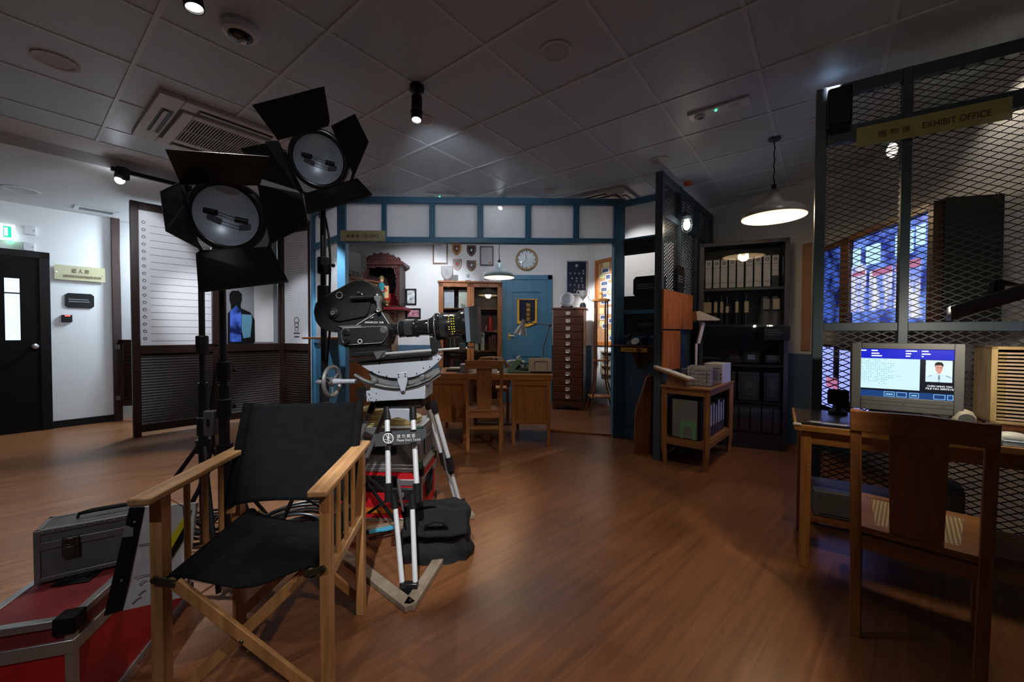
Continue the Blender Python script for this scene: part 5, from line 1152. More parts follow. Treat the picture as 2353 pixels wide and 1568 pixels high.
# cable coil behind the chair
cc = fl(660, 1240, 0); t = th('cable_coil', 'coil of thick black cable tied with white cord behind the canvas chair', 'cable', (cc.x, cc.y, 0), 0)
g = G()
for i in range(7):
    R0 = .17 + random.random() * .05; g.ring((random.random() * .04, random.random() * .04, .015 + i * .016), (random.random() * .2 - .1, random.random() * .2 - .1, 1), R0, .009, 40, 8)
obj('cable', g, blackg, t)
g = G(); g.tube([(.02, -.19, .0), (.0, -.21, .07), (.03, -.20, .13), (.10, -.19, .15), (.14, -.17, .17), (.10, -.18, .155), (.0, -.2, .12), (-.04, -.18, .14)], .0045, 6); obj('white_cord', g, rope, t)
cc = fl(470, 1230, 0); t = th('cable_coil', 'loose black cables bunched at the foot of the light stands', 'cable', (cc.x, cc.y, 0), 0)
g = G()
for i in range(5): g.ring((random.random() * .06, random.random() * .06, .02 + i * .018), (random.random() * .3 - .15, random.random() * .3 - .15, 1), .13 + random.random() * .07, .009, 36, 8)
obj('cable', g, black, t)
# ============================================================ CEILING FIXTURES
def cw(px, py, z=TZ): return fl(px, py, z)
def downlight(label, px, py, r, z=TZ, lit=False, grp='round recessed ceiling fittings'):
    p = cw(px, py, z); t = th('recessed_light', label, 'ceiling light', p - Vector((0, 0, .008)), 0, grp)
    g = G(); g.lathe([(r, .006), (r * .98, 0), (r * .80, 0), (r * .76, .006)], (0, 0, 0), (0, 0, 1), 32, cap=False); obj('trim_ring', g, ceilp, t)
    g = G(); g.lathe([(r * .79, .004), (r * .79, .0065)], (0, 0, 0), (0, 0, 1), 32); obj('diffuser', g, mat('diffuser_off', (.42, .42, .43), .6), t)
def rad(px, py, wpx, z=TZ): return (cw(px + wpx / 2, py, z) - cw(px - wpx / 2, py, z)).length / 2
downlight('round unlit ceiling light above the left lamp, near the corner', 128, 140, rad(128, 140, 78))
downlight('round ceiling speaker grille in the upper middle of the ceiling', 1277, 117, rad(1277, 117, 74))
downlight('round unlit ceiling light partly behind the hanging black spotlight', 973, 276, rad(973, 276, 52))
downlight('round pale ceiling light just left of the brown pendant', 1515, 368, rad(1515, 368, 44))
downlight('round ceiling light above the blue beam near the cassette', 1265, 434, rad(1265, 434, 36))
downlight('round unlit light in the plain lowered ceiling by the exit sign', 47, 436, rad(47, 436, 60, LZ), LZ)
downlight('round ceiling speaker next to the mesh partition corner', 1874, 275, rad(1874, 275, 32))
# dome camera
p = cw(552, 62); t = th('dome_camera', 'white and black dome camera on the ceiling', 'security camera', p - Vector((0, 0, .05)), 0)
g = G(); g.lathe([(.088, .05), (.092, .03), (.08, .008), (.06, 0), (.056, .006)], (0, 0, 0), (0, 0, 1), 36); obj('housing', g, offw, t)
g = G(); g.sph((0, 0, .008), .055, (1, 1, .55), 24); o = obj('dome', g, blackg, t)
g = G(); g.sph((.01, .005, -.018), .017, (1, 1, 1), 12); obj('lens', g, chrome, o)
# emergency lights
def emerg(label, px, py, rz, L_=.34):
    p = cw(px, py); t = th('emergency_light', label, 'emergency light', p - Vector((0, 0, .02)), rz)
    g = G(); g.box(-L_ / 2, L_ / 2, -.055, .055, 0, .02); obj('plate', g, offw, t, bev=.006)
    g = G(); g.lathe([(.04, .0), (.035, -.012), (.022, -.016), (.018, -.004)], (-L_ * .3, 0, 0), (0, 0, 1), 24); obj('lamp_lens', g, lgrey, t); g = G(); g.lathe([(.03, 0), (.028, -.004)], (L_ * .25, 0, 0), (0, 0, 1), 20); obj('lamp_lens', g, lgrey, t)
    g = G(); g.sph((-.01, -.02, -.003), .007, n=8); obj('green_light', g, ledg, t)
emerg('white emergency light plate with green light, near the pendant', 1650, 248, math.atan2(uB.y, uB.x) + math.pi, .40)
emerg('white emergency light plate with green light above the blue beam', 1012, 449, .2)
p = cw(1581, 413); t = th('smoke_detector', 'small smoke detector with orange cover on the ceiling', 'smoke detector', p - Vector((0, 0, .06)), 0)
g = G(); g.lathe([(.045, .06), (.045, .04), (.03, .03)], (0, 0, 0), (0, 0, 1), 20); obj('base', g, offw, t)
g = G(); g.lathe([(.03, .035), (.045, .03), (.045, .01), (.03, 0)], (0, 0, 0), (0, 0, 1), 20); obj('cover', g, orangep, t)
# cassette air conditioners
def cassette(label, ctr, rz, S=.95):
    t = th('ceiling_cassette', label, 'air conditioner', (ctr.x, ctr.y, TZ - .045), rz); h = S / 2
    g = G(); a = h; b = h - .16
    for (x0, x1, y0, y1) in ((-a, a, -a, -b - .02), (-a, a, b + .02, a), (-a, -b - .02, -b - .02, b + .02), (b + .02, a, -b - .02, b + .02)): g.box(x0, x1, y0, y1, .012, .045)
    obj('panel', g, cream if False else mat('ac_plastic', (.50, .49, .46), .45), t, bev=.006)
    g = G(); c = b - .0; i_ = b - .07
    for (x0, x1, y0, y1) in ((-c, c, -c, -i_), (-c, c, i_, c), (-c, -i_, -i_, i_), (i_, c, -i_, i_)): g.box(x0, x1, y0, y1, 0, .03)
    obj('grille_frame', g, mat('ac_plastic', (.5, .5, .5)), t, bev=.004)
    g = G()
    for k in range(26): y = -i_ + (k + .5) * 2 * i_ / 26; g.box(-i_, i_, y - .004, y + .003, .003, .014)
    g.box(-.004, .004, -i_, i_, .001, .012); obj('grille', g, lgrey, t, sm=0)
    g = G(); g.box(-i_, i_, -i_, i_, .018, .022); obj('filter', g, black, t)
    for q in range(4):
        T = Matrix.Rotation(q * math.pi / 2, 4, 'Z'); g = G(); g.T = T; g.box(-b * .78, b * .78, -a + .055, -a + .125, .009, .0125); o = obj('air_slot', g, black, t)
        g = G(); g.T = T; g.box(-b * .74, b * .74, -a + .07, -a + .095, .002, .008); obj('louvre', g, lgrey, o)
ca, cb = cw(366.6, 199), cw(301, 303); dd = (ca - cb); e_ = dd.normalized(); rt = Vector((-e_.y, e_.x, 0)) * (-1 if -e_.y < 0 else 1); S_ = dd.length
cassette('white ceiling cassette air conditioner behind the stage lamps', (ca + cb) / 2 + rt * .475, math.atan2(e_.y, e_.x), .95)
c2 = cw(1395, 452); cassette('white ceiling cassette air conditioner above the blue beam on the right', c2 + Vector((.0, .28, 0)), math.pi / 2 - AZ, .95)
t = th('air_vent', 'small rectangular air vent in the plain lowered ceiling', 'vent', cw(221, 483, LZ) - Vector((0, 0, .012)), math.pi / 2 - AZ)
g = G()
for (x0, x1, y0, y1) in ((-.19, .19, -.12, -.08), (-.19, .19, .08, .12), (-.19, -.15, -.08, .08), (.15, .19, -.08, .08)): g.box(x0, x1, y0, y1, 0, .012)
obj('frame', g, offw, t); g = G()
for k in range(6): y = -.07 + k * .028; g.box(-.15, .15, y - .009, y + .006, .002, .009)
obj('blade', g, grey, t, sm=0)
# cable slit on the ceiling, plus track
g = G(); g.bar(cw(255, 382, LZ) - Vector((0, 0, .02)), cw(440, 428, LZ) - Vector((0, 0, .02)), .035, .035)
one('lighting_track', g, black, 'black lighting track along the edge of the lowered ceiling', 'track')
def tspot(label, top, lensp, r=.032, L_=.20, m=ledw2, base_z=TZ, mono=True):
    t = th('track_spotlight', label, 'spotlight', top, 0); T = Vector(top); Lp = Vector(lensp) - T
    d = (Lp - Vector((0, 0, -.05))).normalized()
    g = G(); g.lathe([(.045, 0), (.048, -.035), (.015, -.05)], (0, 0, 0), (0, 0, 1), 24); obj('canopy', g, black, t)
    g = G(); g.tube([(0, 0, -.04), (0, 0, -.08), Lp - d * L_ * .9], .009, 8); obj('stem', g, black, t)
    g = G(); g.lathe([(r * .8, -L_), (r, -L_ + .006), (r, 0), (r * .88, 0), (r * .86, -.012)], Lp, d, 26, cap=False); g.lathe([(r * .8, -L_), (r * .4, -L_ - .001)], Lp, d, 20); obj('barrel', g, black, t)
    g = G(); g.lathe([(r * .84, -.012), (r * .84, -.010)], Lp, d, 26); obj('glowing_lens', g, m, t)
    g = G(); g.ring(Lp - d * L_ * .35, d, r + .002, .004, 20, 6); obj('lock_ring', g, dgrey, t)
    return t
tp0 = cw(958, 196); tspot('black cylinder spotlight hanging in the middle of the ceiling', tp0, atY(957, 277, tp0.y - .06), .034, .19)
tp0 = cw(430, -90); tspot('black cylinder spotlight cut off at the top left edge', tp0, atY(447, 20, tp0.y), .038, .22)
a = cw(275, 383, LZ) - Vector((0, 0, .03)); t = th('track_spotlight', 'glaring white spotlight on the track above the exit sign', 'spotlight', a, 0)
g = G(); g.lathe([(.05, -.09), (.055, 0), (.045, .0)], (-.04, .06, -.05), (-.35, .25, -.6), 22); obj('head', g, black, t)
g = G(); g.tube([(0, 0, .01), (-.02, .03, -.04)], .012, 8); obj('stem', g, black, t)
g = G(); g.sph(Vector((-.04, .06, -.05)) + Vector((-.0, -.02, -.028)), .036, n=16); obj('glowing_lens', g, ledw, t)
tspot('small spotlight on the track behind the lower lamp', cw(428, 424, LZ) - Vector((0, 0, .03)), cw(428, 424, LZ) + Vector((-.02, .05, -.13)), .04, .1, ledw)
# spots inside the office, seen through the frosted panes
for px, s in ((1155, 'lit spotlight glaring through the middle frosted pane'), (1045, 'unlit spotlight behind the third frosted pane'), (1257, 'unlit spotlight behind the fifth frosted pane')):
    q = atY(px, 478, 4.95)
    tspot(s, (q.x, 4.95, TZ), (q.x + (.03 if px > 1200 else -.03), 4.90, q.z - .02), .035, .10, ledw if px == 1155 else black)
g = G(); p = cw(2010, 172); g.tube([p, p + Vector((.02, -.03, -.10)), atY(2005, 168 + 50, 2.45)], .003, 6)
one('ceiling_cable', g, black, 'thin black cable from the ceiling to the mesh partition top', 'cable')
# pendants
def pendant(label, px, cy, Y, R_, col, cordtop, on=True, power=6):
    c = atY(px, cy, Y); t = th('pendant_lamp', label, 'pendant lamp', c, 0); zc = cordtop - c.z
    prof = [(R_, 0), (R_ * 1.01, .006), (R_ * .93, R_ * .22), (R_ * .78, R_ * .33), (R_ * .42, R_ * .44), (R_ * .28, R_ * .56), (R_ * .20, R_ * .82), (R_ * .13, R_ * .95), (.014, R_ * 1.0)]
    g = G(); g.lathe(prof, (0, 0, 0), (0, 0, 1), 44, cap=False); obj('lamp_shade', g, col, t, sm=60)
    g = G(); g.lathe([(r * .985, z - .004) for r, z in prof[:5]], (0, 0, 0), (0, 0, 1), 44, cap=False); obj('shade_lining', g, enami, t, sm=60, label='glowing white shade lining')
    g = G(); g.tube([(0, 0, R_ * .98), (0, 0, R_ * 1.15)], .018, 12); obj('lamp_holder', g, black, t)
    g = G(); n = 14; g.tube([(.004 * math.sin(i * 1.9), .004 * math.cos(i * 1.9), R_ * 1.1 + (zc - R_ * 1.1) * i / n) for i in range(n + 1)], .005, 6); obj('cord', g, black, t)
    g = G(); g.lathe([(.045, zc), (.045, zc - .02), (.015, zc - .03)], (0, 0, 0), (0, 0, 1), 20); obj('ceiling_rose', g, dgrey, t)
    g = G(); g.sph((0, 0, .05), .032, (1, 1, 1.2), 14); obj('bulb', g, bulbm, t)
    point(c + Vector((0, 0, .0)), power, WARM, .06); return t
p1 = cw(1777, 317)
pendant('grey enamel pendant lamp hanging by the evidence cabinet', 1777, 500, p1.y, .235, mat('taupe_enamel', (.16, .14, .12), .35), TZ, power=9)
pendant('pale grey pendant lamp over the office desk', 1147, 638, 5.3, .20, enam, TZ, power=9)
# ============================================================ OFFICE FURNITURE
def wood_chair(label, loc, rz, st=1, nm='wooden_chair', W=.38, D=.42, grp=None, sh=.45, top=.92):
    t = th(nm, label, 'chair', loc, rz, grp)          # local: back at y = 0, seat toward +y
    for s in (-1, 1):
        g = G(); x = s * W / 2
        g.bar((x * .96, .0, 0), (x, .0, sh), .034, .030); g.bar((x, .0, sh - .002), (x * 1.03, -.03, top), .034, .030); obj('back_post', g, oak2, t, bev=.003)
        g = G(); g.bar((s * (W / 2 + .02), D, 0), (s * (W / 2 + .02), D, sh - .05), .036, .036); obj('front_leg', g, oak2, t, bev=.003)
        g = G(); g.bar((x, .02, .20), (s * (W / 2 + .02), D - .02, .20), .02, .03); obj('side_stretcher', g, oak2, t, bev=.002)
        g = G(); g.bar((x, .015, sh - .06), (s * (W / 2 + .02), D - .015, sh - .06), .022, .06); obj('side_apron', g, oak2x, t, bev=.002)
    g = G(); g.bar((-W / 2 + .01, 0, sh - .06), (W / 2 - .01, 0, sh - .06), .022, .055); obj('back_apron', g, oak2x, t, bev=.002)
    g = G(); g.bar((-W / 2, D, sh - .06), (W / 2, D, sh - .06), .022, .055); obj('front_apron', g, oak2x, t, bev=.002)
    if st: g = G(); g.bar((-W / 2, .01, .26), (W / 2, .01, .26), .02, .03); obj('back_stretcher', g, oak2x, t, bev=.002)
    g = G(); e = .055
    B = [(-W / 2 - .0, -.005), (W / 2 + .0, -.005), (W / 2 + .035, D + .03), (-W / 2 - .035, D + .03)]; I = [(-W / 2 + e, e), (W / 2 - e, e), (W / 2 - e + .03, D - e + .03), (-W / 2 + e - .03, D - e + .03)]
    for i in range(4):
        j = (i + 1) % 4; g.poly([(*B[i], sh - .025), (*B[j], sh - .025), (*I[j], sh - .025), (*I[i], sh - .025)], (0, 0, .025))
    obj('seat_frame', g, oak2x, t, bev=.003)
    g = G(); g.poly([(*p, sh - .012) for p in I], (0, 0, .008)); obj('seat_panel', g, rattan, t, label='woven rattan seat panel')
    g = G(); g.poly([(-W / 2 * 1.03 - .016, -.046, top - .085), (W / 2 * 1.03 + .016, -.046, top - .085), (W / 2 * 1.03 + .016, -.050, top - .004), (0, -.054, top + .004), (-W / 2 * 1.03 - .016, -.050, top - .004)], (0, .026, 0)); obj('top_rail', g, oak2x, t, bev=.004)
    g = G(); g.poly([(-.072, -.002, sh), (.072, -.002, sh), (.078, -.032, top - .08), (-.078, -.032, top - .08)], (0, .012, 0)); obj('back_splat', g, oak2, t, bev=.002)
    return t
oak2 = woodm('dark_oak', (.26, .105, .032), .38); oak2x = woodm('dark_oak_across', (.26, .105, .032), .38, (1.2, 14, 14))
a, b = fl(1956, 1455), Vector((1.637, 1.355, 0)); 
cl = Vector((1.385, 1.60, 0)); cr_ = Vector((1.64, 1.345, 0)); dv = (cr_ - cl)
wood_chair('wooden chair with rattan seat pushed up to the computer desk', (cl + cr_) / 2, math.atan2(dv.y, dv.x), 0, W=.34)
a, b = fl(1074, 1043), fl(1151, 1042)
wood_chair('wooden chair with its back to us at the office desk', (a + b) / 2, math.atan2((b - a).y, (b - a).x), W=(b - a).length, D=.38, top=.945)
# armchair behind the desk
c = Vector(((1130 - CX) / FPX * 5.35, 5.45, 0)); t = th('desk_armchair', 'round backed wooden armchair with tan seat behind the office desk', 'chair', c, math.pi)
g = G(); g.tube([(-.22, .18, .0), (-.22, .2, .62), (-.20, .23, .80), (-.13, .25, .885), (0, .26, .895), (.13, .25, .885), (.20, .23, .80), (.22, .2, .62), (.22, .18, 0)], .018, 10); obj('hoop_back', g, oak2, t)
g = G(); g.box(-.06, .06, .225, .245, .45, .88); obj('back_splat', g, oak2, t)
g = G(); g.box(-.24, .24, -.24, .22, .44, .50); obj('seat', g, leather, t, bev=.02)
for x in (-.21, .21):
    g = G(); g.bar((x, -.2, 0), (x, -.2, .45), .035); obj('leg', g, oak2, t)
    g = G(); g.tube([(x, -.2, .45), (x * 1.1, -.18, .66), (x * 1.08, .18, .70)], .015, 8); obj('arm', g, oak2, t)
# office desk
dl, dr_ = Vector((-.93, 4.36, 0)), Vector((.435, 4.245, 0)); dW = (dr_ - dl).length; drz = math.atan2((dr_ - dl).y, (dr_ - dl).x)
dk = th('office_desk', 'brown wooden twin pedestal desk in the office opening', 'desk', (dl + dr_) / 2, drz)
DH = .772; DD = .76
g = G(); g.box(-dW / 2, dW / 2, 0, DD, DH - .065, DH); obj('desktop', g, teakx, dk, bev=.005)
for s, x0, x1 in ((-1, -dW / 2 + .02, -dW / 2 + .43), (1, dW / 2 - .44, dW / 2 - .02)):
    g = G(); g.box(x0 + .035, x1 - .035, .02, DD - .02, .235, DH - .065); obj('pedestal', g, teak, dk)
    g = G(); g.box(x0 + .035, x1 - .035, .008, .022, .235, .275); obj('pedestal_frame', g, teakx, dk, bev=.002); g = G(); g.box(x0 + .035, x1 - .035, .008, .022, DH - .12, DH - .065); obj('pedestal_frame', g, teakx, dk, bev=.002)
    for x in (x0, x1 - .035):
        for y in (.01, DD - .045):
            g = G(); g.box(x, x + .035, y - .005, y + .035, 0, DH - .065); obj('leg', g, teak, dk, bev=.003)
g = G(); g.box(-dW / 2 + .46, dW / 2 - .46, .12, .14, DH - .14, DH - .065); obj('kneehole_rail', g, teakx, dk)
g = G(); g.box(-dW / 2 + .46, dW / 2 - .46, .5, .56, .10, .12); obj('foot_rail', g, oldwood, dk)
g = G(); g.box(-dW / 2 + .3, dW / 2 - .4, .06, DD - .06, DH, DH + .003); obj('glass_top', g, mat('desk_blotter', (.10, .12, .11), .25), dk)
def on_desk(px, py, d=0.0): p = fl(px, py, DH + .004); return p
DZ = DH + .004
def dp(px, yoff): # a spot on the desk: pixel column and distance from its front edge
    x = atY(px, 860, 4.3 + yoff).x; return Vector((x, 4.3 + yoff, DZ))
t = th('tray', 'green enamel desk tray machine on the office desk', 'desk tray', dp(1192, .12), -.1)
g = G(); g.poly([(-.13, 0, 0), (.13, 0, 0), (.13, 0, .012), (-.05, 0, .03), (-.0, 0, .09), (.02, 0, .14), (-.02, 0, .15), (-.13, 0, .05)], (0, .22, 0)); obj('housing', g, green, t, bev=.004)
g = G(); g.box(-.0, .10, .02, .2, .03, .05); obj('key_bank', g, dgrey, t)
g = G(); g.tube([(-.03, .1, .15), (.01, .1, .17)], .02, 10); obj('roller', g, lgrey, t)
t = th('telephone', 'small black desk set with silver bits on the office desk', 'telephone', dp(1185, .42), 0)
g = G(); g.box(-.09, .09, -.07, .07, 0, .07); obj('body', g, blackg, t, bev=.02)
g = G(); g.tube([(-.10, 0, .09), (-.05, 0, .11), (.05, 0, .11), (.10, 0, .09)], [.024, .014, .014, .024], 10); obj('handset', g, lgrey, t)
t = th('letter_rack', 'wire letter rack full of cream papers on the desk corner', 'letter rack', dp(1243, .14), -.05)
g = G(); g.box(-.12, .12, -.04, .08, 0, .012); obj('base', g, black, t, bev=.002)
g = G()
for y in (-.035, .03): g.tube([(-.07, y, .01), (-.07, y, .12), (-.06, y, .13), (.06, y, .13), (.07, y, .12), (.07, y, .01)], .003, 6)
obj('wire', g, steel, t)
g = G(); g.box(-.13, .12, -.025, -.005, .014, .155); g.box(-.14, .10, 0, .02, .014, .162); obj('paper_stack', g, mat('cream_paper', (.50, .45, .36), .8), t)
t = th('book_stack', 'grey box file near the left end of the office desk', 'box', dp(1067, .14), -.05)
g = G(); g.box(-.05, .05, 0, .16, 0, .075); obj('body', g, grey, t, bev=.003); g = G(); g.box(-.05, .05, 0, .16, .078, .088); obj('lid', g, lgrey, t, bev=.002)
t = th('paper_tray', 'low dark tray holding cream paper left on the office desk', 'tray', dp(1045, .25), -.05)
g = G(); g.box(-.10, .10, 0, .2, 0, .02); obj('tray', g, mat('green_tray', (.03, .05, .04), .5), t); g = G(); g.box(-.085, .085, .01, .19, .02, .035); obj('paper', g, mat('cream_paper', (.5, .45, .36)), t)
for px, s, m, h, yo in ((1133, 'open white page on the desk seen left of the chair splat', paper, .006, .1), (1100, 'white page on the desk seen through the chair back', paper, .006, .1)):
    t = th('paper_sheet', s, 'paper', dp(px, yo), 0); g = G(); g.box(-.06, .06, -.05, .22, 0, .002); g.box(-.055, .065, -.045, .215, .002, .0035); obj('page', g, m, t); g = G(); lines(g, -.05, .05, 0, .1, 1); g = G(); g.box(-.05, .05, -.06, -.05, 0, .045); obj('upright_edge', g, m, t)
t = th('pen_holder', 'desk pen holder with silver pens behind the chair back', 'pen holder', dp(1143, .3), 0)
g = G(); g.lathe([(.03, 0), (.035, .09), (.03, .09), (.028, .01)], (0, 0, 0), (0, 0, 1), 16); obj('cup', g, dgrey, t)
for k, (dx, dy) in enumerate(((-.05, .01), (.03, 0), (.05, .02), (.01, .03))): g = G(); g.tube([(0, 0, .03), (dx, dy, .17)], .004, 6); obj('pen', g, chrome, t)
for k, (px, m, s) in enumerate(((1199, lgrey, 'white capped ink bottle beside the letter rack'), (1207, dgrey, 'dark ink bottle beside the letter rack'), (1213, green, 'green tin beside the letter rack'))):
    t = th('ink_bottle', s, 'bottle', dp(px, .3), 0); g = G(); g.lathe([(.018, 0), (.018, .06), (.01, .07), (.01, .08)], (0, 0, 0), (0, 0, 1), 14); obj('glass', g, m, t); g = G(); g.lathe([(.012, .08), (.012, .095)], (0, 0, 0), (0, 0, 1), 14); obj('cap', g, black, t)
t = th('desk_lamp', 'grey jointed desk lamp reaching left over the office desk', 'lamp', dp(1245, .45), 0)
q0 = MW(t).translation; Yl = q0.y
def rel(px, py, Y=Yl): return atY(px, py, Y) - q0
g = G(); g.lathe([(.07, 0), (.07, .015), (.02, .025), (.012, .05)], (0, 0, 0), (0, 0, 1), 24); obj('base', g, black, t)
g = G(); g.tube([(0, 0, .03), rel(1249, 800), rel(1264, 748)], .007, 8); g.tube([rel(1264, 748), rel(1212, 741)], .006, 8); obj('arm', g, steel, t)
g = G(); g.sph(rel(1264, 748), .018, n=10); obj('joint', g, dgrey, t)
hd = rel(1202, 742); dn = (rel(1195, 770) - hd).normalized()
g = G(); g.lathe([(.022, -.04), (.028, 0), (.03, .03), (.05, .06), (.075, .12), (.085, .15), (.08, .15), (.045, .06)], hd, dn, 26, cap=False); obj('lamp_shade', g, mat('grey_shade', (.32, .33, .34), .3, .3), t)
# bookcase with glass doors
bl_, br_ = atY(1008, 700, 6.45), atY(1153, 700, 6.62); bW = (br_ - bl_).length; BZ = atY(1080, 650, 6.5).z
bc = th('glazed_bookcase', 'wooden bookcase with glass doors against the office back wall', 'bookcase', ((bl_.x + br_.x) / 2, 6.53, 0), math.atan2(.12, br_.x - bl_.x))
wd = mat('bookcase_wood', (.20, .068, .02), .35, noise=.35, nscale=3, stretch=(10, 10, 1.2))
hw_ = bW / 2; BD = .36
g = G(); g.box(-hw_, -hw_ + .03, 0, BD, 0, BZ); obj('side_panel', g, wd, bc, bev=.003); g = G(); g.box(hw_ - .03, hw_, 0, BD, 0, BZ); obj('side_panel', g, wd, bc, bev=.003)
g = G(); g.box(-hw_, hw_, BD - .012, BD, 0, BZ); obj('back_panel', g, mahog, bc)
g = G(); g.box(-hw_ - .02, hw_ + .01, -.02, BD, BZ, BZ + .03); obj('top', g, wd, bc, bev=.006)
def bz(py): return atY(1080, py, 6.52).z
shz = [bz(708), bz(760), bz(806), bz(850)]
for z in shz + [.12, .5]: g = G(); g.box(-hw_ + .03, hw_ - .03, .02, BD - .012, z - .02, z); obj('shelf', g, wd, bc)
for s, x0, x1 in ((0, -hw_ + .0, -.002), (1, .002, hw_)):
    g = G(); z0, z1, f = .06, BZ - .01, .075
    g.box(x0, x0 + (f if s == 0 else .055), -.022, 0, z0, z1); g.box(x1 - (.055 if s == 0 else f), x1, -.022, 0, z0, z1); g.box(x0, x1, -.022, 0, z1 - .06, z1); g.box(x0, x1, -.022, 0, z0, z0 + .06)
    d = obj('door', g, wd, bc, bev=.003); g = G(); g.box(x0 + .05, x1 - .05, -.012, -.009, z0 + .06, z1 - .06); obj('glass', g, clear, d, sm=0)
    g = G(); g.sph((-.03 if s == 0 else .03, -.03, 1.55), .01, n=8); obj('knob', g, brass, d)
def books(z, x0, x1, cols, n, hmin, hmax, parent_T, label, grp, nm='book', depth=.18, y0=.06, lean=0, cat='book', cover=False):
    x = x0; i = 0; first = None; names = label
    while x < x1 - .01 and i < n:
        w_ = random.uniform(*cols[1]); h = random.uniform(hmin, hmax); m = random.choice(cols[0])
        t = th(nm, names[min(i, len(names) - 1)] if isinstance(names, list) else names, cat, parent_T @ Vector((x + w_ / 2, y0, z + .001)), bc_rz, grp)
        g = G(); g.box(-w_ / 2 + .001, w_ / 2 - .001, 0, depth, 0, h); o = obj('cover', g, m, t)
        if cover:
            g = G(); g.box(-w_ / 2 + .004, w_ / 2 - .004, -.0015, .001, h * .35, h * .97); g.box(-w_ / 2 + .004, w_ / 2 - .004, -.0015, .001, h * .08, h * .2); obj('spine_label', g, binderw, t)
        x += w_; i += 1
bc_rz = bc.rotation_euler[2]; BT = MW(bc)
pal = [mat('book_brown', (.12, .05, .02), .7), mat('book_grey', (.2, .2, .19), .7), mat('book_cream', (.35, .32, .26), .7), mat('book_green', (.04, .09, .06), .7), mat('book_maroon', (.16, .02, .03), .7), mat('book_black', (.015, .015, .017), .7)]
# row below the middle: mixed books
books(shz[2], -hw_ + .08, -.10, (pal, (.015, .035)), 22, .18, .24, BT, 'worn book on the lower left shelf of the glazed bookcase', 'books on the lower left bookcase shelf')
books(shz[2], .30, hw_ - .10, ([pal[0], pal[4], pal[5]], (.03, .05)), 6, .22, .28, BT, 'brown book at the right end of the lower bookcase shelf', 'books at the right end of the lower bookcase shelf')
for k, (x, s) in enumerate(((.10, 'white file left of its twin on the right bookcase shelf'), (.20, 'white file right of its twin on the right bookcase shelf'))):
    t = th('binder', s, 'binder', BT @ Vector((x, .05, shz[2] + .001)), bc_rz, 'white files in the bookcase'); g = G(); g.box(-.03, .03, 0, .2, 0, .30); obj('cover', g, offw, t); g = G(); g.box(-.015, .015, -.002, 0, .22, .27); obj('spine_label', g, inkd, t)
books(shz[3], -hw_ + .15, -.12, ([pal[4], mat('book_pink', (.45, .12, .16), .7), pal[0], pal[3]], (.03, .05)), 8, .15, .2, BT, 'pinkish book low on the left of the glazed bookcase', 'pinkish books low in the bookcase')
books(shz[3], .10, .28, ([offw], (.05, .06)), 3, .12, .13, BT, 'short white file low on the right of the bookcase', 'short white files in the bookcase')
for k, (x, w_, s, m) in enumerate(((-hw_ + .16, .17, 'framed certificate leaning inside the bookcase on the left', binderw), (-hw_ + .44, .24, 'framed cream certificate inside the bookcase by the door split', mat('aged_paper', (.45, .42, .34), .8)))):
    t = th('framed_certificate', s, 'certificate', BT @ Vector((x, .10, shz[0] + .003)), bc_rz); h = .30; g = G(); g.box(-w_ / 2, w_ / 2, 0, .02, 0, h); obj('frame', g, lgrey, t); g = G(); g.box(-w_ / 2 + .015, w_ / 2 - .015, -.002, 0, .015, h - .015); o = obj('paper', g, m, t)
    g = G(); lines(g, -w_ * .3, w_ * .3, h * .35, h * .7, 5, -.003, .2); obj('lettering', g, lgrey, o, sm=0)
t = th('thermos', 'red cylinder standing in the right of the bookcase', 'canister', BT @ Vector((.33, .12, shz[1] + .002)), 0); g = G(); g.lathe([(.035, 0), (.035, .20), (.025, .22)], (0, 0, 0), (0, 0, 1), 18); obj('body', g, red, t); g = G(); g.lathe([(.026, .22), (.026, .235)], (0, 0, 0), (0, 0, 1), 18); obj('cap', g, redp, t)
t = th('small_figurine', 'small pale star shaped ornament beside the red cylinder', 'ornament', BT @ Vector((.26, .06, shz[1] + .002)), 0); g = G(); g.sph((0, 0, .03), .02, (1, 1, 1.4), 10); obj('body', g, pink, t); g = G(); g.sph((0, 0, .07), .015, n=8); obj('head', g, pink, t)
# on top of bookcase
TZB = BZ + .032
def shield(g, w_, h, y0, y1, z0=0, mi=0, x0=0, notch=True):
    pts = [(-w_ / 2, z0 + h), (-w_ / 2, z0 + h * .5), (-w_ * .42, z0 + h * .3), (-w_ * .22, z0 + h * .1), (0, z0), (w_ * .22, z0 + h * .1), (w_ * .42, z0 + h * .3), (w_ / 2, z0 + h * .5), (w_ / 2, z0 + h)]
    g.poly([(x0 + x, y0, z) for x, z in pts], (0, y1 - y0, 0), mi)
t = th('shield_trophy', 'dark edged shield trophy with silver face on the bookcase', 'trophy', BT @ Vector((-hw_ + .13, .12, TZB)), bc_rz)
g = G(); g.box(-.05, .05, 0, .08, 0, .02); obj('base', g, mahog, t)
g = G(); shield(g, .20, .25, .02, .05, .01); obj('backing', g, mahog, t); g = G(); shield(g, .17, .21, .012, .02, .035); o = obj('silver_plate', g, grey, t); g = G(); lines(g, -.04, .04, .1, .2, 4, .011, .3); obj('lettering', g, dgrey, o, sm=0)
t = th('glass_award', 'round clear glass award with crest on the bookcase', 'award', BT @ Vector((-.04, .12, TZB)), bc_rz)
g = G(); g.lathe([(.075, 0), (.075, .02)], (0, .02, .10), (0, -1, 0), 28); obj('disc', g, mat('etched_glass', (.45, .47, .48), .3), t); g = G(); g.lathe([(.05, 0), (.05, .02)], (0, .01, 0), (0, 0, 1), 20); obj('base', g, black, t); g = G(); g.ring((0, -.002, .10), (0, 1, 0), .03, .004, 16, 5); g.sph((0, -.002, .10), .018, (1, .3, 1), 8); obj('crest', g, grey, t)
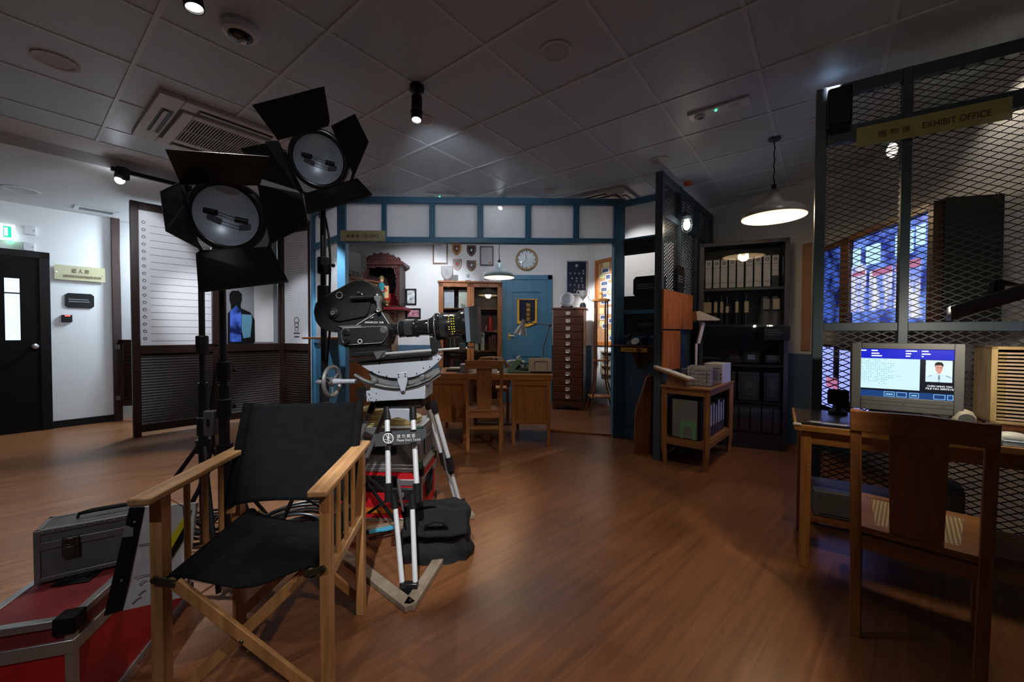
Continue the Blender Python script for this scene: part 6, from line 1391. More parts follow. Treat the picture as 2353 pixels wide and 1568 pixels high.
t = th('glass_award', 'rectangular grey glass award half behind the pale pendant', 'award', BT @ Vector((.26, .14, TZB)), bc_rz); g = G(); g.box(-.06, .06, 0, .02, 0, .17); obj('plate', g, mat('etched_glass', (.4, .4, .4)), t); g = G(); g.box(-.03, .03, -.003, 0, .04, .13); obj('picture', g, grey, t)
# blue door of the office
tdr = th('door_2', 'blue painted panelled door at the back of the office', None, (PB.hit(1210, 760).x, BWY, 0), 0, None, 'structure')
xo = PB.hit(1210, 760).x; X0, X1 = PB.hit(1152, 760).x - xo, PB.hit(1268, 760).x - xo; HZ = PB.hit(1210, 633).z
g = G(); g.box(X0, X0 + .08, -.05, 0, 0, HZ).box(X1 - .08, X1, -.05, 0, 0, HZ).box(X0, X1, -.05, 0, HZ - .08, HZ); obj('door_frame', g, blue, tdr, bev=.004)
g = G(); a_, b_ = X0 + .08, X1 - .08; g.box(a_, b_, -.02, 0, 0, HZ - .08)
m1, m2 = a_ + .12, b_ - .12; p1_, p2_ = .95, PB.hit(1210, 672).z
g.box(a_, m1, -.035, -.02, 0, HZ - .08).box(m2, b_, -.035, -.02, 0, HZ - .08).box(m1, m2, -.035, -.02, p2_, HZ - .08).box(m1, m2, -.035, -.02, .80, p1_).box(m1, m2, -.035, -.02, 0, .2)
obj('door_leaf', g, blue, tdr, bev=.003)
g = G(); hz_ = PB.hit(1165, 772).z; g.tube([(a_ + .06, -.035, hz_), (a_ + .06, -.075, hz_), (a_ + .15, -.08, hz_)], .009, 8); g.box(a_ + .04, a_ + .08, -.042, -.034, hz_ - .07, hz_ + .05); obj('door_handle', g, brass, tdr)
# pennant on the door
t, w_, h = wt('pennant', 'navy pennant with yellow characters and fringe hung on the blue door', 'pennant', PB, 1188, 689, 1234, 749, off=.05)
w_ *= .98
g = G(); g.tube([(-w_ / 2 - .02, 0, h), (w_ / 2 + .02, 0, h)], .012, 8); obj('rod', g, mat('golden_wood', (.55, .28, .03), .4), t)
pts = [(-w_ / 2, h), (w_ / 2, h), (w_ / 2, h * .09), (0, -.02), (-w_ / 2, h * .09)]
g = G(); g.poly([(x, -.004, z) for x, z in pts], (0, .006, 0)); obj('fringe', g, yel, t); g = G(); g.poly([(x * .80, -.007, z if z > h * .5 else z + .05) for x, z in pts], (0, .003, 0)); obj('cloth', g, navy, t)
text(t, '除\n暴\n安\n良', .02, h * .52, .075, h * .68, yel, -.010)
# clock
c_ = PB.hit(1210, 597); t = th('wall_clock', 'round wall clock with tan rim on the office wall', 'clock', c_ + Vector((0, 0, 0)), 0)
R_ = PB.hit(1235, 597).x - c_.x
g = G(); g.ring((0, -.02, 0), (0, 1, 0), R_ * .92, R_ * .10, 40, 8, 1.6); obj('rim', g, mat('tan_rim', (.38, .27, .12), .4), t)
g = G(); g.lathe([(R_ * .9, 0), (R_ * .9, .012)], (0, 0, 0), (0, -1, 0), 36); o = obj('dial', g, whitepanel, t)
g = G()
for k in range(12): q = k * math.pi / 6; r_ = R_ * .74; g.box(math.sin(q) * r_ - .008, math.sin(q) * r_ + .008, -.014, -.012, math.cos(q) * r_ - .01, math.cos(q) * r_ + .01)
obj('hour_mark', g, ink, o, sm=0)
g = G(); g.bar((0, -.016, 0), (-.018, -.016, R_ * .5), .009, .003); obj('hour_hand', g, ink, o); g = G(); g.bar((0, -.018, 0), (-R_ * .42, -.018, -R_ * .42), .006, .003); obj('minute_hand', g, ink, o)
g = G(); g.lathe([(R_ * .85, .022), (R_ * .6, .028), (.001, .032)], (0, 0, 0), (0, -1, 0), 30, cap=False); obj('glass', g, clear, t, sm=80)
# frames and shields
def frame(label, x0, y0, x1, y1, fm, pm, pl=PB, fw=.02, nl=6, nm='framed_certificate', cat='picture frame', seal=False):
    t, w_, h = wt(nm, label, cat, pl, x0, y0, x1, y1)
    g = G(); g.box(-w_ / 2, w_ / 2, -.025, 0, 0, fw).box(-w_ / 2, w_ / 2, -.025, 0, h - fw, h).box(-w_ / 2, -w_ / 2 + fw, -.025, 0, fw, h - fw).box(w_ / 2 - fw, w_ / 2, -.025, 0, fw, h - fw); obj('frame', g, fm, t, bev=.002)
    g = G(); g.box(-w_ / 2 + fw, w_ / 2 - fw, -.012, -.002, fw, h - fw); o = obj('sheet', g, pm, t)
    if nl: g = G(); lines(g, -w_ * .25, w_ * .25, h * .3, h * .7, nl, -.013, .2); g.sph((0, -.013, h * .85), w_ * .05, (1, .1, 1), 8); obj('lettering', g, lgrey, o, sm=0)
    if seal: g = G(); g.lathe([(.02, 0), (.02, .003)], (w_ * .25, -.012, h * .15), (0, -1, 0), 14); obj('red_seal', g, redp, o)
    return t, w_, h
frame('brown framed white certificate left of the four wall shields', 995, 559, 1029, 607, brownw, whitepanel)
frame('dark framed grey certificate with red seal right of the shields', 1103, 566, 1134, 611, dgrey, mat('grey_sheet', (.45, .45, .46), .7), seal=True)
for (a, b, c, d, m, m2, s) in ((1040, 560, 1060, 587, mat('shield_orange', (.42, .15, .01), .4), mahog, 'orange brown wall shield, top left of the four'), (1073, 564, 1094, 590, mahog, black, 'nearly black wall shield, top right of the four'),
                               (1041, 596, 1061, 622, brownw, mahog, 'brown wall shield with red crest, bottom left of the four'), (1073, 599, 1094, 624, brownw, dgrey, 'brown wall shield with grey crest, bottom right of the four')):
    t, w_, h = wt('wall_shield', s, 'shield', PB, a, b, c, d); g = G(); shield(g, w_, h, -.02, 0); obj('plaque', g, m, t, bev=.003); g = G(); shield(g, w_ * .6, h * .62, -.026, -.02, h * .2); obj('crest', g, m2, t)
    g = G(); g.sph((0, -.026, h * .55), w_ * .13, (1, .3, 1.2), 8); obj('emblem', g, redp if m is brownw and m2 is mahog else lgrey, t)
PBl = PB
vidp = mat('bright_photo', (.5, .55, .65), .4, noise=.9, nscale=14)
frame('black framed upright photograph on the wall right of the shrine', 933, 664, 957, 701, black, vidp, nl=0, nm='photo_frame', fw=.025)
frame('black framed wide photograph below the upright one', 933, 709, 967, 732, black, mat('red_photo', (.45, .2, .25), .4, noise=.8, nscale=16), nl=0, nm='photo_frame', fw=.025)
plaque('dark information plaque between the shrine and the photographs', PB, 905, 672, 930, 702, 4)
# rank poster
PQ = PR; 
t, w_, h = wt('rank_poster', 'dark blue framed poster of rank badges above the tall drawer cabinet', 'poster', PB, 1300, 600, 1348, 678, off=.02)
g = G(); g.box(-w_ / 2, w_ / 2, -.02, 0, 0, h); obj('frame', g, chrome, t, bev=.003); g = G(); g.box(-w_ / 2 + .02, w_ / 2 - .02, -.024, -.019, .02, h - .02); o = obj('sheet', g, mat('poster_blue', (.012, .020, .045), .25), t)
g = G()
for z, xs_ in ((.62, (-.3, -.08, .12, .32)), (.70, (.32,)), (.48, (-.22, .0, .24)), (.40, (.0, .24)), (.28, (-.3, -.1, .1, .3)), (.22, (.1, .3)), (.14, (-.1, .1))):
    for x in xs_: g.sph((x * w_, -.025, z * h), .017, (1, .2, 1), 8)
g.sph((0, -.025, h * .85), .03, (1, .2, 1), 10); obj('badge', g, grey, o)
# tall drawer cabinet
a = fl(1271, 937); b = fl(1342, 943); 
cl2, cr2 = atY(1271, 760, 6.33), atY(1341, 760, 6.20); W_ = (cr2 - cl2).length; rzc = math.atan2(cr2.y - cl2.y, cr2.x - cl2.x)
CH = atY(1305, 707, 6.26).z
t = th('drawer_cabinet', 'tall narrow dark cabinet of twelve drawers beside the blue door', 'cabinet', ((cl2.x + cr2.x) / 2, (cl2.y + cr2.y) / 2, 0), rzc)
g = G(); g.box(-W_ / 2, W_ / 2, 0, .45, .13, CH - .03); obj('carcass', g, mahog, t)
g = G(); g.box(-W_ / 2 - .02, W_ / 2 + .03, -.03, .47, CH - .03, CH); obj('top', g, mahog, t, bev=.004)
g = G(); pts = [(-W_ / 2, 0), (-W_ / 2 + .05, 0), (-W_ / 2 + .07, .05), (-W_ * .2, .05), (0, .08), (W_ * .2, .05), (W_ / 2 - .07, .05), (W_ / 2 - .05, 0), (W_ / 2, 0), (W_ / 2, .14), (-W_ / 2, .14)]
g.poly([(x, -.015, z) for x, z in pts], (0, .03, 0)); g.box(-W_ / 2, -W_ / 2 + .03, 0, .45, 0, .14).box(W_ / 2 - .03, W_ / 2, 0, .45, 0, .14); obj('plinth', g, mahog, t)
dh = (CH - .03 - .16) / 12
for k in range(12):
    z0 = .16 + k * dh; g = G(); g.box(-W_ / 2 + .015, W_ / 2 - .015, -.018, 0, z0 + .005, z0 + dh - .005); d = obj('drawer', g, mat('drawer_wood', (.085, .026, .012), .35, noise=.3, nscale=4, stretch=(1.5, 10, 10)), t, bev=.003)
    g = G(); g.box(-.035, .035, -.026, -.018, z0 + dh * .34, z0 + dh * .72); g.tube([(-.03, -.028, z0 + dh * .32), (0, -.04, z0 + dh * .26), (.03, -.028, z0 + dh * .32)], .006, 6); obj('label_handle', g, mat('handle_metal', (.55, .53, .48), .35, .5), d)
t = th('plate_trophy', 'round silver plate trophy on the tall drawer cabinet', 'trophy', Vector((atY(1303, 690, 6.35).x, 6.35, CH + .002)), 0)
g = G(); g.lathe([(.12, 0), (.12, .008), (.085, .014), (.08, .004), (.001, .006)], (0, 0, .13), (0, -1, .12), 40); obj('plate', g, chrome, t, sm=60); g = G(); g.box(-.09, .09, -.02, .05, 0, .03); obj('stand', g, black, t, bev=.006)
t = th('cup_trophy', 'silver two handled cup trophy on the tall drawer cabinet', 'trophy', Vector((atY(1339, 690, 6.35).x, 6.33, CH + .002)), 0)
g = G(); g.lathe([(.05, 0), (.05, .05), (.035, .06), (.035, .075)], (0, 0, 0), (0, 0, 1), 20); obj('base', g, black, t)
g = G(); g.lathe([(.03, .075), (.012, .10), (.012, .13), (.04, .16), (.055, .20), (.06, .26), (.065, .27), (.055, .265)], (0, 0, 0), (0, 0, 1), 24, cap=False); obj('cup', g, steel, t, sm=60)
for s in (-1, 1): g = G(); g.tube([(s * .055, 0, .25), (s * .09, 0, .27), (s * .10, 0, .24), (s * .08, 0, .19), (s * .045, 0, .17)], .005, 6); obj('handle', g, steel, t)
# coat stand
cs = Vector((atY(1380, 760, 5.95).x, 5.95, 0)); t = th('coat_stand', 'tall wooden coat stand in front of the pinboard', 'coat stand', cs, 0)
g = G(); zt_ = atY(1381, 665, 5.95).z; g.lathe([(.03, zt_ - .16), (.035, zt_ - .12), (.02, zt_ - .09), (.028, zt_ - .05), (.012, zt_ - .02), (.004, zt_ + .02)], (0, 0, 0), (0, 0, 1), 16); obj('finial', g, teak, t)
for dx, dy in ((-.07, -.05), (.09, -.05), (.09, .08), (-.07, .08)):
    g = G(); g.tube([(dx, dy, zt_ - .16), (dx, dy, .85), (dx * 1.1, dy * 1.1, .5), (dx * 2.6, dy * 2.6, .0)], [.012, .012, .012, .012], 8); obj('leg', g, brownw, t)
g = G(); g.lathe([(.13, zt_ - .18), (.13, zt_ - .15)], (.01, .015, 0), (0, 0, 1), 24); obj('collar', g, teak, t)
g = G(); g.box(-.1, .12, -.08, .11, .80, .82); g.box(-.16, .18, -.13, .16, .26, .28); obj('shelf_ring', g, teak, t)
for s in (-1, 1): g = G(); g.tube([(s * .10, 0, zt_ - .17), (s * .17, 0, zt_ - .16), (s * .19, 0, zt_ - .1)], .006, 6); obj('hook', g, steel, t)
# pinboard on the office right wall
t, w_, h = wt('pinboard', 'wood framed cork pinboard covered with photographs and notes', 'pinboard', PR, 1369, 592, 1440, 795)
f = .06
g = G(); g.box(-w_ / 2, w_ / 2, -.03, 0, 0, f).box(-w_ / 2, w_ / 2, -.03, 0, h - f, h).box(-w_ / 2, -w_ / 2 + f, -.03, 0, f, h - f).box(w_ / 2 - f, w_ / 2, -.03, 0, f, h - f); obj('frame', g, orange_wood, t, bev=.003)
g = G(); g.box(-w_ / 2 + f, w_ / 2 - f, -.012, 0, f, h - f); obj('cork_face', g, cork, t)
notes = [(1386, 603, 1400, 614, 'yellow'), (1383, 616, 1400, 628, 'photo'), (1378, 630, 1390, 640, 'yellow'), (1391, 630, 1404, 644, 'photo'), (1380, 646, 1398, 658, 'photo'), (1396, 650, 1414, 664, 'white'), (1379, 660, 1396, 672, 'photo'), (1398, 664, 1408, 676, 'yellow'), (1381, 674, 1396, 685, 'photo'), (1394, 678, 1410, 700, 'white'),
         (1380, 688, 1397, 700, 'photo'), (1378, 708, 1388, 722, 'yellow'), (1392, 706, 1412, 722, 'white'), (1379, 724, 1392, 735, 'photo'), (1398, 731, 1414, 744, 'photo'), (1378, 738, 1388, 750, 'yellow'), (1384, 744, 1396, 756, 'photo'), (1396, 758, 1408, 770, 'yellow'), (1399, 771, 1414, 784, 'photo')]
PRo = Plane(PR.o + PR.n * .0125, PR.o + PR.n * .0125 + PR.d); ph = mat('snapshot', (.10, .12, .20), .4, noise=.8, nscale=20); pw = mat('photo_white', (.75, .75, .75), .6); py_ = mat('note_yellow', (.62, .60, .30), .8)
words = ['uppermost', 'second', 'third', 'fourth', 'fifth', 'sixth', 'seventh', 'eighth', 'ninth', 'tenth']
cnt = {}
for k, (x0, y0, x1, y1, kd) in enumerate(notes):
    i = cnt.get(kd, 0); cnt[kd] = i + 1
    nmz = {'yellow': 'yellow note pinned to the cork board, %s of the yellow ones from the top', 'photo': 'white bordered photograph on the cork board, %s photograph from the top', 'white': 'white sheet pinned to the cork board, %s white sheet from the top'}[kd] % words[i]
    t, w2, h2 = wt({'yellow': 'sticky_note', 'photo': 'pinned_photograph', 'white': 'pinned_sheet'}[kd], nmz, {'yellow': 'note', 'photo': 'photograph', 'white': 'sheet'}[kd], PRo, x0, y0, x1, y1, 'papers on the pinboard', off=.001 + .0012 * (k % 3))
    g = G(); g.box(-w2 / 2, w2 / 2, -.001, 0, 0, h2); obj('paper', g, {'yellow': py_, 'photo': pw, 'white': pw}[kd], t, sm=0)
    if kd == 'photo': g = G(); g.box(-w2 * .38, w2 * .38, -.0016, -.001, h2 * .2, h2 * .85); obj('image', g, ph, t, sm=0)
t, w_, h = wt('key_cabinet', 'cream metal key cabinet with tags on the blue dado', 'key cabinet', PR, 1385, 808, 1420, 862)
g = G(); g.box(-w_ / 2, w_ / 2, -.06, 0, 0, .02).box(-w_ / 2, w_ / 2, -.06, 0, h - .02, h).box(-w_ / 2, -w_ / 2 + .02, -.06, 0, 0, h).box(w_ / 2 - .02, w_ / 2, -.06, 0, 0, h).box(-w_ / 2, w_ / 2, -.06, 0, h * .36, h * .45).box(-w_ / 2, w_ / 2, -.01, 0, 0, h); obj('casing', g, cream, t)
g = G(); g.box(-w_ / 2 + .02, w_ / 2 - .02, -.015, -.01, h * .46, h - .02); obj('dark_interior', g, dgrey, t)
for x, z in ((.1 * w_, .38 * h), (.2 * w_, .1 * h)): g = G(); g.box(x, x + .06, -.066, -.062, z, z + .1); obj('tag', g, tagm, t)
t, w_, h = wt('small_notice', 'small cream notice above the cork board', 'notice', PR, 1413, 564, 1425, 579); g = G(); g.box(-w_ / 2, w_ / 2, -.01, 0, 0, h); obj('board', g, cream, t); g = G(); g.ring((0, -.012, h * .55), (0, 1, 0), w_ * .25, .006, 12, 5); obj('mark', g, ink, t)
# left side: dark cabinet, trophy shield, shrine
c1, c2_ = atY(795, 700, 5.55), atY(868, 700, 6.1); ZC = atY(830, 643, 5.85).z
PC = Plane(c1, c2_); t = th('tall_cabinet', 'dark brown tall cabinet in the left corner of the office', 'cabinet', (c1.x, c1.y, 0), PC.rz); Lc = (c2_ - c1).to_2d().length
g = G(); g.box(0, Lc, 0, .05, 0, ZC - .02); obj('front', g, brownw, t); g = G(); g.box(0, Lc, .05, .30, 0, ZC - .02); obj('carcass', g, mahog, t); g = G(); g.box(-.02, Lc + .02, -.03, .32, ZC - .02, ZC + .01); obj('top', g, mahog, t, bev=.004)
g = G(); g.box(.08, Lc - .08, -.01, 0, .9, ZC - .12); obj('door_panel', g, mahog, t)
sc2 = atY(813, 602, 5.75); t = th('shield_trophy', 'large scalloped dark shield with grey plate on the left cabinet', 'trophy', (sc2.x, 5.78, ZC + .012), PC.rz - .1)
wS_, hS_ = .42, .46
pts = [(-.5, .80), (-.36, .93), (-.2, .90), (-.04, 1.0), (.12, .92), (.3, .92), (.46, .74), (.5, .55), (.49, .3), (.36, .12), (.14, .02), (-.14, .02), (-.36, .14), (-.5, .36)]
g = G(); g.poly([(x * wS_, -.0, .02 + z * hS_) for x, z in pts], (0, .03, 0)); obj('backing', g, mat('dark_veneer', (.02, .013, .010), .4), t, bev=.004)
g = G(); g.poly([(-.30 * wS_, -.006, .22 * hS_), (.26 * wS_, -.006, .20 * hS_), (.24 * wS_, -.006, .80 * hS_), (-.32 * wS_, -.006, .82 * hS_)], (0, .006, 0)); obj('centre_plate', g, mat('trophy_grey', (.075, .075, .075), .4), t)
for k in range(11):
    q = -2.6 + k * .42 + 1.0; g = G(); g.sph((math.sin(q) * .41 * wS_, -.002, .02 + hS_ * .5 - math.cos(q) * .42 * hS_), .014, (1, .3, 1.1), 8); obj('name_shield', g, mat('dull_badge', (.10, .10, .10), .4), t)
g = G(); g.box(-.08, .08, -.02, .06, 0, .03); obj('foot', g, mahog, t)
# shrine on its shelf
SY = 6.55; s0 = atY(832, 705, SY); s1 = atY(928, 705, SY)
t = th('shrine_shelf', 'red edged bracket shelf carrying the carved shrine', 'shelf', ((s0.x + s1.x) / 2, 6.78, s0.z - .05), 0); hw2 = (s1.x - s0.x) / 2
g = G(); g.box(-hw2, hw2, -.23, .21, 0, .05); obj('board', g, mat('red_edge', (.16, .012, .016), .4), t, bev=.006); g = G(); g.box(-hw2 + .1, hw2 - .2, -.15, .21, -.03, 0); g.box(.05, .12, -.0, .21, -.7, 0); obj('bracket', g, mat('bracket_wood', (.2, .12, .07), .5), t)
t = th('household_shrine', 'carved dark red wooden shrine on the office wall', 'shrine', ((s0.x + s1.x) / 2 - .04, 6.78, s0.z + .002), 0)
hwS = .30; ZS = atY(880, 590, 6.6).z - s0.z
g = G(); g.box(-hwS, -hwS + .03, -.16, .18, 0, ZS - .1).box(hwS - .03, hwS, -.16, .18, 0, ZS - .1).box(-hwS, hwS, .15, .18, 0, ZS - .1); g.box(-hwS, hwS, -.16, .18, 0, .02); obj('niche', g, mat('shrine_dark', (.02, .006, .005), .5), t)
g = G(); g.box(-hwS + .03, hwS - .03, .10, .13, .02, .25); obj('red_back_panel', g, redp, t)
g = G(); g.box(-hwS - .09, hwS + .08, -.22, .18, ZS - .14, ZS - .10); g.box(-hwS - .05, hwS + .04, -.20, .18, ZS - .10, ZS - .07); obj('roof_board', g, shrinew, t, bev=.004)
def fret(name, pts, y, parent, seed):
    random.seed(seed); g = G(); g.poly([(x, y, z) for x, z in pts], (0, .012, 0)); x0 = min(p[0] for p in pts); x1 = max(p[0] for p in pts); z0 = min(p[1] for p in pts); z1 = max(p[1] for p in pts)
    for k in range(int(26 * (x1 - x0) * (z1 - z0) / .03) + 5):
        x, z = random.uniform(x0 + .01, x1 - .01), random.uniform(z0 + .01, z1 - .01)
        inside = False; n = len(pts)
        for i in range(n):
            a, b = pts[i], pts[(i + 1) % n]
            if (a[1] > z) != (b[1] > z) and x < (b[0] - a[0]) * (z - a[1]) / (b[1] - a[1]) + a[0]: inside = not inside
        if inside: g.ring((x, y - .004, z), (0, 1, 0), random.uniform(.012, .02), .005, 10, 5)
    return obj(name, g, shrinew, parent, sm=30)
cr2_ = [(-.30, 0), (-.33, .03), (-.28, .06), (-.24, .05), (-.21, .085), (-.16, .08), (-.12, .12), (-.06, .105), (-.0, .135), (.06, .11), (.11, .125), (.15, .085), (.20, .09), (.24, .05), (.29, .055), (.32, .02), (.30, 0)]
fret('carved_crest', [(x, z + ZS - .07) for x, z in cr2_], -.19, t, 3)
fret('carved_valance', [(-hwS - .04, ZS - .14), (hwS + .04, ZS - .14), (hwS, ZS - .24), (hwS - .1, ZS - .19), (0, ZS - .17), (-hwS + .1, ZS - .19), (-hwS, ZS - .24)], -.19, t, 4)
for s in (-1, 1): fret('carved_side', [(s * hwS, ZS - .2), (s * (hwS - .10), ZS - .22), (s * (hwS - .05), ZS - .34), (s * (hwS - .07), .25), (s * (hwS - .04), .12), (s * hwS, .02)], -.175, t, 5 + s)
t = th('deity_figurine', 'painted figurine in teal and red robes inside the shrine', 'figurine', (atY(875, 660, 6.62).x, 6.66, s0.z + .022), 0)
g = G(); g.lathe([(.075, 0), (.08, .06), (.06, .20), (.05, .26), (.065, .33), (.045, .37), (.02, .39)], (0, 0, 0), (0, 0, 1), 18); obj('robe', g, teal, t)
g = G(); g.sph((0, 0, .42), .036, (1, 1, 1.15), 14); obj('head', g, pink, t); g = G(); g.lathe([(.04, .44), (.045, .47), (.02, .50)], (0, 0, 0), (0, 0, 1), 14); obj('crown', g, gold, t)
for s in (-1, 1): g = G(); g.tube([(s * .055, 0, .33), (s * .085, -.03, .25), (s * .03, -.06, .23)], [.022, .02, .012], 8); obj('sleeve', g, redp, t)
g = G(); g.ring((0, 0, .24), (0, 0, 1), .055, .008, 18, 6); obj('sash', g, redp, t); g = G(); g.box(.06, .12, -.03, .0, .05, .33); obj('gold_banner', g, mat('gold_red', (.7, .45, .2), .5), t)
t = th('incense_cup', 'small red and gold incense cup before the figurine', 'incense burner', (atY(888, 700, 6.58).x, 6.60, s0.z + .022), 0)
g = G(); g.lathe([(.03, 0), (.02, .02), (.045, .05), (.05, .08), (.04, .08)], (0, 0, 0), (0, 0, 1), 16); obj('cup', g, gold, t)
g = G()
for k in range(7): q = k * .9; g.tube([(0, 0, .07), (.06 * math.cos(q), .04 * math.sin(q), .12)], [.008, .014], 6)
obj('red_flower', g, redp, t)
# ============================================================ TABLE WITH TRAYS (right of the blue leaf)
ta, tb = Vector((1.415, 3.71, 0)), Vector((1.70, 3.455, 0)); tu = (tb - ta).normalized(); tW = (tb - ta).length + .03
trz = math.atan2(tu.y, tu.x); tO = (ta + tb) / 2; TL = .84; TH = .735
tt = th('side_table', 'small wooden table with lower shelf in front of the evidence cabinet', 'table', tO, trz)
oak3 = woodm('amber_oak', (.30, .135, .045), .38); oak3x = woodm('amber_oak_across', (.30, .135, .045), .38, (1.5, 10, 10))
g = G(); g.box(-tW / 2 - .01, tW / 2 + .01, -.01, TL, TH - .018, TH); obj('tabletop', g, oak3x, tt, bev=.003)
for x in (-1, 1):
    for y in (.02, TL - .03):
        g = G(); X = x * (tW / 2 - .02); g.tube([(X, y, TH - .018), (X, y, .16), (X - x * .012, y, 0)], [.028, .028, .019], 4); obj('leg', g, oak3, tt, sm=0)
for z0, z1, nm in ((TH - .075, TH - .018, 'apron'), (.19, .235, 'lower_rail')):
    for y in (.01, TL - .03): g = G(); g.box(-tW / 2 + .02, tW / 2 - .02, y, y + .018, z0, z1); obj(nm, g, oak3x, tt, bev=.002)
    for x in (-tW / 2 + .01, tW / 2 - .028): g = G(); g.box(x, x + .018, .03, TL - .03, z0, z1); obj(nm, g, oak3x, tt, bev=.002)
g = G(); g.box(-tW / 2 + .02, tW / 2 - .02, .02, TL - .02, .235, .25); obj('lower_shelf', g, oak3x, tt)
TT_ = MW(tt)
def ont(x, y, z=TH): return TT_ @ Vector((x, y, z + .001))
t = th('bookend_file', 'dark green ledger held by a mint bookend under the table', 'ledger', ont(-.02, .05, .25), trz)
g = G(); g.box(-.13, .15, 0, .20, 0, .37); obj('ledger', g, black, t, bev=.003)
g = G(); g.box(-.10, .12, -.004, 0, .01, .36); obj('grey_face', g, mat('grey_board', (.20, .21, .21), .6), t)
g = G(); pts = [(-.03, 0), (-.03, .15), (-.01, .17), (.09, .17), (.11, .15), (.11, 0), (.075, 0), (.075, .09), (.055, .115), (.025, .115), (.005, .09), (.005, 0)]; g.poly([(x, -.008, z + .005) for x, z in pts], (0, .004, 0)); obj('bookend', g, mat('mint_plate', (.15, .38, .20), .45), t)
random.seed(3)
lw = ['nearest', 'second nearest', 'third nearest', 'fourth nearest', 'fifth nearest', 'farthest']
for k in range(6):
    t = th('binder', 'slim white binder under the table, %s of the six' % lw[k], 'binder', ont(tW / 2 - .06, .30 + k * .085, .25), trz + math.pi / 2 + random.uniform(-.06, .06), 'slim binders under the table')
    h = random.uniform(.28, .33); g = G(); g.box(-.03, .03, 0, .2, 0, h); obj('cover', g, inkd, t); g = G(); g.box(-.022, .022, -.002, 0, .10, h - .01); obj('spine_label', g, offw, t)
# basket, card rack, white files on top
t = th('wire_basket', 'wire desk basket on the wooden side table', 'basket', ont(.06, .13), trz); g = G()
W2, D2, H2 = .13, .30, .15
for i in range(8):
    x = -W2 + i * 2 * W2 / 7; g.tube([(x, 0, H2), (x, 0, 0), (x, D2, 0), (x, D2, H2)], .0016, 5)
for i in range(9):
    y = i * D2 / 8; g.tube([(-W2, y, H2), (-W2, y, 0), (W2, y, 0), (W2, y, H2)], .0016, 5)
for z in (0.04, .08, .12): g.tube([(-W2, 0, z), (W2, 0, z), (W2, D2, z), (-W2, D2, z), (-W2, 0, z)], .0016, 5)
obj('wire_grid', g, steel, t); g = G(); g.tube([(-W2, 0, H2), (W2, 0, H2), (W2, D2, H2), (-W2, D2, H2), (-W2, 0, H2)], .004, 6); g.ring((0.02, -.004, .12), (0, 1, 0), .07, .003, 24, 5); obj('rim', g, steel, t)
t = th('paper_file', 'pale file box standing inside the wire basket', 'box file', ont(.07, .17, TH + .004), trz); g = G(); g.box(-.10, .10, 0, .03, 0, .17); g.box(-.09, .10, .04, .07, 0, .18); obj('paper', g, binderw, t)
t = th('box_file', 'white box file with holes behind the wire basket', 'box file', ont(.10, .46), trz); g = G(); g.box(-.07, .10, 0, .30, 0, .19); obj('body', g, offw, t, bev=.003); g = G(); g.box(-.02, .06, -.002, 0, .03, .15); obj('label', g, mat('pale_blue_label', (.3, .36, .55), .6), t)
for z in (.05, .09): g = G(); g.lathe([(.008, 0), (.008, .003)], (.085, -.002, z), (0, -1, 0), 10); obj('finger_hole', g, black, t)
t = th('card_rack', 'tilted wooden rack of pale index cards overhanging the table', 'card rack', ont(-.11, -.02), trz - .05)
T_ = Matrix.Rotation(math.radians(-4), 4, 'X') @ Matrix.Rotation(math.radians(16), 4, 'Y')
g = G(); g.T = Matrix.Translation((.0, 0, .10)) @ T_; g.box(-.17, .17, -.02, .12, 0, .018); obj('wooden_base', g, oak3, t, bev=.003)
g = G(); g.T = Matrix.Translation((.0, 0, .12)) @ T_; g.box(-.17, .17, -.02, .12, 0, .012); obj('card_face', g, paper, t)
g = G(); g.T = Matrix.Translation((.0, 0, .14)) @ T_
for k in range(5): g.bar((-.13 + k * .065, .02, .004), (-.11 + k * .065, .06, .004), .007, .003)
obj('clip', g, steel, t); g = G(); g.poly([(-.06, .03, 0), (.12, .03, 0), (.12, .03, .06), (0, .03, .11), (-.04, .03, .11)], (0, .05, 0)); obj('foot', g, oak3, t)
# fluorescent magnifier lamp at the table
lb = ont(-.02, .60); q1 = atY(1601, 800, 4.1)
t = th('task_lamp', 'white folding task lamp on the side table', 'lamp', (atY(1601, 840, 4.0).x, 4.02, TH + .001), 0); q0 = MW(t).translation
g = G(); g.box(-.05, .05, -.05, .05, 0, .02); obj('base', g, offw, t, bev=.004)
g = G(); g.bar((0, 0, .02), atY(1600, 790, 4.02) - q0, .022, .018); g.bar(atY(1604, 790, 4.02) - q0, atY(1616, 742, 4.02) - q0, .03, .03); obj('arm', g, offw, t, bev=.002)
g = G(); g.poly([p - q0 for p in pp([(1600, 716), (1608, 715), (1656, 734), (1652, 737), (1602, 737)], 3.96)], (0, .10, 0)); obj('hood', g, cream, t, bev=.003)
# ============================================================ EVIDENCE CABINET
e0, e1 = Vector((2.07, 4.40, 0)), Vector((2.83, 4.07, 0)); PE = Plane(e0, e1); eW = (e1 - e0).length; EH = PE.hit(1815, 545).z; ED = .29
ec = th('evidence_cabinet', 'tall black glass fronted cabinet of files and evidence', 'cabinet', e0, PE.rz)
ebl = mat('cabinet_steel', (.030, .030, .034), .45)
def ez(py, px=1710): return PE.hit(px, py).z
g = G(); g.box(0, .04, 0, ED, 0, EH); obj('side_panel', g, ebl, ec); g = G(); g.box(eW - .04, eW, 0, ED, 0, EH); obj('side_panel', g, ebl, ec, bev=.002)
g = G(); g.box(0, eW, ED - .01, ED, 0, EH); obj('back_panel', g, black, ec); g = G(); g.box(0, eW, 0, ED, EH - .04, EH); obj('top', g, ebl, ec, bev=.003)
SZ = [ez(661), ez(746), ez(838), ez(922), .16]
for z in SZ: g = G(); g.box(.04, eW - .04, .02, ED - .01, z - .025, z); obj('shelf', g, ebl, ec)
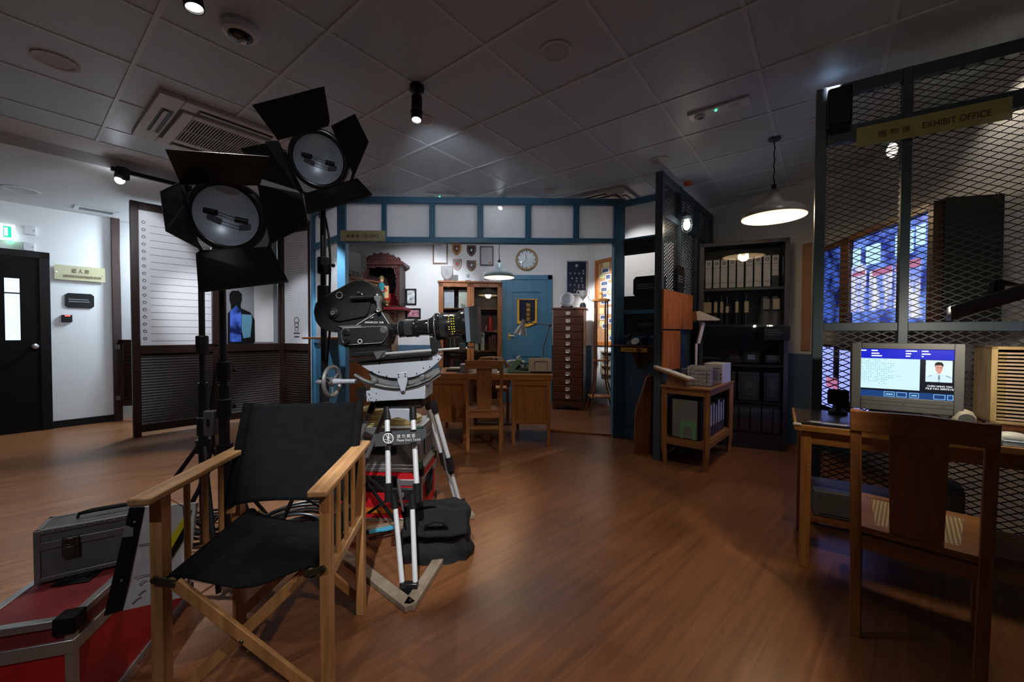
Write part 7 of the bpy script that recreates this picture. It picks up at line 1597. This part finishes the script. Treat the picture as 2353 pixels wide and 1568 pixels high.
g = G(); g.box(.04, eW - .04, 0, .02, 0, .16); obj('plinth', g, ebl, ec)
g = G(); g.box(.04, eW - .04, .004, .008, .16, EH - .04); obj('glass_door', g, clear, ec, sm=0)
ET = MW(ec)
def ex(px, py=760): return min(max(PE.x(px, py), .048), eW - .048)
cols_ = [(1603 + 0, 1617, 602, 645), (1620, 1635, 597, 662), (1638, 1653, 596, 661), (1655, 1671, 595, 661), (1674, 1690, 592, 660), (1693, 1709, 590, 659), (1713, 1730, 589, 658), (1733, 1750, 586, 656), (1754, 1771, 585, 655), (1774, 1790, 584, 632), (1800, 1812, 588, 630)]
nth = ['first', 'second', 'third', 'fourth', 'fifth', 'sixth', 'seventh', 'eighth', 'ninth', 'tenth', 'eleventh']
for k, (a, b, c, d) in enumerate(cols_):
    x0, x1 = ex(a), ex(b); z1 = PE.hit((a + b) / 2, c).z - .01; z0 = SZ[0] + .001
    t = th('lever_arch_file', 'grey labelled file on the top cabinet shelf, %s from the left' % nth[k], 'file', ET @ Vector(((x0 + x1) / 2, .06, z0)), PE.rz, 'files on the top shelf of the evidence cabinet')
    w_ = (x1 - x0); h = z1 - z0 + .02; g = G(); g.box(-w_ / 2 - .001, w_ / 2 + .001, 0, .20, 0, h); obj('cover', g, black, t)
    zl = .12 if k in (0, 9, 10) else .01
    g = G(); g.box(-w_ / 2 + .002, w_ / 2 - .002, -.002, 0, zl, h - .01); o = obj('spine_label', g, binderw, t); g = G(); g.ring((0, -.003, h - .05), (0, 1, 0), w_ * .2, .004, 14, 5); g.box(-w_ / 2 + .002, w_ / 2 - .002, -.003, -.002, h - .098, h - .094); g.box(-w_ / 2 + .002, w_ / 2 - .002, -.003, -.002, zl + .05, zl + .054); obj('printing', g, dgrey, o)
dk_ = mat('evidence_dark', (.025, .024, .026), .35)
tagsx = [(1607, 1613), (1621, 1635), (1641, 1649), (1656, 1662), (1669, 1675), (1691, 1698), (1712, 1722)]
for k, (a, b) in enumerate(tagsx):
    x0, x1 = ex(a), ex(b); t = th('evidence_bag', 'dark hanging evidence bag with card tag on the second shelf, %s from the left' % nth[k], 'evidence bag', ET @ Vector(((x0 + x1) / 2, .08, SZ[1] + .001)), PE.rz, 'tagged dark bags on the second shelf')
    hh = .34 - (k % 3) * .03; w2 = max(.05, (x1 - x0) * 1.1); g = G(); g.grid(lambda u, v: Vector((math.cos(u * 6.283) * w2 / 2 * (1 - .4 * v), .09 + math.sin(u * 6.283) * .08 * (1 - .3 * v), hh * v + .0)), 14, 6); obj('bag', g, dk_, t)
    tw_ = max(.03, (x1 - x0)); g = G(); g.box(-tw_ / 2, tw_ / 2, -.002, 0, .13, .25 if k != 4 else .2); obj('card_tag', g, tagm, t)
for k, (a, b, c, d) in enumerate(((1757, 1771, 693, 716), (1779, 1795, 688, 711))):
    x0, x1 = ex(a), ex(b); t = th('evidence_bag', ['clear plastic evidence bag with grey tag, left of the two on the right', 'clear plastic evidence bag with tan tag, right of the two on the right'][k], 'evidence bag', ET @ Vector(((x0 + x1) / 2, .10, SZ[1] + .001)), PE.rz, 'clear bags on the second shelf')
    g = G(); g.grid(lambda u, v: Vector((math.cos(u * 6.283) * .07 * (1 - .5 * v), .06 + math.sin(u * 6.283) * .06 * (1 - .6 * v), .30 * v)), 16, 6); obj('bag', g, dgrey, t); g = G(); g.box(-.03, .03, -.012, -.008, .16, .27); obj('card_tag', g, [grey, tagm][k], t)
t, w_, h = wt('information_plaque', 'black information plaque inside the evidence cabinet on the right', 'plaque', Plane(PE.o - PE.n * .0 + PE.n * .004, PE.o + PE.n * .004 + PE.d), 1755, 750, 1815, 782)
g = G(); g.box(-w_ / 2, w_ / 2, -.008, -.002, 0, h); obj('board', g, black, t); g = G(); lines(g, -w_ * .45, w_ * .35, h * .3, h * .8, 3, -.009, .25); obj('lettering', g, inkd, t, sm=0)
for k, (a, b, c, d, s) in enumerate(((1722, 1740, 812, 822, 'dark radio set with white label on the third shelf'), (1768, 1797, 818, 832, 'dark bundle with torn tan tag on the third shelf'), (1680, 1700, 815, 828, 'dark handset on the third shelf left of the radio'))):
    x0, x1 = ex(a), ex(b); t = th('evidence_item', s, 'evidence item', ET @ Vector(((x0 + x1) / 2, .10, SZ[2] + .001)), PE.rz)
    g = G(); g.box(-.09, .09, 0, .14, 0, .15 - k * .03); obj('body', g, dk_, t, bev=.02); g = G(); g.box(-(x1 - x0) / 2, (x1 - x0) / 2, -.003, 0, .05, .10); obj('card_tag', g, [offw, tagm, dgrey][k], t)
for k, (a, b) in enumerate(((1683, 1694), (1699, 1750), (1759, 1806))):
    x0, x1 = ex(a), ex(b); x0 = max(x0, .05); t = th('cash_box', ['grey metal box at the left end of the fourth shelf', 'grey metal box with handle plate in the middle of the fourth shelf', 'grey metal box with handle plate at the right of the fourth shelf'][k], 'metal box', ET @ Vector(((x0 + x1) / 2, .06, SZ[3] + .001)), PE.rz, 'metal boxes on the fourth shelf')
    w_ = x1 - x0; h = .31; g = G(); g.box(-w_ / 2, w_ / 2, 0, .2, 0, h); obj('body', g, metalbox, t, bev=.008)
    if k: g = G(); g.box(-w_ * .38, w_ * .38, -.008, 0, .04, h - .04); o = obj('front_plate', g, metalbox, t, bev=.006); g = G(); g.box(-w_ * .22, w_ * .22, -.016, -.006, h * .42, h * .7); g.box(-w_ * .14, w_ * .14, -.026, -.016, h * .60, h * .66); g.box(-w_ * .12, w_ * .12, -.02, -.008, h * .2, h * .28); obj('catch', g, steel, o, bev=.003)
for k, (a, b) in enumerate(((1686, 1701), (1704, 1727), (1730, 1754), (1757, 1781), (1783, 1805))):
    x0, x1 = ex(a), ex(b); t = th('lever_arch_file', 'pale file on the bottom cabinet shelf, %s from the left' % nth[k], 'file', ET @ Vector(((x0 + x1) / 2, .06, SZ[4] + .001)), PE.rz, 'files on the bottom cabinet shelf')
    w_ = x1 - x0; h = .29; g = G(); g.box(-w_ / 2 - .003, w_ / 2 + .003, 0, .20, 0, h); obj('cover', g, inkd, t); g = G(); g.box(-w_ / 2 + .003, w_ / 2 - .003, -.002, 0, .01, h - .03); obj('spine_label', g, mat('dim_label', (.32, .31, .35), .7), t)
t, w_, h = wt('wall_panel', 'tan panel strip on the grey wall right of the cabinet', 'panel', PW1, 1843, 560, 1864, 806); g = G(); g.box(-w_ / 2, w_ / 2, -.01, 0, 0, h); obj('board', g, tanp, t, bev=.002)
# dark pipe-like caged lamp reflection neighbour: wooden plinth leaning on the blue leaf
pl_ = RQo; t = th('wooden_lectern_side', 'orange brown slanted wooden stand beside the mesh partition foot', 'stand', (atY(1480, 1040, 4.0).x, 4.02, 0), RQ.rz)
q0 = MW(t).translation
P_ = [atY(x, y, 3.98) for x, y in ((1459, 1047), (1490, 1047), (1500, 905), (1498, 862), (1487, 868), (1461, 950))]
g = G(); g.poly(P_, (0.0, .05, 0)); obj('side_board', g, brownw, t, ws=True, bev=.003)
g = G(); g.poly([atY(x, y, 3.99) for x, y in ((1490, 1044), (1502, 1044), (1502, 866), (1495, 868))], (0, .2, 0)); obj('front_board', g, mahog, t, ws=True)
# ============================================================ COMPUTER DESK
du = Vector((.829, -.559, 0)); dv_ = Vector((.559, .829, 0)); dO = Vector((1.467, 2.055, 0)); drz2 = math.atan2(du.y, du.x)
cd = th('computer_desk', 'wooden desk with dark top carrying the computer monitor', 'desk', dO, drz2); CW, CD, CH_ = 1.25, .56, .75
g = G(); g.box(0, CW, 0, CD, CH_ - .03, CH_); obj('desktop', g, woodm('desk_edge', (.36, .17, .05), .35, (1.2, 14, 14)), cd, bev=.003)
g = G(); g.box(.012, CW, .012, CD - .01, CH_, CH_ + .0015); obj('top_sheet', g, mat('desk_laminate', (.02, .016, .02), .22), cd)
for x in (.03, CW - .08):
    for y in (.03, CD - .06):
        g = G(); g.box(x, x + .045, y, y + .045, 0, CH_ - .03); obj('leg', g, woodm('desk_leg', (.34, .155, .045), .38), cd, bev=.003)
for y in (.035, CD - .055): g = G(); g.box(.075, CW - .08, y, y + .02, CH_ - .10, CH_ - .03); obj('apron', g, woodm('desk_apron', (.25, .11, .035), .38, (1.2, 14, 14)), cd, bev=.002)
g = G(); g.box(.035, .055, .075, CD - .06, CH_ - .10, CH_ - .03); obj('side_apron', g, oak3, cd)
g = G(); g.box(.04, CW - .04, .16, CD - .04, .20, .22); obj('lower_shelf', g, brownw, cd)
g = G(); g.box(-.006, .03, -.006, .03, CH_ - .004, CH_ + .006); obj('corner_pad', g, mat('clear_pad', (.5, .48, .45), .2), cd, bev=.003)
for z in (.52, .54): g = G(); g.lathe([(.003, 0), (.003, .002)], (.062, .03, z), (0, -1, 0), 8); obj('screw', g, lgrey, cd)
CT = MW(cd)
def cdp(px, py, z=CH_): return fl(px, py, z + .002)
t = th('desk_plaque', 'black acrylic notice lying on the left of the computer desk', 'plaque', CT @ Vector((.02, .04, CH_ + .002)), drz2)
g = G(); g.box(.0, .24, 0, .13, 0, .004); o = obj('plate', g, blackg, t); g = G()
for k, (a, b) in enumerate(((.05, .10), (.04, .22), (.05, .20), (.10, .20))): g.box(a, b, .07 - k * .016, .074 - k * .016, .004, .0045)
obj('lettering', g, inkw, o, sm=0)
p = cdp(1925, 950); t = th('desk_microphone', 'black square headed desk microphone left of the monitor', 'microphone', p, drz2)
g = G(); g.lathe([(.045, 0), (.045, .012), (.03, .02), (.012, .03), (.01, .05)], (0, 0, 0), (0, 0, 1), 24); obj('base', g, black, t); g = G(); g.box(-.05, .05, -.015, .015, .05, .14); obj('head', g, black, t, bev=.012)
# monitor
mA, mB = Vector((1.885, 2.19, 0)), Vector((2.235, 1.965, 0)); PMo2 = Plane(mA, mB); mW = (mB - mA).length
zb_ = PMo2.hit(1975, 938).z; zt_ = PMo2.hit(1975, 788).z
x0, x1 = PMo2.x(1957), PMo2.x(2216)
mo = th('computer_monitor', 'grey computer monitor showing a blue and white record screen', 'monitor', PMo2.o + PMo2.d * (x0 + x1) / 2 + Vector((0, 0, CH_ + .003)), PMo2.rz)
mw = x1 - x0; zz0 = zb_ - CH_ - .003; zz1 = zt_ - CH_ - .003
def mpx(px, py): q = PMo2.hit(px, py); return (q - PMo2.o).dot(PMo2.d) - (x0 + x1) / 2, q.z - CH_ - .003
s0_, s1_ = mpx(1978, 801), mpx(2188, 922)
sx0, sx1, sz1, sz0 = s0_[0], s1_[0], mpx(1978, 801)[1], mpx(1978, 908)[1]
g = G(); g.box(-mw / 2, sx0, -.02, .03, zz0, zz1).box(sx1, mw / 2, -.02, .03, zz0, zz1).box(sx0, sx1, -.02, .03, sz1, zz1).box(sx0, sx1, -.02, .03, zz0, sz0); gm = mat('monitor_grey', (.095, .095, .095), .5); obj('bezel', g, gm, mo, bev=.003)
g = G(); g.box(sx0, sx1, -.012, -.010, sz0, sz1); sc_o = obj('screen', g, scr_black, mo, sm=0)
SWd, SHt = sx1 - sx0, sz1 - sz0
def sr(u0, u1, v0, v1, m, y, nm):
    g = G(); g.box(sx0 + u0 * SWd, sx0 + u1 * SWd, -y - .0006, -y, sz0 + v0 * SHt, sz0 + v1 * SHt); return obj(nm, g, m, sc_o, sm=0)
sr(0, 1, .80, 1, scr_blue, .0125, 'header_bar'); sr(0, .655, .17, .80, scr_white, .0125, 'text_field'); sr(.0, 1, .0, .13, scr_navy, .0125, 'button_bar')
sr(.715, .985, .36, .79, scr_bg, .0125, 'portrait_backdrop')
g = G(); cxp = sx0 + .85 * SWd
def S(u, v): return (sx0 + u * SWd, -.0135, sz0 + v * SHt)
g.poly([S(.72, .37), S(.98, .37), S(.98, .46), (S(.90, .52)), S(.86, .54), S(.84, .54), S(.80, .52), S(.72, .46)], (0, .0004, 0)); obj('portrait_shirt', g, scr_shirt, sc_o, sm=0)
g = G(); g.poly([S(.81, .66), S(.815, .60), S(.835, .54), S(.85, .52), S(.868, .54), S(.885, .60), S(.89, .66), S(.88, .72), S(.82, .72)], (0, .0004, 0)); g.v = [v + Vector((0, -.0006, 0)) for v in g.v]; obj('portrait_face', g, scr_skin, sc_o, sm=0)
g = G(); g.poly([S(.805, .66), S(.815, .69), S(.835, .695), S(.87, .70), S(.885, .67), S(.893, .67), S(.893, .72), S(.875, .755), S(.835, .76), S(.808, .73)], (0, .0004, 0)); g.v = [v + Vector((0, -.0012, 0)) for v in g.v]
for u in (.832, .862): g.box(sx0 + u * SWd, sx0 + (u + .014) * SWd, -.0152, -.0148, sz0 + .643 * SHt, sz0 + .652 * SHt)
g.poly([S(.845, .50), S(.86, .50), S(.866, .38), S(.852, .36), S(.838, .38)], (0, .0004, 0)); g.poly([S(.72, .46), S(.78, .50), S(.78, .485), S(.72, .445)], (0, .0004, 0)); g.poly([S(.98, .46), S(.92, .50), S(.92, .485), S(.98, .445)], (0, .0004, 0)); obj('portrait_hair_and_tie', g, scr_hair, sc_o, sm=0)
g = G()
for a, b, v in ((0, .06, .965), (.12, .19, .965), (.12, .21, .905), (.12, .24, .855), (.50, .62, .965), (.50, .56, .91), (.50, .55, .86), (.67, .74, .965), (.67, .76, .91), (.67, .69, .86)): g.box(sx0 + a * SWd, sx0 + b * SWd, -.0142, -.0136, sz0 + (v - .012) * SHt, sz0 + (v + .012) * SHt)
obj('header_lettering', g, scr_text, sc_o, sm=0)
random.seed(11); g = G()
for r in range(13):
    nx = [12, 9, 16, 16, 14, 14, 15, 14, 18, 15, 12, 11, 5][r]
    for c in range(nx):
        if random.random() < .75: u = .01 + c * .025 + (.2 if r == 12 else 0); v = .775 - r * .042; g.box(sx0 + u * SWd, sx0 + (u + .012) * SWd, -.0142, -.0136, sz0 + v * SHt, sz0 + (v + .016) * SHt)
obj('body_lettering', g, em('screen_ink', (.25, .55, .6), 1.0), sc_o, sm=0)
text(sc_o, 'CHEN WING YAN', sx0 + .86 * SWd, sz0 + .275 * SHt, .25 * SWd, .035 * SHt, scr_text, -.0138)
text(sc_o, 'FILE NO 0007510', sx0 + .86 * SWd, sz0 + .225 * SHt, .28 * SWd, .035 * SHt, scr_text, -.0138)
g = G()
for a, b in ((.27, .39), (.41, .52), (.55, .65), (.80, .92), (.94, 1.0)):
    for q in ((a, b, .015, .025), (a, b, .105, .115), (a, a + .006, .015, .115), (b - .006, b, .015, .115)): g.box(sx0 + q[0] * SWd, sx0 + q[1] * SWd, -.0142, -.0136, sz0 + q[2] * SHt, sz0 + q[3] * SHt)
g.box(sx0 + .29 * SWd, sx0 + .37 * SWd, -.0142, -.0136, sz0 + .05 * SHt, sz0 + .075 * SHt); g.box(sx0 + .57 * SWd, sx0 + .63 * SWd, -.0142, -.0136, sz0 + .05 * SHt, sz0 + .075 * SHt); obj('button_outline', g, scr_cyan, sc_o, sm=0)
g = G(); g.poly([(-mw / 2 + .01, .03, zz0 + .01), (mw / 2 - .01, .03, zz0 + .01), (mw / 2 - .01, .03, zz1 - .01), (-mw / 2 + .01, .03, zz1 - .01)], (0, .05, 0)); obj('rear_housing', g, cream, mo, bev=.01)
g = G(); g.box(-mw * .25, mw * .25, -.02, .10, 0, .014); g.box(-mw * .18, mw * .18, .01, .06, .01, zz0 + .02); obj('stand', g, gm, mo, bev=.004)
g = G(); g.box(sx0, sx1, -.0212, -.02, zz0 + .03, zz0 + .032).box(sx0, sx1, -.0212, -.02, zz0 + .05, zz0 + .052); g.lathe([(.008, 0), (.008, .002)], (mw * .33, -.02, zz0 + .041), (0, -1, 0), 14); g.lathe([(.006, 0), (.006, .002)], (0, -.02, zz0 + .045), (0, -1, 0), 12); obj('front_flap', g, dgrey, mo)
t = th('desk_speaker', 'cream rounded speaker behind the right edge of the monitor', 'speaker', CT @ Vector((.69, .36, CH_ + .002)), drz2)
g = G(); g.lathe([(.042, 0), (.045, .02), (.045, .06), (.033, .085), (.012, .095)], (0, 0, 0), (0, 0, 1), 22); obj('cabinet', g, cream, t); g = G(); g.lathe([(.03, 0), (.03, .003)], (0, -.053, .05), (0, -1, 0), 16); obj('grille', g, dgrey, t)
# keyboard and mouse
kb = th('keyboard', 'grey computer keyboard seen through the chair back', 'keyboard', CT @ Vector((.50, .12, CH_ + .003)), drz2 + .03)
g = G(); g.box(-.23, .23, -.075, .07, 0, .022); obj('case', g, lgrey, kb, bev=.006); g = G()
for r in range(5):
    for c in range(18): g.box(-.215 + c * .024, -.196 + c * .024, -.055 + r * .023, -.037 + r * .023, .022, .030)
obj('keys', g, mat('key_grey', (.33, .33, .32), .5), kb, sm=0)
p = cdp(2318, 1012); t = th('mouse_pad', 'pale mouse pad at the right edge of the computer desk', 'mouse pad', p, drz2); g = G(); g.box(-.07, .10, -.045, .08, 0, .004); obj('pad', g, mat('pad_blue', (.30, .36, .42), .6), t, bev=.001); g = G(); g.box(-.065, .095, -.04, .075, .004, .0045); obj('pad_face', g, mat('pad_blue', (.3, .3, .3)), t)
t = th('computer_mouse', 'cream computer mouse on the pale pad', 'mouse', p + Vector((0.01, .0, .0055)), drz2); g = G(); g.sph((0, 0, .006), .05, (1.15, .62, .52), 20)
g.v = [Vector((v.x, v.y, max(v.z, 0))) for v in g.v]; obj('shell', g, mat('mouse_cream', (.50, .49, .45), .4), t, sm=60); g = G(); g.tube([(-.05, .01, .012), (-.09, .05, .006), (-.12, .10, .004)], .0025, 6); obj('mouse_cable', g, lgrey, t)
# pigeon hole tray cabinet
TA = CT @ Vector((.80, .20, 0)); 
ra, rb_ = atY(2277, 880, 1.98), None
PK = Plane(ra, ra + du); zb_ = .775; zt_ = PK.hit(2300, 797).z; kW = .26
t = th('sorting_rack', 'wooden sorting rack of thin labelled trays at the right edge', 'rack', (ra.x, ra.y, zb_), drz2); KH = zt_ - zb_
pine = woodm('pine', (.42, .30, .14), .45); pinex = woodm('pine_across', (.40, .28, .13), .45, (1.2, 12, 12))
g = G(); g.box(0, .022, 0, .22, 0, KH); obj('side_panel', g, pine, t, bev=.002); g = G(); g.box(kW - .02, kW, 0, .22, 0, KH); obj('side_panel', g, pine, t, bev=.002)
g = G(); g.box(0, kW, 0, .22, KH - .015, KH); obj('top', g, pinex, t, bev=.002); g = G(); g.box(0, kW, 0, .22, 0, .015); obj('base', g, pinex, t, bev=.002); g = G(); g.box(0, kW, .215, .22, 0, KH); obj('back', g, mahog, t)
nT = 19
for k in range(nT):
    z = .02 + k * (KH - .04) / nT; pth = (KH - .04) / nT; g = G(); g.box(.024, kW - .022, .006, .2, z, z + pth * .55); o = obj('tray', g, pinex, t)
    g = G(); g.box(.05, kW - .05, .004, .0065, z + .001, z + pth * .5); l_ = obj('tray_label', g, mat('label_pink', (.50, .38, .30), .8), o, sm=0)
t = th('rack_shelf', 'dark wooden plinth under the sorting rack', 'stand', (ra.x, ra.y, CH_ + .002), drz2); g = G(); g.box(-.01, kW + .01, -.02, .23, 0, .010); obj('board', g, brownw, t); g = G(); g.box(.01, kW - .01, 0, .21, .010, .021); obj('riser', g, mahog, t)
# long fluorescent desk lamp reaching in from the right
La, Lb = atY(2180, 722, 1.72), atY(2420, 650, 1.55)
t = th('fluorescent_desk_lamp', 'long dark fluorescent lamp head reaching in from the right', 'lamp', (La + Lb) / 2, 0); q0 = MW(t).translation; d_ = (Lb - La).normalized()
a_, b_ = La - q0, Lb - q0; s_ = Vector((-d_.y, d_.x, 0)).normalized() * .05
g = G(); g.add([a_ - s_ + Vector((0, 0, -.028)), a_ + s_ + Vector((0, 0, -.028)), a_ + s_ * .7 + Vector((0, 0, .03)), a_ - s_ * .7 + Vector((0, 0, .03)), b_ - s_ + Vector((0, 0, -.028)), b_ + s_ + Vector((0, 0, -.028)), b_ + s_ * .7 + Vector((0, 0, .03)), b_ - s_ * .7 + Vector((0, 0, .03))],
               [(0, 3, 2, 1), (4, 5, 6, 7), (1, 2, 6, 5), (2, 3, 7, 6), (0, 4, 7, 3)]); obj('lamp_hood', g, mat('lamp_grey', (.10, .10, .10), .35), t, bev=.003, solid=.002)
g = G(); g.tube([a_ + d_ * .03 + Vector((0, 0, -.012)), b_ - d_ * .03 + Vector((0, 0, -.012))], .012, 10); obj('glowing_tube', g, mat('warm_tube', (1, 1, 1), .5, emit=(1, .86, .62), es=14), t)
area((La + Lb) / 2 + Vector((0, .02, -.03)), (La + Lb) / 2 + Vector((.15, .45, -.35)), 7, .30, .03, (1, .9, .72))
hp = atY(2296, 660, 1.64) - q0
g = G(); g.poly([p - q0 for p in pp([(2285, 680), (2290, 645), (2300, 641), (2345, 652), (2400, 656), (2400, 664), (2312, 656), (2308, 676)], 1.68)], (0, .03, 0)); obj('lamp_arm', g, black, t, bev=.004)
g = G(); e2 = CT @ Vector((CW - .08, .42, CH_ + .002)) - q0; g.tube([atY(2400, 658, 1.69) - q0, e2 + Vector((0, 0, .25)), e2], .014, 10); g.lathe([(.08, 0), (.08, .015), (.03, .025)], e2, (0, 0, 1), 24); obj('lamp_post', g, black, t)
# things under the desk
t = th('computer_tower', 'dark grey computer case lying on the shelf under the desk', 'computer', CT @ Vector((.10, .20, .222)), drz2 + .08); g = G(); g.box(0, .36, 0, .26, 0, .14); obj('case', g, mat('tower_grey', (.07, .075, .085), .5), t, bev=.006); g = G(); g.box(.02, .34, -.006, 0, .02, .12); obj('front_panel', g, dgrey, t)
t = th('paper_bin', 'pale grey rounded box standing under the desk', 'bin', CT @ Vector((.62, .28, .222)), drz2); g = G(); g.box(0, .07, 0, .2, 0, .24); obj('body', g, mat('bin_grey', (.13, .14, .14), .5), t, bev=.02); g = G(); g.box(.005, .065, .01, .19, .238, .246); obj('lid', g, dgrey, t)
